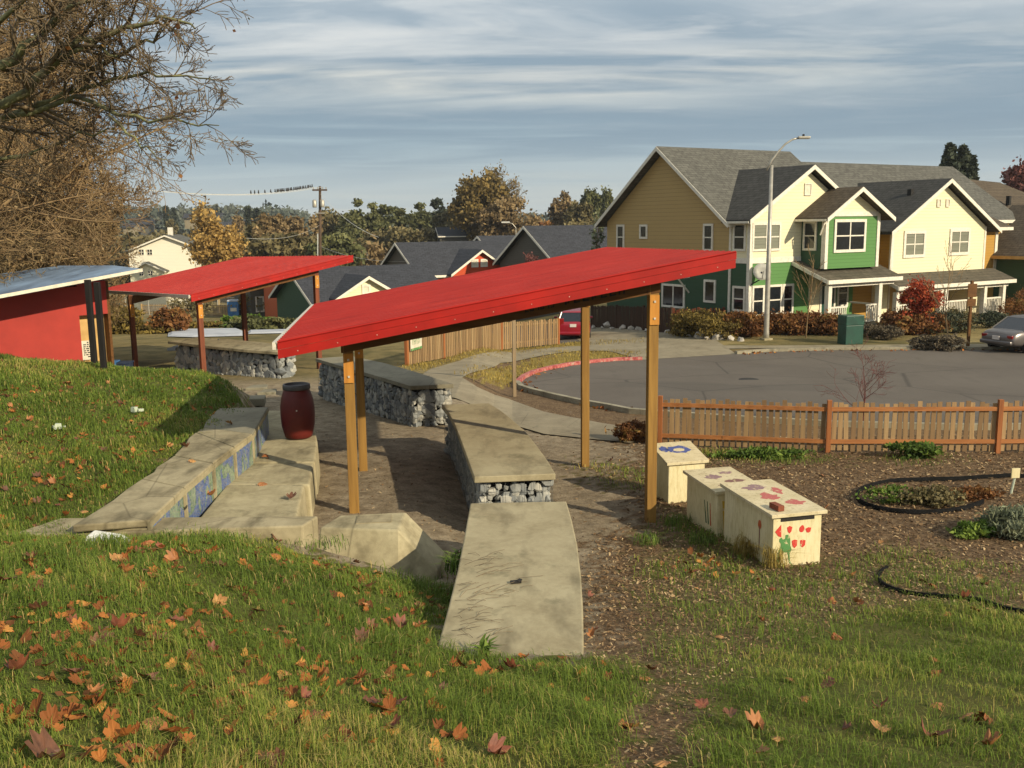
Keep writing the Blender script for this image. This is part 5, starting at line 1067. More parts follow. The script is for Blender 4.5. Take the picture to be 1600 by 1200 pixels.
# porch roofs and posts
def porch(s0, s1, te, ze, tt, zt, posts, fz, rails, mat='shingle_porch'):
    r = thing; H.mb().slab([(s0, te, ze), (s1, te, ze), (s1-.0, tt, zt), (s0, tt, zt)], .12).build('porch_roof', mat, hs)
    H.mb().b2(s0, s1, te-.03, te-.003, ze-.2, ze-.01).build('eave_board', 'white_trim', hs)
    H.mb().hexa([(s0-.03, te, ze-.2), (s0-.003, te, ze-.2), (s0-.003, tt, zt-.2), (s0-.03, tt, zt-.2), (s0-.03, te, ze-.01), (s0-.003, te, ze-.01), (s0-.003, tt, zt-.01), (s0-.03, tt, zt-.01)]).build('barge_board', 'white_trim', hs)
    H.mb().b2(s0+.3, s1-.3, te+.25, te+.4, ze-.38, ze-.15).build('porch_beam', 'white_trim', hs)
    H.mb().b2(s0+.3, s1-.3, te+.1, .2, fz-.5, fz).build('porch_floor', 'concrete_path', hs)
    for s in posts: H.mb().b2(s-.12, s+.12, te+.2, te+.44, fz-.4, ze-.3).build('porch_post', 'white_trim', hs)
    for a, b in rails:
        m = H.mb().b2(a, b, te+.28, te+.36, fz+.85, fz+.93).b2(a, b, te+.28, te+.36, fz+.06, fz+.12); n = int((b-a)/.13)
        for k in range(n): x = a+(b-a)*(k+.5)/n; m.b2(x-.025, x+.025, te+.3, te+.34, fz+.12, fz+.85)
        m.build('railing', 'white_trim', hs)
porch(2.85, 8.25, -2.3, 1.3, -.0, 2.15, (3.25, 6.9), -.95, ((3.4, 4.6), (6.0, 6.8)))
H.mb().b2(6.8, 6.88, -2.0, -.3, -.1, -.02).build('railing', 'white_trim', hs)
porch(7.95, 17.9, -2.35, .78, -.95, 1.33, (8.2, 11.7, 12.1, 15.5, 17.2), -1.1, ((8.3, 9.4), (12.2, 14.0), (15.6, 17.1)))
H.mb().tube([(3.55, -1.5, 4.1), (3.3, -1.5, 3.9), (3.3, -1.3, 3.4)], .04, 5).tube([(9.2, -1.2, 3.5), (8.85, -1.1, 3.3), (8.85, -1.05, 1.4)], .04, 5).build('downpipe', 'white_trim', hs)
# roof vents
for s, t_, k in ((3.4, 3.4, .3), (5.0, 3.2, .12), (11.6, .0, .25), (26.2, 3.6, .2)):
    z = 4.03+.735*(t_-1.0) if s < 9 else (5.45 if s < 20 else 5.0); H.mb().b2(s-k/2, s+k/2, t_-.12, t_+.12, z-.1, z+.22 if k > .2 else z+.5).build('roof_vent', 'dark_core', hs)
d0 = H.O+H.e1*-.12+H.e2*-.25; dish = thing('satellite_dish', 'grey satellite dish fixed to the green corner of the house', 'satellite dish', (d0[0], d0[1], 1.1))
dc = np.array([*(H.O+H.e1*.32+H.e2*-.5)[:2], 1.72]); bm_ = MB(); ax = np.array([-.1, -.95, .3]); ax /= np.linalg.norm(ax); u_ = np.cross(ax, [0, 0, 1]); u_ /= np.linalg.norm(u_); v_ = np.cross(u_, ax); vs = [dc-ax*.06]; fs = []
for r_, dd in ((.2, -.04), (.42, .03)):
    vs += [dc+ax*dd+u_*r_*math.cos(2*math.pi*k/20)+v_*r_*math.sin(2*math.pi*k/20) for k in range(20)]
fs = [(0, 1+k, 1+(k+1) % 20) for k in range(20)]+[(1+k, 21+k, 21+(k+1) % 20, 1+(k+1) % 20) for k in range(20)]; bm_.add(vs, fs); o = bm_.build('reflector', 'dish', dish, True); sm = o.modifiers.new('s', 'SOLIDIFY'); sm.thickness = .02
MB().tube([dc+ax*.0, dc-[0, 0, .35]+[.0, .15, 0], [*(H.O+H.e1*.1+H.e2*-.02)[:2], 1.1]], .03, 6).tube([dc-v_*.36, dc+ax*.45-v_*.1], .015, 5).build('arm', 'dark_core', dish)
# dark green neighbour
n2 = thing('green_house', 'dark green shaded house at the right edge of the picture', 'house', tuple((H.O+H.e1*20.6)[:2])+(-1.3,))
swall(H, [(-9, G0), (2.4, G0), (2.4, 2.0), (-9, 2.0)], 20.6, 21, 'side_wall', 'siding_darkgreen', n2); H.mb().b2(21, 30, -9, 2.3, G0, 2.0).build('house_body', 'siding_darkgreen', n2)
H.mb().slab([(20.1, -9.4, 1.95), (20.1, 2.6, 1.95), (25, 2.6, 4.9), (25, -9.4, 4.9)], .15).build('roof', 'shingle_brown', n2); H.mb().b2(20.04, 20.1, -9.4, 2.6, 1.75, 1.93).build('eave_board', 'tan_board', n2)
# ------------------------------------------------------------------ houses farther off
def simple_house(name, label, O, yaw, L, W, zb, ze, zr, wall, roof, cross=(), wins=(), trim='white_trim', hgroup=None):
    fr = Frame(O, yaw); t = thing(name, label, 'house', (O[0], O[1], zb), hgroup)
    fr.mb().b2(0, L, 0, W, zb, ze).build('wall', wall, t)
    swall(fr, [(0, ze), (W, ze), (W/2, zr-.15)], 0, .2, 'gable_wall', wall, t); swall(fr, [(0, ze), (W, ze), (W/2, zr-.15)], L-.2, L, 'gable_wall', wall, t)
    groof_s(fr, t, -.45, L+.45, -.45, W/2, W+.45, ze-.05, zr, roof)
    for (a, b, tf, ze2, zr2, wm) in cross:
        fwall(fr, [(a, zb), (b, zb), (b, ze2), ((a+b)/2, zr2-.15), (a, ze2)], tf, .3, 'gable_wall', wm, t)
        groof_t(fr, t, a-.4, (a+b)/2, b+.4, ze2-.1, zr2, tf-.4, W/2, roof)
    for (k, pl, a, b, z0, z1, nx, ny) in wins: window(fr, t, k, pl, a, b, z0, z1, nx, ny, fw=.14, glass='sign_white' if b-a < .5 else 'glass_blind')
    return t, fr
O1 = PY(651, 430, 80); F1 = Frame(O1, .54); ap = F1.F(748, 390, -1.2); lf = F1.F(699, 429, -1.2); hw = ap[0]-lf[0]
simple_house('red_gabled_house', 'dark roofed house with orange red gable and white windows', (O1[0]+.3, O1[1]+.3), .54, 9.6, 8.0, -5.0, 0.0, 2.65, 'siding_grey', 'shingle_dark', [(lf[0]+.4, ap[0]+hw-.4, -.8, lf[1]+.1, ap[1], 'siding_red')],
    [('f', -.8, ap[0]-.75, ap[0]-.35, ap[1]-1.35, ap[1]-.95, 1, 1), ('f', -.8, ap[0]+.15, ap[0]+.55, ap[1]-1.35, ap[1]-.95, 1, 1), ('f', -.8, ap[0]-1.6, ap[0]+.1, ap[1]-3.4, ap[1]-2.6, 2, 1), ('f', 0, .9, 3.0, -1.6, -.35, 3, 1)], hgroup='dark roofed houses')
O2 = PY(530, 475, 64); F2 = Frame(O2, .54); ap = F2.F(577, 431, -.6); lf = F2.F(525, 469, -.6); hw = ap[0]-lf[0]
simple_house('yellow_gabled_house', 'low dark roofed house with pale yellow gable between the two shelters', (O2[0]-1.5, O2[1]-.2), .54, 9.6, 8.5, -4.6, -.9, 1.25, 'siding_darkgreen', 'shingle_dark', [(lf[0]+1.8, ap[0]+hw+1.1, -.6, lf[1]+.15, ap[1], 'siding_yellow')], [('f', -.6, ap[0]+1.2, ap[0]+1.55, ap[1]-1.1, ap[1]-.75, 1, 1)], hgroup='dark roofed houses')
O3 = PY(800, 405, 92)
simple_house('dark_roofed_house', 'dark roofed house with two small dark gables behind the near red roof', (O3[0]-1.2, O3[1]), .54, 8.0, 7, -5, .9, 3.0, 'siding_grey', 'shingle_dark', [(0.3, 3.6, -2.0, .6, 2.1, 'siding_grey')], hgroup='dark roofed houses')
O4 = PY(862, 408, 74)
simple_house('dark_roofed_house', 'wide dark roof with white vents, left of the big ochre gable', (O4[0]+.6, O4[1]), .54, 12, 9, -5, .9, 3.95, 'siding_grey', 'shingle_dark', [], trim='white_trim', hgroup='dark roofed houses')
O5 = PY(688, 370, 170); simple_house('distant_house', 'small dark roofed house among the trees above the red gable', (O5[0], O5[1]), .2, 5, 5, -6, 2.2, 3.7, 'siding_grey', 'shingle_dark')
O6 = PY(562, 388, 190); simple_house('distant_house', 'small white house half hidden in the trees right of the utility pole', (O6[0], O6[1]), .1, 5, 5, -6, 1.2, 2.4, 'siding_white', 'shingle_grey')
O7 = PY(443, 480, 90); simple_house('orange_house', 'orange walled house seen under the farther red roof', (O7[0], O7[1]), .54, 6, 6, -6, -.6, .6, 'siding_orange', 'shingle_dark')
O8 = PY(392, 476, 96); simple_house('grey_house', 'grey sided house left of the orange wall', (O8[0], O8[1]), .54, 3.6, 6, -6, -1.6, -.2, 'siding_grey', 'shingle_dark', wins=[('f', 0, .6, 1.2, -4.2, -2.9, 1, 1)])
# white three storey house
OW = PY(200, 490, 132); FW = Frame(OW, .12); t = thing('white_house', 'tall pale cream house with gabled roof beyond the farther shelter', 'house', (OW[0], OW[1], -8))
sw = lambda x, y, off=0: FW.F(x, y, off)
a0, az = sw(210, 386); a1, _ = sw(258, 367); a2, _ = sw(308, 386); zr_ = sw(258, 367)[1]; l0, lz = sw(197, 390)
fwall(FW, [(l0+.3, -8.5), (a2-.5, -8.5), (a2-.5, az), (a1, zr_-.3), (a0+.4, az), (l0+.3, lz)], 0, 9, 'wall', 'siding_white', t); groof_t(FW, t, a0-.1, a1, a2+.1, az-.1, zr_, -.5, 9.5, 'shingle_grey', .2)
FW.mb().slab([(l0-.3, -.5, lz-.1), (a0, -.5, lz+.1), (a0, 9.5, lz+.1), (l0-.3, 9.5, lz-.1)], .2).build('roof', 'shingle_grey', t)
for x, y in ((221, 394), (234, 394), (304, 396)): s_, z_ = sw(x, y); window(FW, t, 'f', 0, s_-.3, s_+.3, z_-.35, z_+.35, 2, 2, fw=.05)
b0, bz = sw(203, 423, -1.5); b1_, bzr = sw(228, 409, -1.5); b2x, _ = sw(256, 423, -1.5)
fwall(FW, [(b0, -8.5), (b2x, -8.5), (b2x, bz), (b1_, bzr-.2), (b0, bz)], -1.5, 0, 'front_wing', 'siding_cream', t); groof_t(FW, t, b0-.4, b1_, b2x+.4, bz-.1, bzr, -1.9, 0, 'shingle_grey', .15)
for x, y in ((221, 427), (235, 427)): s_, z_ = sw(x, y, -1.5); window(FW, t, 'f', -1.5, s_-.25, s_+.25, z_-.3, z_+.3, 2, 2, fw=.05)
MB(FW.T).b2(a1-.3, a1+.3, 3, 3.6, zr_-.5, zr_+1.0).build('chimney', 'white_trim', t)
# ------------------------------------------------------------------ red shed on the left
sd_ = thing('red_shed', 'red garden shed with blue grey metal roof behind the grass bank', 'shed', (-13.5, 29.5, -.5))
A_ = PZ(-70, 474, 2.12); B_ = PZ(223, 420, 2.85); E_ = PZ(-70, 437, 2.35); nrm = np.cross(B_-A_, E_-A_)
def onp(x, y): d = ray(x, y); k = ((A_-Ov)@nrm)/(d@nrm); return Ov+d*k
roofp = [A_, B_, onp(176, 414.5), onp(94, 415), E_]
MB().slab(roofp, .1).build('roof', 'blue_roof', sd_)
fa = MB(); fa.hexa([A_-[0, .04, .09], B_-[0, .04, .09], B_-[0, .005, .09], A_-[0, .005, .09], A_-[0, .04, -.01], B_-[0, .04, -.01], B_-[0, .005, -.01], A_-[0, .005, -.01]]); fa.build('eave_board', 'sign_white', sd_)
ya = np.arctan2((B_-A_)[1], (B_-A_)[0]); SF = Frame(PY(170, 560, 31.2), ya)
def sx(x): return SF.F(x, 520, 0)[0]
x0, x1, xd0 = sx(-80), sx(175), sx(126); zd = SF.F(140, 492, 0)[1]
SF.mb().b2(x0, xd0, 0, .2, -1.4, 2.3).build('wall', 'red_wall', sd_); SF.mb().b2(xd0, sx(171), 0, .2, zd, 2.45).build('wall_top', 'red_wall', sd_); SF.mb().b2(sx(171), x1, 0, 3, -1.4, 2.45).build('wall_end', 'timber_dark', sd_)
SF.mb().b2(x0, sx(171), 2.6, 2.8, -1.4, 2.3).build('back_wall', 'red_wall', sd_)
SF.mb().b2(xd0-.05, sx(171), .32, .36, -1.2, zd-.02).build('inner_panel', 'tan_board', sd_)
sgn = thing('text_sign', 'white notice board with lines of black text inside the shed doorway', 'sign', tuple(SF.O[:2])+(-.9,)); s0, z0 = SF.F(127, 533, .25); s1, z1 = SF.F(148, 561, .25)
SF.mb().b2(s0, s1, .25, .28, z1, z0).build('board', 'sign_white', sgn)
tx = SF.mb()
for r_ in range(8):
    zz_ = z0-(z0-z1)*(r_+1)/9.5; x = s0+.05+(.12 if r_ in (0, 7) else 0)
    while x < s1-.1-(.1 if r_ in (0, 7) else 0): w_ = random.uniform(.04, .1); tx.b2(x, x+w_, .242, .25, zz_-.015, zz_+.02); x += w_+.03
tx.build('text_lines', 'ink', sgn)
# posts on the bank
for i, (px_, yb, yt) in enumerate(((144, 572, 437), (158.5, 577, 441))):
    b = PT(px_+4, yb); zt = PY(px_-6, yt, b[1])[2]; o = MB().box((b[0], b[1], (b[2]+zt)/2-.1), (.11, .11, zt-b[2]+.2), .0).build('black_post', 'timber_black', bevel=.008)
    tag(o, ['left one of the two black posts on the grass bank', 'right one of the two black posts on the grass bank'][i], 'post', 'black posts on the bank')
# crates beside it
for i, (x0_, x1_, y0_, y1_, m_, l_) in enumerate(((172, 184, 555, 572, 'blue_plastic', 'light blue plastic crate behind the black posts'), (178, 205, 556, 571, 'dark_blue', 'low dark blue bin next to the light blue crate'))):
    p = PZ((x0_+x1_)/2, y1_, -.5); p[2] = tz(p[0], p[1]); wd = (x1_-x0_)/1500*p[1]; hh = (y1_-y0_)/1500*p[1]; m = thing('storage_crate', l_, 'crate', p, 'crates by the shed'); MB().box(p+[0, 0, hh/2], (wd, .5, hh), .1).build('box', m_, m, bevel=.02); MB().box(p+[0, 0, hh+.01], (wd*1.08, .56, .05), .1).build('rim', m_, m, bevel=.01)
# ------------------------------------------------------------------ street furniture
p = PZ(1197, 531, -1.3); lp = thing('street_lamp', 'tall grey street lamp with curved arm before the yellow house', 'street lamp', p)
top = PY(1198, 258, p[1]); MB().lathe((p[0], p[1], p[2]), [(.13, 0), (.13, .3), (.125, .35), (.11, 3), (.075, top[2]-p[2])], 16).build('pole', 'galv', lp, True)
MB().box((p[0], p[1], p[2]+.04), (.42, .42, .1), .3).build('base', 'concrete_pale', lp)
armp = [PY(1198, 266, p[1]), PY(1206, 250, p[1]), PY(1216, 237, p[1]), PY(1227, 225, p[1]), PY(1238, 218, p[1]), PY(1250, 215, p[1])]; MB().tube(armp, [.05, .048, .045, .042, .04, .038], 8).build('arm', 'galv', lp, True)
hd = PY(1256, 215, p[1]); MB().box(hd, (.55, .24, .12), 0).build('lamp_head', 'galv', lp, bevel=.04); MB().box(hd+[-.02, 0, .1], (.08, .08, .1)).build('photocell', 'dark_core', lp)
p = PZ(1328, 537, -1.3); gb = thing('utility_cabinet', 'dark green metal utility cabinet on the far pavement', 'utility box', p)
MB().box(p+[0, 0, .42], (.9, .6, .84), .3).build('lower_box', 'green_box', gb, bevel=.02); MB().box(p+[0, 0, 1.06], (.94, .64, .44), .3).build('hood', 'green_box', gb, bevel=.03)
p = PZ(1512, 545, -1.3); sp_ = thing('sign_post', 'dark wooden post carrying the backs of two small signs', 'sign', p)
MB().box(p+[0, 0, 1.4], (.1, .1, 2.9), .2).build('post', 'timber_dark', sp_); MB().box(p+[0, -.07, 2.45], (.42, .02, .55), .2).build('sign_panel', 'timber_dark', sp_); MB().box(p+[0, -.07, 1.95], (.4, .02, .3), .2).build('sign_panel', 'timber_dark', sp_)
# patio fences by the house
ga, gb_, gc = PT(1052, 521), PT(1130, 520), PT(925, 512)
picket_fence('patio_fence', 'reddish brown patio fence in front of the green wall', [ga, (ga+gb_)/2, gb_], 1.25, 'brown_fence', 'brown_fence', 'brown_fence', pw=.1, sp=.14, post=.13, side=1)
picket_fence('patio_fence', 'dark shaded slatted fence left of the patio corner', [gc, (gc*2+ga)/3, (gc+ga*2)/3, ga-[.1, 0, 0]], 1.3, 'brown_fence_shaded', 'brown_fence_shaded', 'brown_fence_shaded', pw=.12, sp=.14, post=.12, side=1)
for i, (x, y, r_) in enumerate([(928, 514, .22), (941, 514, .18), (950, 513, .32), (957, 515, .2), (972, 515, .22), (985, 516, .2), (998, 517, .2), (1012, 519, .2), (1026, 520, .18), (1042, 522, .2), (1058, 524, .22), (1076, 527, .24), (1092, 529, .3), (1105, 531, .26), (1122, 531, .3), (1140, 532, .22), (1158, 533, .2)]):
    p = PT(x, y); o = stones(None, [p+[0, 0, r_*.3]], r_, 'rock_pale', 'boulder'); tag(o, 'pale landscaping rock edging the parking court and shrubs', 'rock', 'pale rocks along the court edge')
# ------------------------------------------------------------------ cars
def car(name, label, P, yaw, L, Wd, Hh, paint, hatch=False, plate=True, parts=True):
    t = thing(name, label, 'car', P, None); T = Matrix.Translation(Vector([float(c) for c in P])) @ Matrix.Rotation(yaw, 4, 'Z'); hw = Wd/2; hL = L/2
    m = MB(T); S = []  # lower body sections along x: (x, zlow, zbelt, halfwidth)
    prof = [(-hL, .38, .62, .78), (-hL+.06, .28, .80, .88), (-hL+.3, .24, .92, .95), (-hL*.62, .2, .95, 1), (-.2, .2, .93, 1), (hL*.45, .2, .92, 1), (hL*.62, .22, .88, .98), (hL-.35, .26, .76, .93), (hL-.06, .28, .66, .85), (hL, .36, .55, .74)]
    if hatch: prof = [(-hL, .42, .85, .84), (-hL+.05, .28, 1.0, .93)]+[(-hL+.3, .24, 1.02, .98)]+[(a, b, c+.05, d) for a, b, c, d in prof[3:]]
    vs = []
    for x, zl, zb, k in prof:
        w = hw*k; vs += [(x, -w*.9, zl), (x, -w, zl+.16), (x, -w*1.0, zb-.2), (x, -w*.93, zb-.03), (x, -w*.8, zb), (x, w*.8, zb), (x, w*.93, zb-.03), (x, w, zb-.2), (x, w, zl+.16), (x, w*.9, zl)]
    n = 10; q = len(prof); fs = [(i*n+k, i*n+(k+1) % n, (i+1)*n+(k+1) % n, (i+1)*n+k) for i in range(q-1) for k in range(n)]+[tuple(range(n)), tuple(range((q-1)*n+n-1, (q-1)*n-1, -1))]
    m.add(vs, fs); b = m.build('body', paint, t, True); b.modifiers.new('sub', 'SUBSURF').levels = 1; b.modifiers['sub'].render_levels = 2
    zb = .9 if not hatch else .98; c0, c1 = (-hL*.72, hL*.5) if not hatch else (-hL*.93, hL*.48); r0, r1 = (-hL*.42, hL*.12) if not hatch else (-hL*.8, hL*.12)
    g = MB(T); A = [(c0, -hw*.86, zb), (c1, -hw*.86, zb), (c1, hw*.86, zb), (c0, hw*.86, zb)]; B = [(r0, -hw*.66, Hh-.05), (r1, -hw*.66, Hh-.05), (r1, hw*.66, Hh-.05), (r0, hw*.66, Hh-.05)]; g.hexa(A+B).build('windows', 'car_glass', t, bevel=.04)
    rf = MB(T); rf.hexa([(r0-.05, -hw*.68, Hh-.07), (r1+.05, -hw*.68, Hh-.07), (r1+.05, hw*.68, Hh-.07), (r0-.05, hw*.68, Hh-.07), (r0+.12, -hw*.56, Hh), (r1-.1, -hw*.56, Hh), (r1-.1, hw*.56, Hh), (r0+.12, hw*.56, Hh)]).build('roof', paint, t, bevel=.03)
    pl = MB(T)
    for sy in (-1, 1):
        for (xa, xb) in ((c0, r0), (c1, r1), ((c0+c1)/2-.05, (r0+r1)/2-.02)): pl.tube([(xa, sy*hw*.855, zb), (xb, sy*hw*.665, Hh-.05)], .035, 5)
    pl.build('pillars', paint, t)
    for sx_ in (-hL*.62, hL*.62):
        for sy in (-1, 1):
            w = MB(T); y = sy*(hw-.1); ring_ = []
            for k in range(20): a = 2*math.pi*k/20; ring_.append((sx_+.31*math.cos(a), .31+.31*math.sin(a)))
            w.add([(x, y-.1, z) for x, z in ring_]+[(x, y+.1, z) for x, z in ring_], [tuple(range(20)), tuple(range(39, 19, -1))]+[(k, (k+1) % 20, 20+(k+1) % 20, 20+k) for k in range(20)]); wo_ = w.build('wheel', 'rubber', t, bevel=.02)
            w = MB(T); ring_ = [(sx_+.19*math.cos(2*math.pi*k/14), .31+.19*math.sin(2*math.pi*k/14)) for k in range(14)]; yy = y+sy*.105; w.add([(x, yy, z) for x, z in ring_]+[(x, yy-sy*.03, z) for x, z in ring_], [tuple(range(14)), tuple(range(27, 13, -1))]+[(k, (k+1) % 14, 14+(k+1) % 14, 14+k) for k in range(14)]); w.build('rim', 'chrome', wo_)
    zl = .62 if not hatch else .92
    for sy in (-1, 1): MB(T).box((-hL+.07, sy*hw*.68, zl+.06), (.1, hw*.3, .13 if not hatch else .38)).build('tail_light', 'tail_light', t, bevel=.02)
    for sy in (-1, 1): MB(T).box((hL-.09, sy*hw*.62, .6), (.1, hw*.34, .12)).build('headlight', 'sign_white', t, bevel=.02)
    MB(T).box((-hL+.0, 0, .44), (.16, Wd*.84, .16)).build('bumper', paint, t, bevel=.05)
    if plate: MB(T).box((-hL-.012 if not hatch else -hL-.0, 0, .62 if not hatch else .82), (.05, .32, .15)).build('licence_plate', 'plate', t)
    for sy in (-1, 1): MB(T).box((hL*.3, sy*(hw+.06), .98), (.12, .16, .11)).build('mirror', paint, t, bevel=.03)
    return t
p = PT(900, 531); car('parked_car', 'maroon hatchback seen from behind at the end of the back picket fence', (p[0], p[1]+2.05, tz(p[0], p[1]+2)), math.radians(86), 4.2, 1.76, 1.5, 'maroon_paint', hatch=True)
p = PT(1588, 553); car('parked_car', 'grey sedan cut off by the right edge of the picture', (p[0]+1.45, p[1]+1.35, tz(*p[:2])), math.radians(24), 4.6, 1.75, 1.42, 'grey_paint')
p = PY(452, 503, 96); car('parked_car', 'silver sedan parked by the fenced lot under the far roof', (p[0]+.5, p[1], p[2]), math.radians(175), 4.6, 1.75, 1.42, 'silver_paint')
# ------------------------------------------------------------------ far garden on the left
p = PY(367, 503, 97); pt_ = thing('portable_toilet', 'blue portable toilet with pale roof beyond the vegetable garden', 'portable toilet', p)
MB().box(p+[0, 0, 1.05], (1.1, 1.1, 2.1), .1).build('cabin', 'blue_plastic', pt_, bevel=.03); MB().box(p+[0, 0, 2.17], (1.16, 1.16, .16), .1).build('roof', 'sheet', pt_, bevel=.05); MB().box(p+[.1, -.57, 1.3], (.6, .02, .35), .1).build('door_label', 'sign_white', pt_)
for i, (poly, l_) in enumerate([([(264, 516), (372, 515), (384, 520), (380, 526), (300, 528), (262, 527)], 'white row cover sheet on the garden beds, wide and wrinkled'), ([(388, 519), (470, 517), (470, 521), (388, 523)], 'narrow white row cover along the green rows')]):
    P = [PT(*q) for q in poly]; c = np.mean(P, axis=0); m = MB(); 
    n = len(P); vs = [tuple(p_+[0, 0, .05]) for p_ in P]+[tuple(c+(p_-c)*.9+[0, 0, .1+.06*random.random()]) for p_ in P]; m.add(vs, [(k, (k+1) % n, n+(k+1) % n, n+k) for k in range(n)]+[tuple(range(n, 2*n))]); tag(m.build('row_cover', 'sheet', None), l_, 'row cover', 'white row covers')
p = PT(270, 548); o = MB().prism([(p[0]-.2, p[1]-.1), (p[0]+.25, p[1]), (p[0]+.1, p[1]+.2)], [p[2]+.0]*3, [p[2]+.12, p[2]+.26, p[2]+.08]).build('plastic_sheet', 'sheet'); tag(o, 'crumpled white plastic lying by the rubble counter', 'plastic sheet')
picket_fence('garden_fence', 'low pale picket fence along the far side of the vegetable garden', [PT(222, 492), PT(270, 492), PT(320, 494), PT(362, 496)], 1.3, 'tan_board', 'tan_board', 'picket', pw=.12, sp=.2, post=.14)
cf = [PY(196, 474, 112), PY(232, 473, 112), PY(262, 472, 112), PY(300, 473, 110), PY(340, 474, 108), PY(380, 475, 106), PY(420, 476, 104), PY(462, 477, 102), PY(500, 478, 100)]
t = thing('chain_link_fence', 'chain link fence with steel posts in front of the pale house', 'fence', (cf[0][0], cf[0][1], tz(*cf[0][:2])))
m = MB(); 
for a, b in zip(cf, cf[1:]):
    za, zb_ = tz(*a[:2]), tz(*b[:2])
    for f in (.02, 1.0): m.tube([(a[0], a[1], za+2*f), (b[0], b[1], zb_+2*f)], .025, 4)
    for k in range(40):
        q0 = a+(b-a)*k/40; q1 = a+(b-a)*min(1, (k+6)/40); g0 = za+(zb_-za)*k/40; m.tube([(q0[0], q0[1], g0), (q1[0], q1[1], g0+2)], .004, 3, False); m.tube([(q1[0], q1[1], g0), (q0[0], q0[1], g0+2)], .004, 3, False)
m.build('mesh', 'galv', t)
for a in cf: MB().tube([(a[0], a[1], tz(*a[:2])-.2), (a[0], a[1], tz(*a[:2])+2.1)], .05, 6).build('post', 'galv', t)
for i, (x, y, w_, h_) in enumerate([(395, 514, 1.6, .85), (412, 513, 1.6, .7), (428, 515, 1.6, .8), (445, 514, 1.7, .7), (462, 514, 1.6, .75), (380, 513, 1.3, 1.0)]):
    plant('vegetable_row', ['leftmost but one', 'second', 'third', 'fourth', 'last', 'leftmost'][i]+' leafy green clump of the row before the silver sedan', (x, y), (w_, .8), h_, 26, 40, .22, 'weeds' if i % 2 else 'leaf_green', group='leafy garden rows')
for i, (x, y, w_) in enumerate([(300, 512, 2.6), (340, 511, 2.3), (270, 514, 1.8)]): plant('low_crop', ['pale low crop behind the row cover', 'low crop left of the portable toilet', 'low crop at the left end of the beds'][i], (x, y), (w_, .9), .45, 40, 40, .13, 'leaf_olivebush', group='low crops')
for i, (x, y, w_, h_, m_, l_) in enumerate([(402, 489, 2.2, 2.6, 'leaf_olivebush', 'tan round bush right of the portable toilet'), (265, 498, 1.2, 1.6, 'leaf_rust', 'brown bare bush against the garden fence'), (300, 476, 2, 3.6, 'leaf_olive', 'straggly dark shrub in front of the pale wall'), (455, 470, 1.6, 2.6, 'leaf_dark', 'dark round shrub against the orange wall'), (185, 500, 1.6, 1.8, 'leaf_olivebush', 'brown undergrowth beside the shed'), (192, 525, 1.2, 1.0, 'leaf_olivebush', 'dry brush right of the black posts'), (232, 517, 1.6, .6, 'leaf_olivebush', 'dry weeds on the far bank')]):
    P = PY(x, y, 60 if y > 495 else 98); P[2] = tz(P[0], P[1]); plant('shrub', l_, None, w_, h_, 40, 60, .16, m_, 'shrub', world=P)
# ------------------------------------------------------------------ shrubs by the houses
def zp(x, y, z=-1.3): return PZ(x, y, z)
bush = [(1075, 523, 1.0, 1.5, 'leaf_olivebush'), (1102, 526, 1.1, 1.6, 'leaf_olivebush'), (1128, 528, .9, 1.3, 'leaf_olivebush'), (1150, 526, .9, 1.4, 'leaf_rust'), (1172, 526, .9, 1.3, 'leaf_rust'), (1206, 522, .8, 1.3, 'leaf_rust'), (1228, 522, .9, 1.35, 'leaf_rust'), (1254, 522, .9, 1.3, 'leaf_rust'), (1280, 522, .9, 1.3, 'leaf_rust'), (1302, 523, .8, 1.25, 'leaf_rust'), (1400, 521, .8, 1.4, 'leaf_rust'), (1422, 523, .9, 1.2, 'leaf_rust'), (1444, 522, 1.0, 1.3, 'leaf_rust')]
nm = ['first', 'second', 'third', 'fourth', 'fifth', 'sixth', 'seventh', 'eighth', 'ninth', 'tenth', 'eleventh', 'twelfth', 'thirteenth']
for i, (x, y, r_, h_, m_) in enumerate(bush):
    plant('autumn_shrub', '%s from the left in the row of %s shrubs before the house' % (nm[i], 'olive' if m_ == 'leaf_olivebush' else 'rusty orange'), None, r_, h_*.84, 46, 70, .075, m_, 'shrub', 'autumn shrubs before the houses', world=zp(x, y), spread=.3, flat=1.0, elong=2, trunk=.02)
for i, (x, y, r_, h_, m_, l_) in enumerate([(1384, 530, .75, .65, 'leaf_heath', 'low round heather mound right of the green cabinet'), (1362, 526, .6, .6, 'leaf_heath', 'small heather mound touching the green cabinet'), (1478, 521, 1.35, 1.3, 'leaf_dark', 'big dark rounded shrub in front of the second porch'), (1497, 520, .8, 1.2, 'leaf_olive', 'dark olive shrub beside the wooden sign post'), (1448, 546, .7, .6, 'leaf_heath', 'low heather mound near the kerb, left of its twin'), (1478, 547, .8, .65, 'leaf_heath', 'low heather mound near the kerb at the sign post'), (1590, 500, 1.0, 1.8, 'leaf_rust', 'brown autumn shrub against the dark green house'), (1545, 512, .8, .9, 'leaf_dark', 'dark shrub at the corner of the last porch')]):
    plant('round_shrub', l_, None, r_, h_, 50, 80, .055, m_, 'shrub', world=zp(x, y), spread=.22, flat=1.0, elong=1.6)
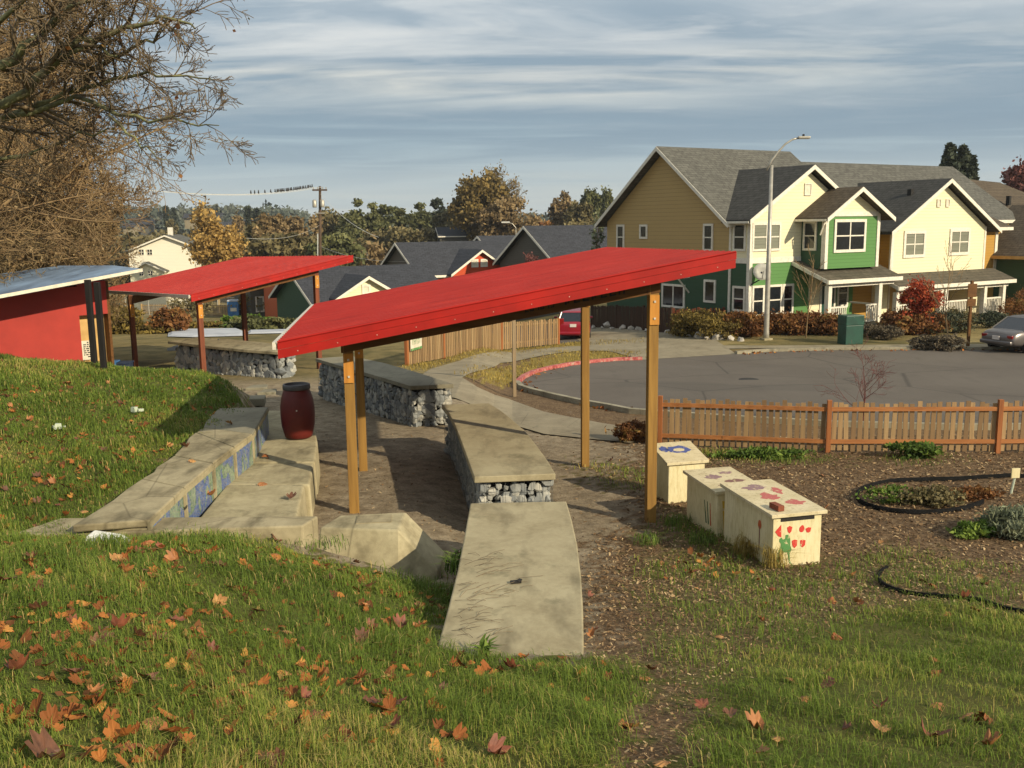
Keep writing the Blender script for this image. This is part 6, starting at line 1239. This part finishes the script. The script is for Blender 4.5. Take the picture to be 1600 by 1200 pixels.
# red maple at the porch
p = zp(1432, 522); t = thing('red_maple', 'small bright red maple in front of the second porch', 'tree', p); cc = leafy(t, 'crown', p+[0, 0, 1.5], (.95, .8, 1.05), 50, 90, .085, 'leaf_red', .3, .8); limbs(t, p-[0, 0, .1], p+[0, 0, 1.6], cc, .05, 'twig_dark')
def bare(name, label, p, h, r0, kids, mat='twig', spread=.6, ratio=.55, rmin=.006, grav=.3, up=(0, 0, 1), bend=.2, sides=(6, 4, 3, 3), cat='tree', leaves=None, group=None, start=.3):
    t = thing(name, label, cat, p, group); mb = MB(); E_ = []
    branches(mb, np.array(p)-[0, 0, .1], up, h, r0, len(kids), list(kids), bend, grav, 6, list(sides), spread, ratio, rmin, E_, start); mb.build('branches', mat, t, True)
    if leaves and E_:
        P = np.array(E_); k = RNG.random(len(P)) < leaves[0]; P = P[k]; V, tt = rquads(P+RNG.normal(size=P.shape)*leaves[3], leaves[1], RNG.random(len(P)), 1.4); npmesh('leaves', V, 4, leaves[2], t, tt)
    return t
bare('young_tree', 'slender bare young tree before the first porch', zp(1259, 528), 3.6, .035, (12, 4), 'twig', .6, .42, .008)
bare('young_tree', 'slender bare young tree left of the wooden sign post', zp(1483, 543), 3.7, .035, (12, 4), 'twig', .6, .42, .008)
bare('young_tree', 'staked young tree with peeling pale trunk beside the patio fence', zp(1121, 516), 3.2, .035, (10, 4), 'twig', .6, .4, .008)
bare('ivory_shrub_tree', 'pale flowering stems left of the ochre gable wall', PY(932, 430, 60), 3.4, .05, (14, 5), 'twig', .5, .3, .01, leaves=(.8, .17, 'leaf_lavender', .1))
q = PT(1349, 662); bare('sapling', 'small bare reddish sapling behind the picket fence', q, 1.55, .022, (9, 6, 4), 'twig_red', .85, .6, .0035, bend=.25, sides=(6, 4, 3), start=.2)
p = PY(826, 440, 68); bare('purple_tree', 'purplish bare treetop showing above the near red roof', p-[0, 0, 2], 3.4, .07, (12, 9, 5), 'twig_red', .7, .45, .015, leaves=(.2, .11, 'leaf_redtree', .1))
# ------------------------------------------------------------------ trees in the middle distance
def tree(name, label, px, ytop, ybase, w_, Y, mat, ncl=60, per=90, size=.5, spread=.3, flat=.8, shell=.5, trunk='bark', group=None, elong=1.5, shape=None, low=.12):
    b = PY(px, ybase, Y); tp = PY(px, ytop, Y); g = tz(b[0], b[1]); R = w_/2/1500*Y; base = np.array([b[0], b[1], g]); hgt = tp[2]-g
    t = thing(name, label, 'tree', base, group); z0 = max(g+hgt*low, b[2]-1); ch = (tp[2]-z0)/2
    cc = leafy(t, 'crown', (b[0], b[1], z0+ch), (R, R*.8, ch), ncl, per, size, mat, spread, flat, shell, elong); limbs(t, base-[0, 0, .3], base+[0, 0, hgt*.75], cc, max(.15, hgt*.02), trunk, n=12, rend=.05); return t
# golden tree by the white house
p = PY(338, 412, 118); g = tz(p[0], p[1]); t = bare('golden_birch', 'golden leaved birch to the right of the tall cream house', (p[0], p[1], g), 10.5, .2, (18, 9, 5), 'twig_gold', .55, .42, .03, leaves=(.8, .34, 'leaf_gold', .3))
cc = leafy(t, 'crown', PY(338, 386, 118), (3.4, 3, 3.0), 80, 60, .26, 'leaf_gold', .22, 1.0, .45)
tree('poplar', 'tall narrow brown poplar beyond the golden birch', 376, 335, 400, 20, 260, 'leaf_brown', 50, 60, .7, .3, 1.3, .3)
tree('poplar', 'shorter brown poplar left of the tall narrow one', 268, 345, 372, 18, 300, 'leaf_olive', 40, 50, .7)
for i, (x, yt, w_, Y, h_) in enumerate([(390, 322, 16, 330, 0), (403, 328, 14, 330, 0), (412, 332, 12, 340, 0), (262, 322, 10, 420, 0), (275, 326, 10, 430, 0)]):
    b = PY(x, 372, Y); g = tz(b[0], b[1]); tp = PY(x, yt, Y); conifer(['tallest dark fir right of the brown poplar', 'middle fir of the three beyond the poplar', 'shortest fir of the three beyond the poplar', 'pointed fir on the far ridge above the cream house', 'second pointed fir on the far ridge'][i], (b[0], b[1], g), tp[2]-g, w_/2/1500*Y, n=1400, size=1.2, group='dark firs on the ridge')
for i, a in enumerate([(430, 340, 420, 70, 150, 'leaf_brown'), (468, 328, 425, 75, 160, 'leaf_brown'), (405, 352, 420, 50, 150, 'leaf_olive'), (520, 322, 400, 50, 190, 'leaf_olive'), (548, 336, 400, 44, 185, 'leaf_green'), (525, 372, 415, 80, 140, 'leaf_green'), (450, 365, 425, 110, 145, 'leaf_olive')]):
    tree('broadleaf_tree', ['round brown tree left of the utility pole', 'tall brown tree just left of the utility pole', 'olive tree at the left end of the brown grove', 'olive tree directly right of the pole top', 'green tree in the gap before the pines', 'bright green low tree at the foot of the pole', 'low olive tree under the brown grove'][i], a[0], a[1], a[2], a[3], a[4], a[5], 70, 90, .5, .25, .8, group='autumn trees beyond the houses')
for i, (x, yt, yb, w_, Y) in enumerate([(570, 307, 372, 40, 190), (600, 318, 372, 34, 195), (628, 322, 372, 34, 200), (655, 318, 370, 28, 210), (682, 310, 368, 30, 215), (700, 325, 366, 26, 210)]):
    tree('pine_tree', ['tallest clumpy pine left of the gap', 'second clumpy pine from the left', 'third clumpy pine with flat top', 'fourth pine, thin topped', 'dark blue green pine left of the golden tree', 'small pine touching the golden tree'][i], x, yt, yb, w_, Y, 'leaf_green' if i < 4 else 'leaf_dark', 22, 160, .5, .34, .35, .75, group='pines on the skyline', low=.3)
# the large golden tree
t = tree('golden_tree', 'large golden brown tree rising above the dark roofs', 752, 268, 372, 92, 170, 'leaf_goldgreen', 90, 120, .45, .24, .8, .5)
b = PY(790, 400, 172); g = tz(b[0], b[1]); bare('bare_tree', 'tall bare brown crown leaning out of the golden tree', (b[0], b[1], g), 15.5, .45, (16, 11, 7, 4), 'twig_gold', .6, .55, .035, bend=.2, leaves=(.5, .28, 'leaf_goldgreen', .4))
tree('golden_tree', 'lower rusty tree at the foot of the large golden tree', 790, 310, 385, 90, 165, 'leaf_brown', 80, 100, .4, .24)
tree('broadleaf_tree', 'small olive tree above the distant dark roof', 705, 330, 385, 60, 180, 'leaf_olive', 60, 80, .45, group='autumn trees beyond the houses')
for i, a in enumerate([(880, 305, 372, 42, 190, 'leaf_brown'), (905, 316, 372, 44, 185, 'leaf_olive'), (922, 300, 370, 34, 200, 'leaf_green'), (948, 297, 368, 28, 210, 'leaf_green'), (845, 345, 385, 60, 170, 'leaf_rust'), (905, 345, 380, 70, 175, 'leaf_olive'), (642, 356, 392, 90, 175, 'leaf_olive'), (600, 350, 392, 70, 178, 'leaf_olive')]):
    tree('broadleaf_tree', ['brown domed tree right of the golden tree', 'olive tree left of the ochre gable', 'green topped tree second from the gable', 'green tree closest to the ochre gable', 'rusty low trees right of the golden tree', 'low olive tree behind the wide dark roof', 'low olive tree behind the pines', 'low olive tree right of the white hillside house'][i], a[0], a[1], a[2], a[3], a[4], a[5], 60, 90, .45, .26, .8, group='autumn trees beyond the houses')
# right hand background
for i, (x, yt, w_) in enumerate([(1481, 222, 36), (1508, 224, 46), (1528, 240, 26)]):
    b = PY(x, 300, 105); g = -1.5; tp = PY(x, yt, 105); conifer(['left dark fir above the grey roof', 'broad middle dark fir above the grey roof', 'lower dark fir at the right of the trio'][i], (b[0], b[1]+i, g), tp[2]-g, w_/1500*105*1.25, n=9000, size=.4, group='dark firs above the roof')
tree('red_tree', 'dull red tree rising behind the roofs at the right edge', 1592, 258, 330, 62, 100, 'leaf_redtree', 80, 110, .28, .25)
# ------------------------------------------------------------------ far woods (one mass) and hazy ridge
def woods(name, label, xs, ybase, ytop, Y0, Y1, n, per, size, mat, R=(3.5, 6)):
    P = []; T = []
    for i in range(n):
        x = random.uniform(*xs); Y = random.uniform(Y0, Y1); X = (x-800)/1500*Y; g = tz(X, Y); zt = PY(x, random.uniform(ytop-6, ytop+14)+(0 if random.random() < .8 else -6), Y)[2]; r_ = random.uniform(*R)
        zt = min(max(zt, g+3), g+16) if not callable(ytop) else zt
        q, t_, _ = crown_pts((X, Y, (g+zt)/2), (r_, r_, (zt-g)/2+.3), 9, per, .4, .8, .5); P.append(q); T.append(t_*.5+random.random()*.5)
    V, tt = rquads(np.concatenate(P), size, np.concatenate(T), 1.4); o = npmesh(name, V, 4, mat, None, tt); tag(o, label, 'woodland', kind='stuff')
woods('far_wood', 'dark wooded hillside on the horizon at the left', (120, 480), 0, 330, 480, 760, 420, 22, 1.6, 'hazy_wood', (5, 9))
woods('far_wood', 'wooded ridge on the horizon behind the pines', (440, 1000), 0, 342, 420, 700, 420, 22, 1.6, 'hazy_wood', (5, 9))
woods('valley_wood', 'mixed autumn woods in the valley', (150, 960), 0, 372, 200, 330, 420, 22, .9, 'leaf_olive', (3, 6))
woods('valley_wood', 'brown autumn thicket filling the valley floor', (230, 930), 0, 392, 150, 200, 170, 26, .7, 'leaf_brown', (2, 4))
for i in range(14):
    x = random.uniform(205, 470); Y = random.uniform(430, 520); X = (x-800)/1500*Y; g = tz(X, Y)+random.uniform(6, 12); h_ = thing('hillside_house', 'tiny pale house among the dark trees of the far hill', 'house', (X, Y, g), 'tiny houses on the far hill'); MB().b2(X-2.5, X+2.5, Y-4, Y, g-4, g+1).build('wall', 'concrete_path' if i % 3 else 'siding_grey', h_); MB().slab([(X-3.2, Y-5, g+.9), (X+3.2, Y-5, g+.9), (X+3.2, Y-1, g+2.8), (X-3.2, Y-1, g+2.8)], .3).build('roof', 'shingle_dark', h_)
# ------------------------------------------------------------------ utility pole, wires, birds
pb = PY(499, 470, 100); g = tz(pb[0], pb[1]); up = thing('utility_pole', 'tall wooden utility pole with crossarm and transformers', 'utility pole', (pb[0], pb[1], g))
pt = PY(500, 291, 100); MB().tube([(pb[0], pb[1], g-.3), pt], [.2, .13], 8).build('pole', 'utility_pole', up, True)
ca = PY(500, 297, 100); MB().box(ca-[0, .15, 0], (1.5, .12, .16), .15).build('crossarm', 'utility_pole', up)
for dx in (-.65, -.2, .3, .65): MB().box(ca+[dx, -.15, .18], (.09, .09, .22)).build('insulator', 'galv', up)
tr_ = PY(499, 318, 100)
for dx in (-.45, .35): MB().lathe(tr_+[dx, -.25, -.4], [(.2, 0), (.22, .1), (.22, .7), (.1, .8)], 10).build('transformer', 'galv', up, True)
MB().box(PY(500, 333, 100)-[0, .1, 0], (1.1, .1, .1)).build('side_arm', 'galv', up); MB().tube([PY(497, 365, 100)-[0, .22, 0], PY(497, 400, 100)-[0, .22, 0]], .06, 5).build('conduit', 'wire_pale', up)
def wire(a, b, sag, r_, label, n=24, mat='wire_pale'):
    a, b = np.array(a), np.array(b); P = [a+(b-a)*k/n-[0, 0, sag*4*(k/n)*(1-k/n)] for k in range(n+1)]; o = MB().tube(P, r_, 3, False).build('power_line', mat); tag(o, label, 'power line', 'power lines'); return P
WP = None
for i, dx in enumerate((-.65, -.2, .3)):
    P = wire(ca+[dx, -.15, .3], PY(-260, 198+i*4, 42)+[dx, 0, 0], 1.6, .016, ['upper line with the birds running left from the utility pole', 'middle line running left from the utility pole', 'lower line running left from the utility pole'][i]); WP = WP or P
wire(PY(501, 303, 100), PY(592, 371, 86), .6, .02, 'pale guy line sloping right from the utility pole'); wire(PY(499, 352, 100), PY(385, 372, 60), .5, .012, 'service line running left from the pole'); wire(PY(501, 385, 100), PY(640, 408, 82), .5, .012, 'service line running right to the red gabled house')
# birds
Pw = np.array(WP); bx = MB(); bx.lathe((0, 0, 0), [(.01, 0), (.06, .03), (.075, .1), (.05, .18), (.045, .21), (.05, .25), (.03, .29), (.005, .3)], 7)
bo = thing('bird', 'small dark bird perched in the row on the power line', 'bird', (0, 0, 0), 'birds on the power line'); bx.build('body', 'bird', bo, True); MB().hexa([(-.02, .03, .06), (.02, .03, .06), (.03, .17, -.05), (-.03, .17, -.05), (-.02, .05, .09), (.02, .05, .09), (.03, .18, -.03), (-.03, .18, -.03)]).build('tail', 'bird', bo); MB().hexa([(-.01, -.06, .25), (.01, -.06, .25), (.01, -.04, .25), (-.01, -.04, .25), (0, -.09, .26), (.001, -.09, .26), (.01, -.04, .27), (-.01, -.04, .27)]).build('beak', 'bird', bo)
px_ = [proj(*p) for p in Pw]; first = True
xs = [392, 398, 404, 414, 423]+list(np.linspace(430, 490, 26)+np.array([random.uniform(-.8, .8) for _ in range(26)]))
for x in xs:
    for a in range(len(Pw)-1):
        if min(px_[a][0], px_[a+1][0]) <= x <= max(px_[a][0], px_[a+1][0]):
            f = (x-px_[a][0])/(px_[a+1][0]-px_[a][0]); q = Pw[a]+(Pw[a+1]-Pw[a])*f+[0, 0, .01]
            if first: bo.location = Vector(q); first = False
            else: copy_thing(bo, q, random.uniform(0, 6))
for i, (x, y, Y, dx) in enumerate([(806, 356, 120, .7)]):
    b = PY(x, y+30, Y); tp = PY(x, y, Y); l_ = thing('street_lamp', ['small distant street lamp above the red gable', 'small distant street lamp above the small dark gables', 'small distant lamp left of the dark roofs', 'small distant lamp left of the utility pole'][i], 'street lamp', (b[0], b[1], tz(b[0], b[1])), 'distant street lamps')
    MB().tube([(b[0], b[1], tz(b[0], b[1])), tp, tp+[-dx*.6, 0, .5], tp+[-dx*1.4, 0, .7]], [.09, .06, .05, .05], 6).build('pole', 'galv', l_); MB().box(tp+[-dx*1.8, 0, .7], (1.0, .3, .18)).build('lamp_head', 'wire_pale', l_)
# ------------------------------------------------------------------ the big bare maple at the left
tb = np.array([-14.2, 17.5, tz(-14.2, 17.5)]); bt = thing('bare_maple', 'big nearly leafless maple reaching in from the left edge', 'tree', tb)
mb = MB(); ends = []; mb2 = MB()
mb.tube([tb-[0, 0, .3], tb+[.1, 0, 2.2], tb+[.4, -.1, 4.2]], [.5, .38, .32], 10); crotch = tb+np.array([.4, -.1, 4.0])
def plimb(px, Ys, r0, r1, n_side, sub, ln, first=True):
    P = ([crotch] if first else [])+[PY(x, y, Y) for (x, y), Y in zip(px, np.linspace(Ys[0], Ys[1], len(px)))]; m = len(P)
    Q = []
    for i in range(m-1):
        for k in range(3): Q.append(P[i]+(P[i+1]-P[i])*k/3+RNG.normal(size=3)*.035*(i > 0))
    Q.append(P[-1]); n = len(Q); R = [r0+(r1-r0)*i/(n-1) for i in range(n)]; mb.tube(Q, [r_*.62 for r_ in R], 7, False)
    n_side = int(n_side*.8)
    for j in range(n_side):
        t = .18+.82*(j+random.random())/n_side; i = min(int(t*(n-1)), n-2); d = Q[i+1]-Q[i]; d = d/np.linalg.norm(d); a = RNG.normal(size=3); a -= a.dot(d)*d; a /= np.linalg.norm(a); nd = d*.75+a*.75; nd[2] += .1
        branches(mb2, Q[i], nd, ln*.82*random.uniform(.6, 1.2)*(1.2-.5*t), R[i]*.45, len(sub), list(sub), .32, -.05, 5, [4, 3, 3], .75, .6, .0055, ends, .2)
plimb([(-60, 130), (25, 92), (72, 45), (105, 12), (140, -40)], (16.5, 15.5), .17, .06, 14, (7, 5), 1.6)
plimb([(-70, 180), (40, 140), (88, 92), (130, 62), (175, 55), (225, 38), (270, 28), (305, 45)], (16.5, 15), .15, .02, 22, (7, 5), 1.35)
plimb([(88, 92), (140, 70), (185, 88), (150, 112)][:3], (16, 15.6), .07, .03, 6, (6, 5), 1.1, False)
plimb([(-60, 205), (60, 165), (130, 138), (165, 95), (205, 78), (240, 60), (262, 30)], (17, 15.5), .12, .02, 20, (7, 5), 1.3)
plimb([(130, 138), (180, 125), (230, 112), (290, 118), (335, 126)], (16.3, 15.2), .06, .012, 14, (7, 4), .9, False)
plimb([(-40, 190), (50, 172), (120, 150), (170, 172), (230, 188), (290, 190), (342, 196)], (17, 15.3), .1, .012, 22, (7, 5), 1.1)
plimb([(170, 180), (200, 205), (230, 232), (262, 250)], (16, 15.6), .045, .01, 9, (6, 4), .8, False)
plimb([(-60, 260), (40, 240), (110, 215), (170, 200)], (17.5, 16.5), .09, .02, 14, (7, 5), 1.3)
plimb([(-60, 60), (20, 20), (60, -20)], (16, 15), .1, .04, 10, (7, 5), 1.6); plimb([(105, 12), (160, -5), (215, -20)], (15.5, 15), .05, .02, 9, (7, 5), 1.2, False)
mb.build('limbs', 'bark_moss', bt, True); mb2.build('twigs', 'twig_dark', bt, True)
P = np.array(ends); P = P[RNG.random(len(P)) < .008]; V, tt = rquads(P-[0, 0, .05], .065, RNG.random(len(P)), 1.2); npmesh('last_leaves', V, 4, 'leaf_rust', bt, tt)
# brown thicket of trees behind it
for i, (x, yb, Y, h_, lab) in enumerate([(-150, 480, 31, 13.5, 'brown twiggy tree behind the maple at the left edge'), (-40, 470, 36, 13.5, 'brown twiggy tree above the red shed, its crown over the roof'), (40, 460, 40, 10.8, 'brown twiggy tree at the right of the thicket, beside the sky'), (105, 455, 45, 6.8, 'lowest brown twiggy tree, by the cream house'), (0, 440, 52, 14.5, 'tall back tree of the brown thicket')]):
    b = PY(x, yb, Y); g = tz(b[0], b[1]); t = thing('twiggy_tree', lab, 'tree', (b[0], b[1], g), 'brown thicket on the left'); m = MB(); E_ = []
    branches(m, (b[0], b[1], g), (random.uniform(-.05, .1), -.05, 1), h_, .22, 4, [24, 13, 8, 4], .28, .15, 7, [6, 4, 3, 3, 3], .95, .5, .011, E_, .12); m.build('branches', ['twig', 'twig', 'twig_gold', 'twig', 'twig_dark'][i], t, True)
    P = np.array(E_); P = P[RNG.random(len(P)) < .3]; V, tt = rquads(P+RNG.normal(size=P.shape)*.1, .075, RNG.random(len(P)), 1.5); npmesh('leaves', V, 4, 'leaf_brown', t, tt)
    leafy(t, 'inner_twigs', (b[0], b[1], g+h_*.42), (h_*.3, h_*.3, h_*.38), 60, 90, .035, 'leaf_brown', .3, 1, .3, 9)
# ------------------------------------------------------------------ fallen leaves
def leaf_mesh(i, curl):
    out = []; lob = [(0, 1.0), (14, .78), (26, .62), (40, .88), (54, .8), (64, .58), (80, .84), (98, .66), (128, .5), (155, .42), (180, .34)]
    prof_ = [(a, r_) for a, r_ in lob]+[(360-a, r_) for a, r_ in lob[-2:0:-1]]
    rnd = random.Random(i); V = [(0, 0, 0)]; 
    for ring_ in (.5, 1.0):
        for a, r_ in prof_:
            r2 = (r_*ring_ if ring_ == 1 else min(r_, .42)*.75)*(1+rnd.uniform(-.08, .08)); x = r2*math.sin(math.radians(a)); y = r2*math.cos(math.radians(a)); z = curl*(x*x*1.1+.5*y*y)+rnd.uniform(-.07, .07)*ring_+.25*curl*math.sin(3*x+i)*ring_
            V.append((x*.5, y*.5, z*.5))
    n = len(prof_); F = [(0, 1+k, 1+(k+1) % n) for k in range(n)]+[(1+k, 1+n+k, 1+n+(k+1) % n, 1+(k+1) % n) for k in range(n)]
    b = len(V); V += [(-.008, -.1, .01), (.008, -.1, .01), (.006, -.65, .12*curl), (-.006, -.65, .12*curl)]; F.append((b, b+1, b+2, b+3))
    me = bpy.data.meshes.new('fallen_leaf'); me.from_pydata(V, [], F); me.materials.append(MAT['dead%d' % (i % 5)]); return me
LM = [leaf_mesh(i, c) for i, c in enumerate((.5, .9, -.7, 1.1, .35, -.9, .75, 1.3, .25, -.5))]
def normal(x, y):
    e = .08; n = Vector((-(tz(x+e, y)-tz(x-e, y))/(2*e), -(tz(x, y+e)-tz(x, y-e))/(2*e), 1)); return n.normalized()
LPX = [(186, 992, .3), (240, 1010, .34), (235, 1011, .2), (300, 1035, .28), (310, 992, .24), (265, 1160, .4), (240, 1135, .3), (160, 1003, .3), (150, 1012, .3), (80, 1195, .5), (100, 1128, .26), (30, 1060, .3), (130, 1050, .3), (120, 1064, .28), (330, 1085, .2), (385, 1105, .28), (450, 1060, .24), (470, 1057, .2), (515, 912, .25), (545, 890, .2), (555, 886, .24), (450, 920, .24), (455, 925, .2), (375, 920, .2), (620, 1110, .36), (605, 1120, .3), (575, 955, .2), (430, 885, .22), (320, 855, .26), (220, 925, .2), (215, 870, .26), (240, 862, .26), (60, 930, .24), (0, 915, .4), (690, 1085, .2), (765, 1080, .2), (800, 1052, .26), (815, 1050, .3), (785, 1053, .22), (840, 1055, .22), (770, 1185, .3), (985, 1142, .3), (975, 1138, .22), (960, 845, .2), (950, 843, .18), (1080, 900, .26), (1100, 885, .26), (1060, 880, .2), (1085, 892, .24), (1110, 893, .2), (1035, 880, .18), (1195, 948, .24), (1230, 950, .2), (1335, 945, .28), (1345, 950, .22), (1305, 1000, .28), (1190, 975, .2), (1455, 1040, .22), (1185, 1190, .24), (1125, 1000, .18), (1140, 1128, .22), (1375, 1115, .22), (1510, 1130, .24), (1545, 1175, .3), (1370, 1120, .2), (1290, 1062, .24), (1220, 1160, .24), (1255, 1095, .2), (1320, 1150, .2), (1460, 1108, .2), (925, 1000, .2), (920, 935, .2), (930, 990, .2), (690, 960, .26), (660, 985, .2), (700, 930, .2), (650, 990, .22), (655, 950, .2), (265, 700, .3), (180, 695, .34), (190, 705, .3), (160, 710, .3), (170, 740, .26), (140, 755, .28), (100, 765, .26), (60, 750, .3), (85, 760, .26), (110, 780, .22), (20, 740, .26), (120, 690, .22), (45, 660, .26), (55, 672, .22), (10, 770, .24), (60, 790, .26), (90, 795, .2), (140, 775, .24), (250, 658, .2), (235, 648, .2), (265, 650, .24), (275, 645, .2), (170, 660, .2), (60, 610, .22), (140, 615, .2), (150, 640, .2), (15, 620, .24), (220, 622, .2), (310, 595, .2), (325, 600, .24), (345, 602, .2), (360, 606, .2), (300, 590, .18), (205, 775, .2), (270, 790, .28), (130, 805, .26), (10, 845, .3), (475, 700, .22), (395, 745, .18)]
leaf_objs = 0
def put_leaf(x, y, s, z=None, label='curled orange brown maple leaf lying on the ground', g='fallen maple leaves'):
    global leaf_objs
    o = bpy.data.objects.new('fallen_leaf', LM[random.randrange(10)]); C.objects.link(o); zz_ = (tz(x, y)+.02+.025*random.random()) if z is None else z; n = normal(x, y) if z is None else Vector((0, 0, 1))
    n = (n+Vector((random.gauss(0, .35), random.gauss(0, .35), 0))).normalized(); q = n.to_track_quat('Z', 'Y'); o.rotation_mode = 'QUATERNION'; from mathutils import Quaternion
    o.rotation_quaternion = q @ Quaternion((0, 0, 1), random.uniform(0, 6.28)); o.location = (x, y, zz_); o.scale = (s,)*3; tag(o, label, 'leaf', g); leaf_objs += 1
for x, y, s in LPX:
    p = PT(x, y); put_leaf(p[0], p[1], s*.54)
for x, y, z in ((302, 722, .95), (290, 700, .95), (360, 664, .95), (455, 780, .51), (410, 757, .51), (418, 716, .51), (330, 778, .95)): p = PZ(x, y, z); put_leaf(p[0], p[1], .18, z+.03, 'orange leaf lying on the concrete seats', 'leaves on the concrete seats')
while leaf_objs < 290:
    Y = random.uniform(3.9, 19)**1; X = random.uniform(-.62, .62)*Y
    if -.6 < X < .66 and Y < 11.3: continue
    g_, d_, _ = zones(np.array([X]), np.array([Y])); pr = .9 if (g_[0] > 0 and X < 0) else (.35 if g_[0] > 0 else .08)
    if X < -4 and Y > 10: pr = 1.0
    if random.random() < pr: put_leaf(X, Y, random.uniform(.1, .19))
n = 3000; Y = RNG.uniform(4, 20, n); X = -RNG.random(n)*(.62*Y); k = ((X < -4.9) & (Y > 10.2)) | (RNG.random(n) < .35); k &= ~((X > -5.0) & (Y > 9.6)) & (X < -.7); X, Y = X[k], Y[k]
V, tt = rquads(np.stack([X, Y, th(X, Y)+.025], 1), .045, RNG.random(len(X)), 1.5); tag(npmesh('leaf_litter', V, 4, 'leaf_rust', None, tt), 'small brown leaf scraps caught in the lawn', 'leaf litter', kind='stuff')
lv = np.array([v.co[:] for v in LM[0].vertices][:-4]); lf = [f.vertices[:] for f in LM[0].polygons][:-1]; lt = np.array([t for f in lf for t in ((f[0], f[1], f[2]),)+(((f[0], f[2], f[3]),) if len(f) == 4 else ())])
cl = [PT(x, y) for x, y in [(200, 700), (60, 755), (110, 765), (150, 735), (250, 655), (40, 610), (325, 597), (90, 690), (20, 800), (230, 1000), (120, 1010), (250, 1150), (60, 1190), (80, 1130), (330, 850), (530, 905), (690, 960), (800, 1050), (1090, 890), (420, 1040)]]
XY = [(c[0]+random.gauss(0, .42), c[1]+random.gauss(0, .5)) for c in cl for _ in range(24)]+[(random.uniform(-.62, -.06)*y, y) for y in (random.uniform(4, 19) for _ in range(800))]
XY = np.array([q for q in XY if not ((q[0] > -5.1 and q[1] > 9.7 and q[0] < 1) or (-.65 < q[0] < .7 and q[1] > 6.9))]); n = len(XY); an = RNG.uniform(0, 6.28, n); sc_ = RNG.uniform(.06, .14, n); tl = RNG.normal(size=(n, 2))*.35
A0 = np.stack([np.cos(an), np.sin(an), tl[:, 0]], 1); A1 = np.stack([-np.sin(an), np.cos(an), tl[:, 1]], 1); ZZ = RNG.choice([1, 1, -1, 1.8], n)
LV = np.stack([XY[:, 0], XY[:, 1], th(XY[:, 0], XY[:, 1])+.03], 1)[:, None]+sc_[:, None, None]*(lv[None, :, 0:1]*A0[:, None]+lv[None, :, 1:2]*A1[:, None]+lv[None, :, 2:3]*ZZ[:, None, None]*np.array([0, 0, 1.]))
tag(npmesh('leaf_litter', LV.reshape(-1, 3), 3, 'leaf_dead', None, np.repeat(RNG.random(n), len(lv)), (np.arange(n)[:, None, None]*len(lv)+lt[None]).reshape(-1, 3)), 'drifts of small brown maple leaves matted into the lawn', 'leaf litter', kind='stuff')
gk = [np.array(a)+(np.array(b)-np.array(a))*random.random()+np.array([random.gauss(.15, .18), random.gauss(-.15, .2)]) for a, b in list(zip(arc[4:], arc[5:]))*9+list(zip(fark, fark[1:]))*30]; gk = np.array(gk)
V, tt = rquads(np.stack([gk[:, 0], gk[:, 1], th(gk[:, 0], gk[:, 1])+.035], 1), .1, RNG.random(len(gk)), 1.4); tag(npmesh('gutter_leaves', V, 4, 'leaf_dead', None, tt), 'dry leaves blown against the kerbs', 'leaf litter', kind='stuff')
# pale petals of paper seen on the bank
for i, (x, y) in enumerate([(93, 674), (215, 648)]):
    p = PT(x, y); m = MB()
    for k in range(5): a = random.uniform(0, 6); m.prism([(p[0]+.05*math.cos(a)+.06*math.cos(a+b_), p[1]+.05*math.sin(a)+.06*math.sin(a+b_)) for b_ in (0, 2, 4)], p[2]+.05, p[2]+.055+.02*k)
    tag(m.build('pale_leaf', 'stake'), ['pale greenish leaf on the bank at the left', 'pale greenish leaf near the middle of the bank'][i], 'leaf', 'pale leaves on the bank')
# ------------------------------------------------------------------ air
hz = MB().b2(-900, 900, -60, 1100, -40, 60).build('haze', 'wire'); tag(hz, 'pale autumn haze', 'haze', kind='stuff')
hm = bpy.data.materials.new('haze'); hm.use_nodes = True; hn = hm.node_tree; hn.nodes.clear(); vo_ = hn.nodes.new('ShaderNodeVolumePrincipled'); vo_.inputs['Color'].default_value = (.8, .86, .92, 1); vo_.inputs['Density'].default_value = .00022; vo_.inputs['Anisotropy'].default_value = .2
ho = hn.nodes.new('ShaderNodeOutputMaterial'); hn.links.new(vo_.outputs[0], ho.inputs['Volume']); hz.data.materials.clear(); hz.data.materials.append(hm)
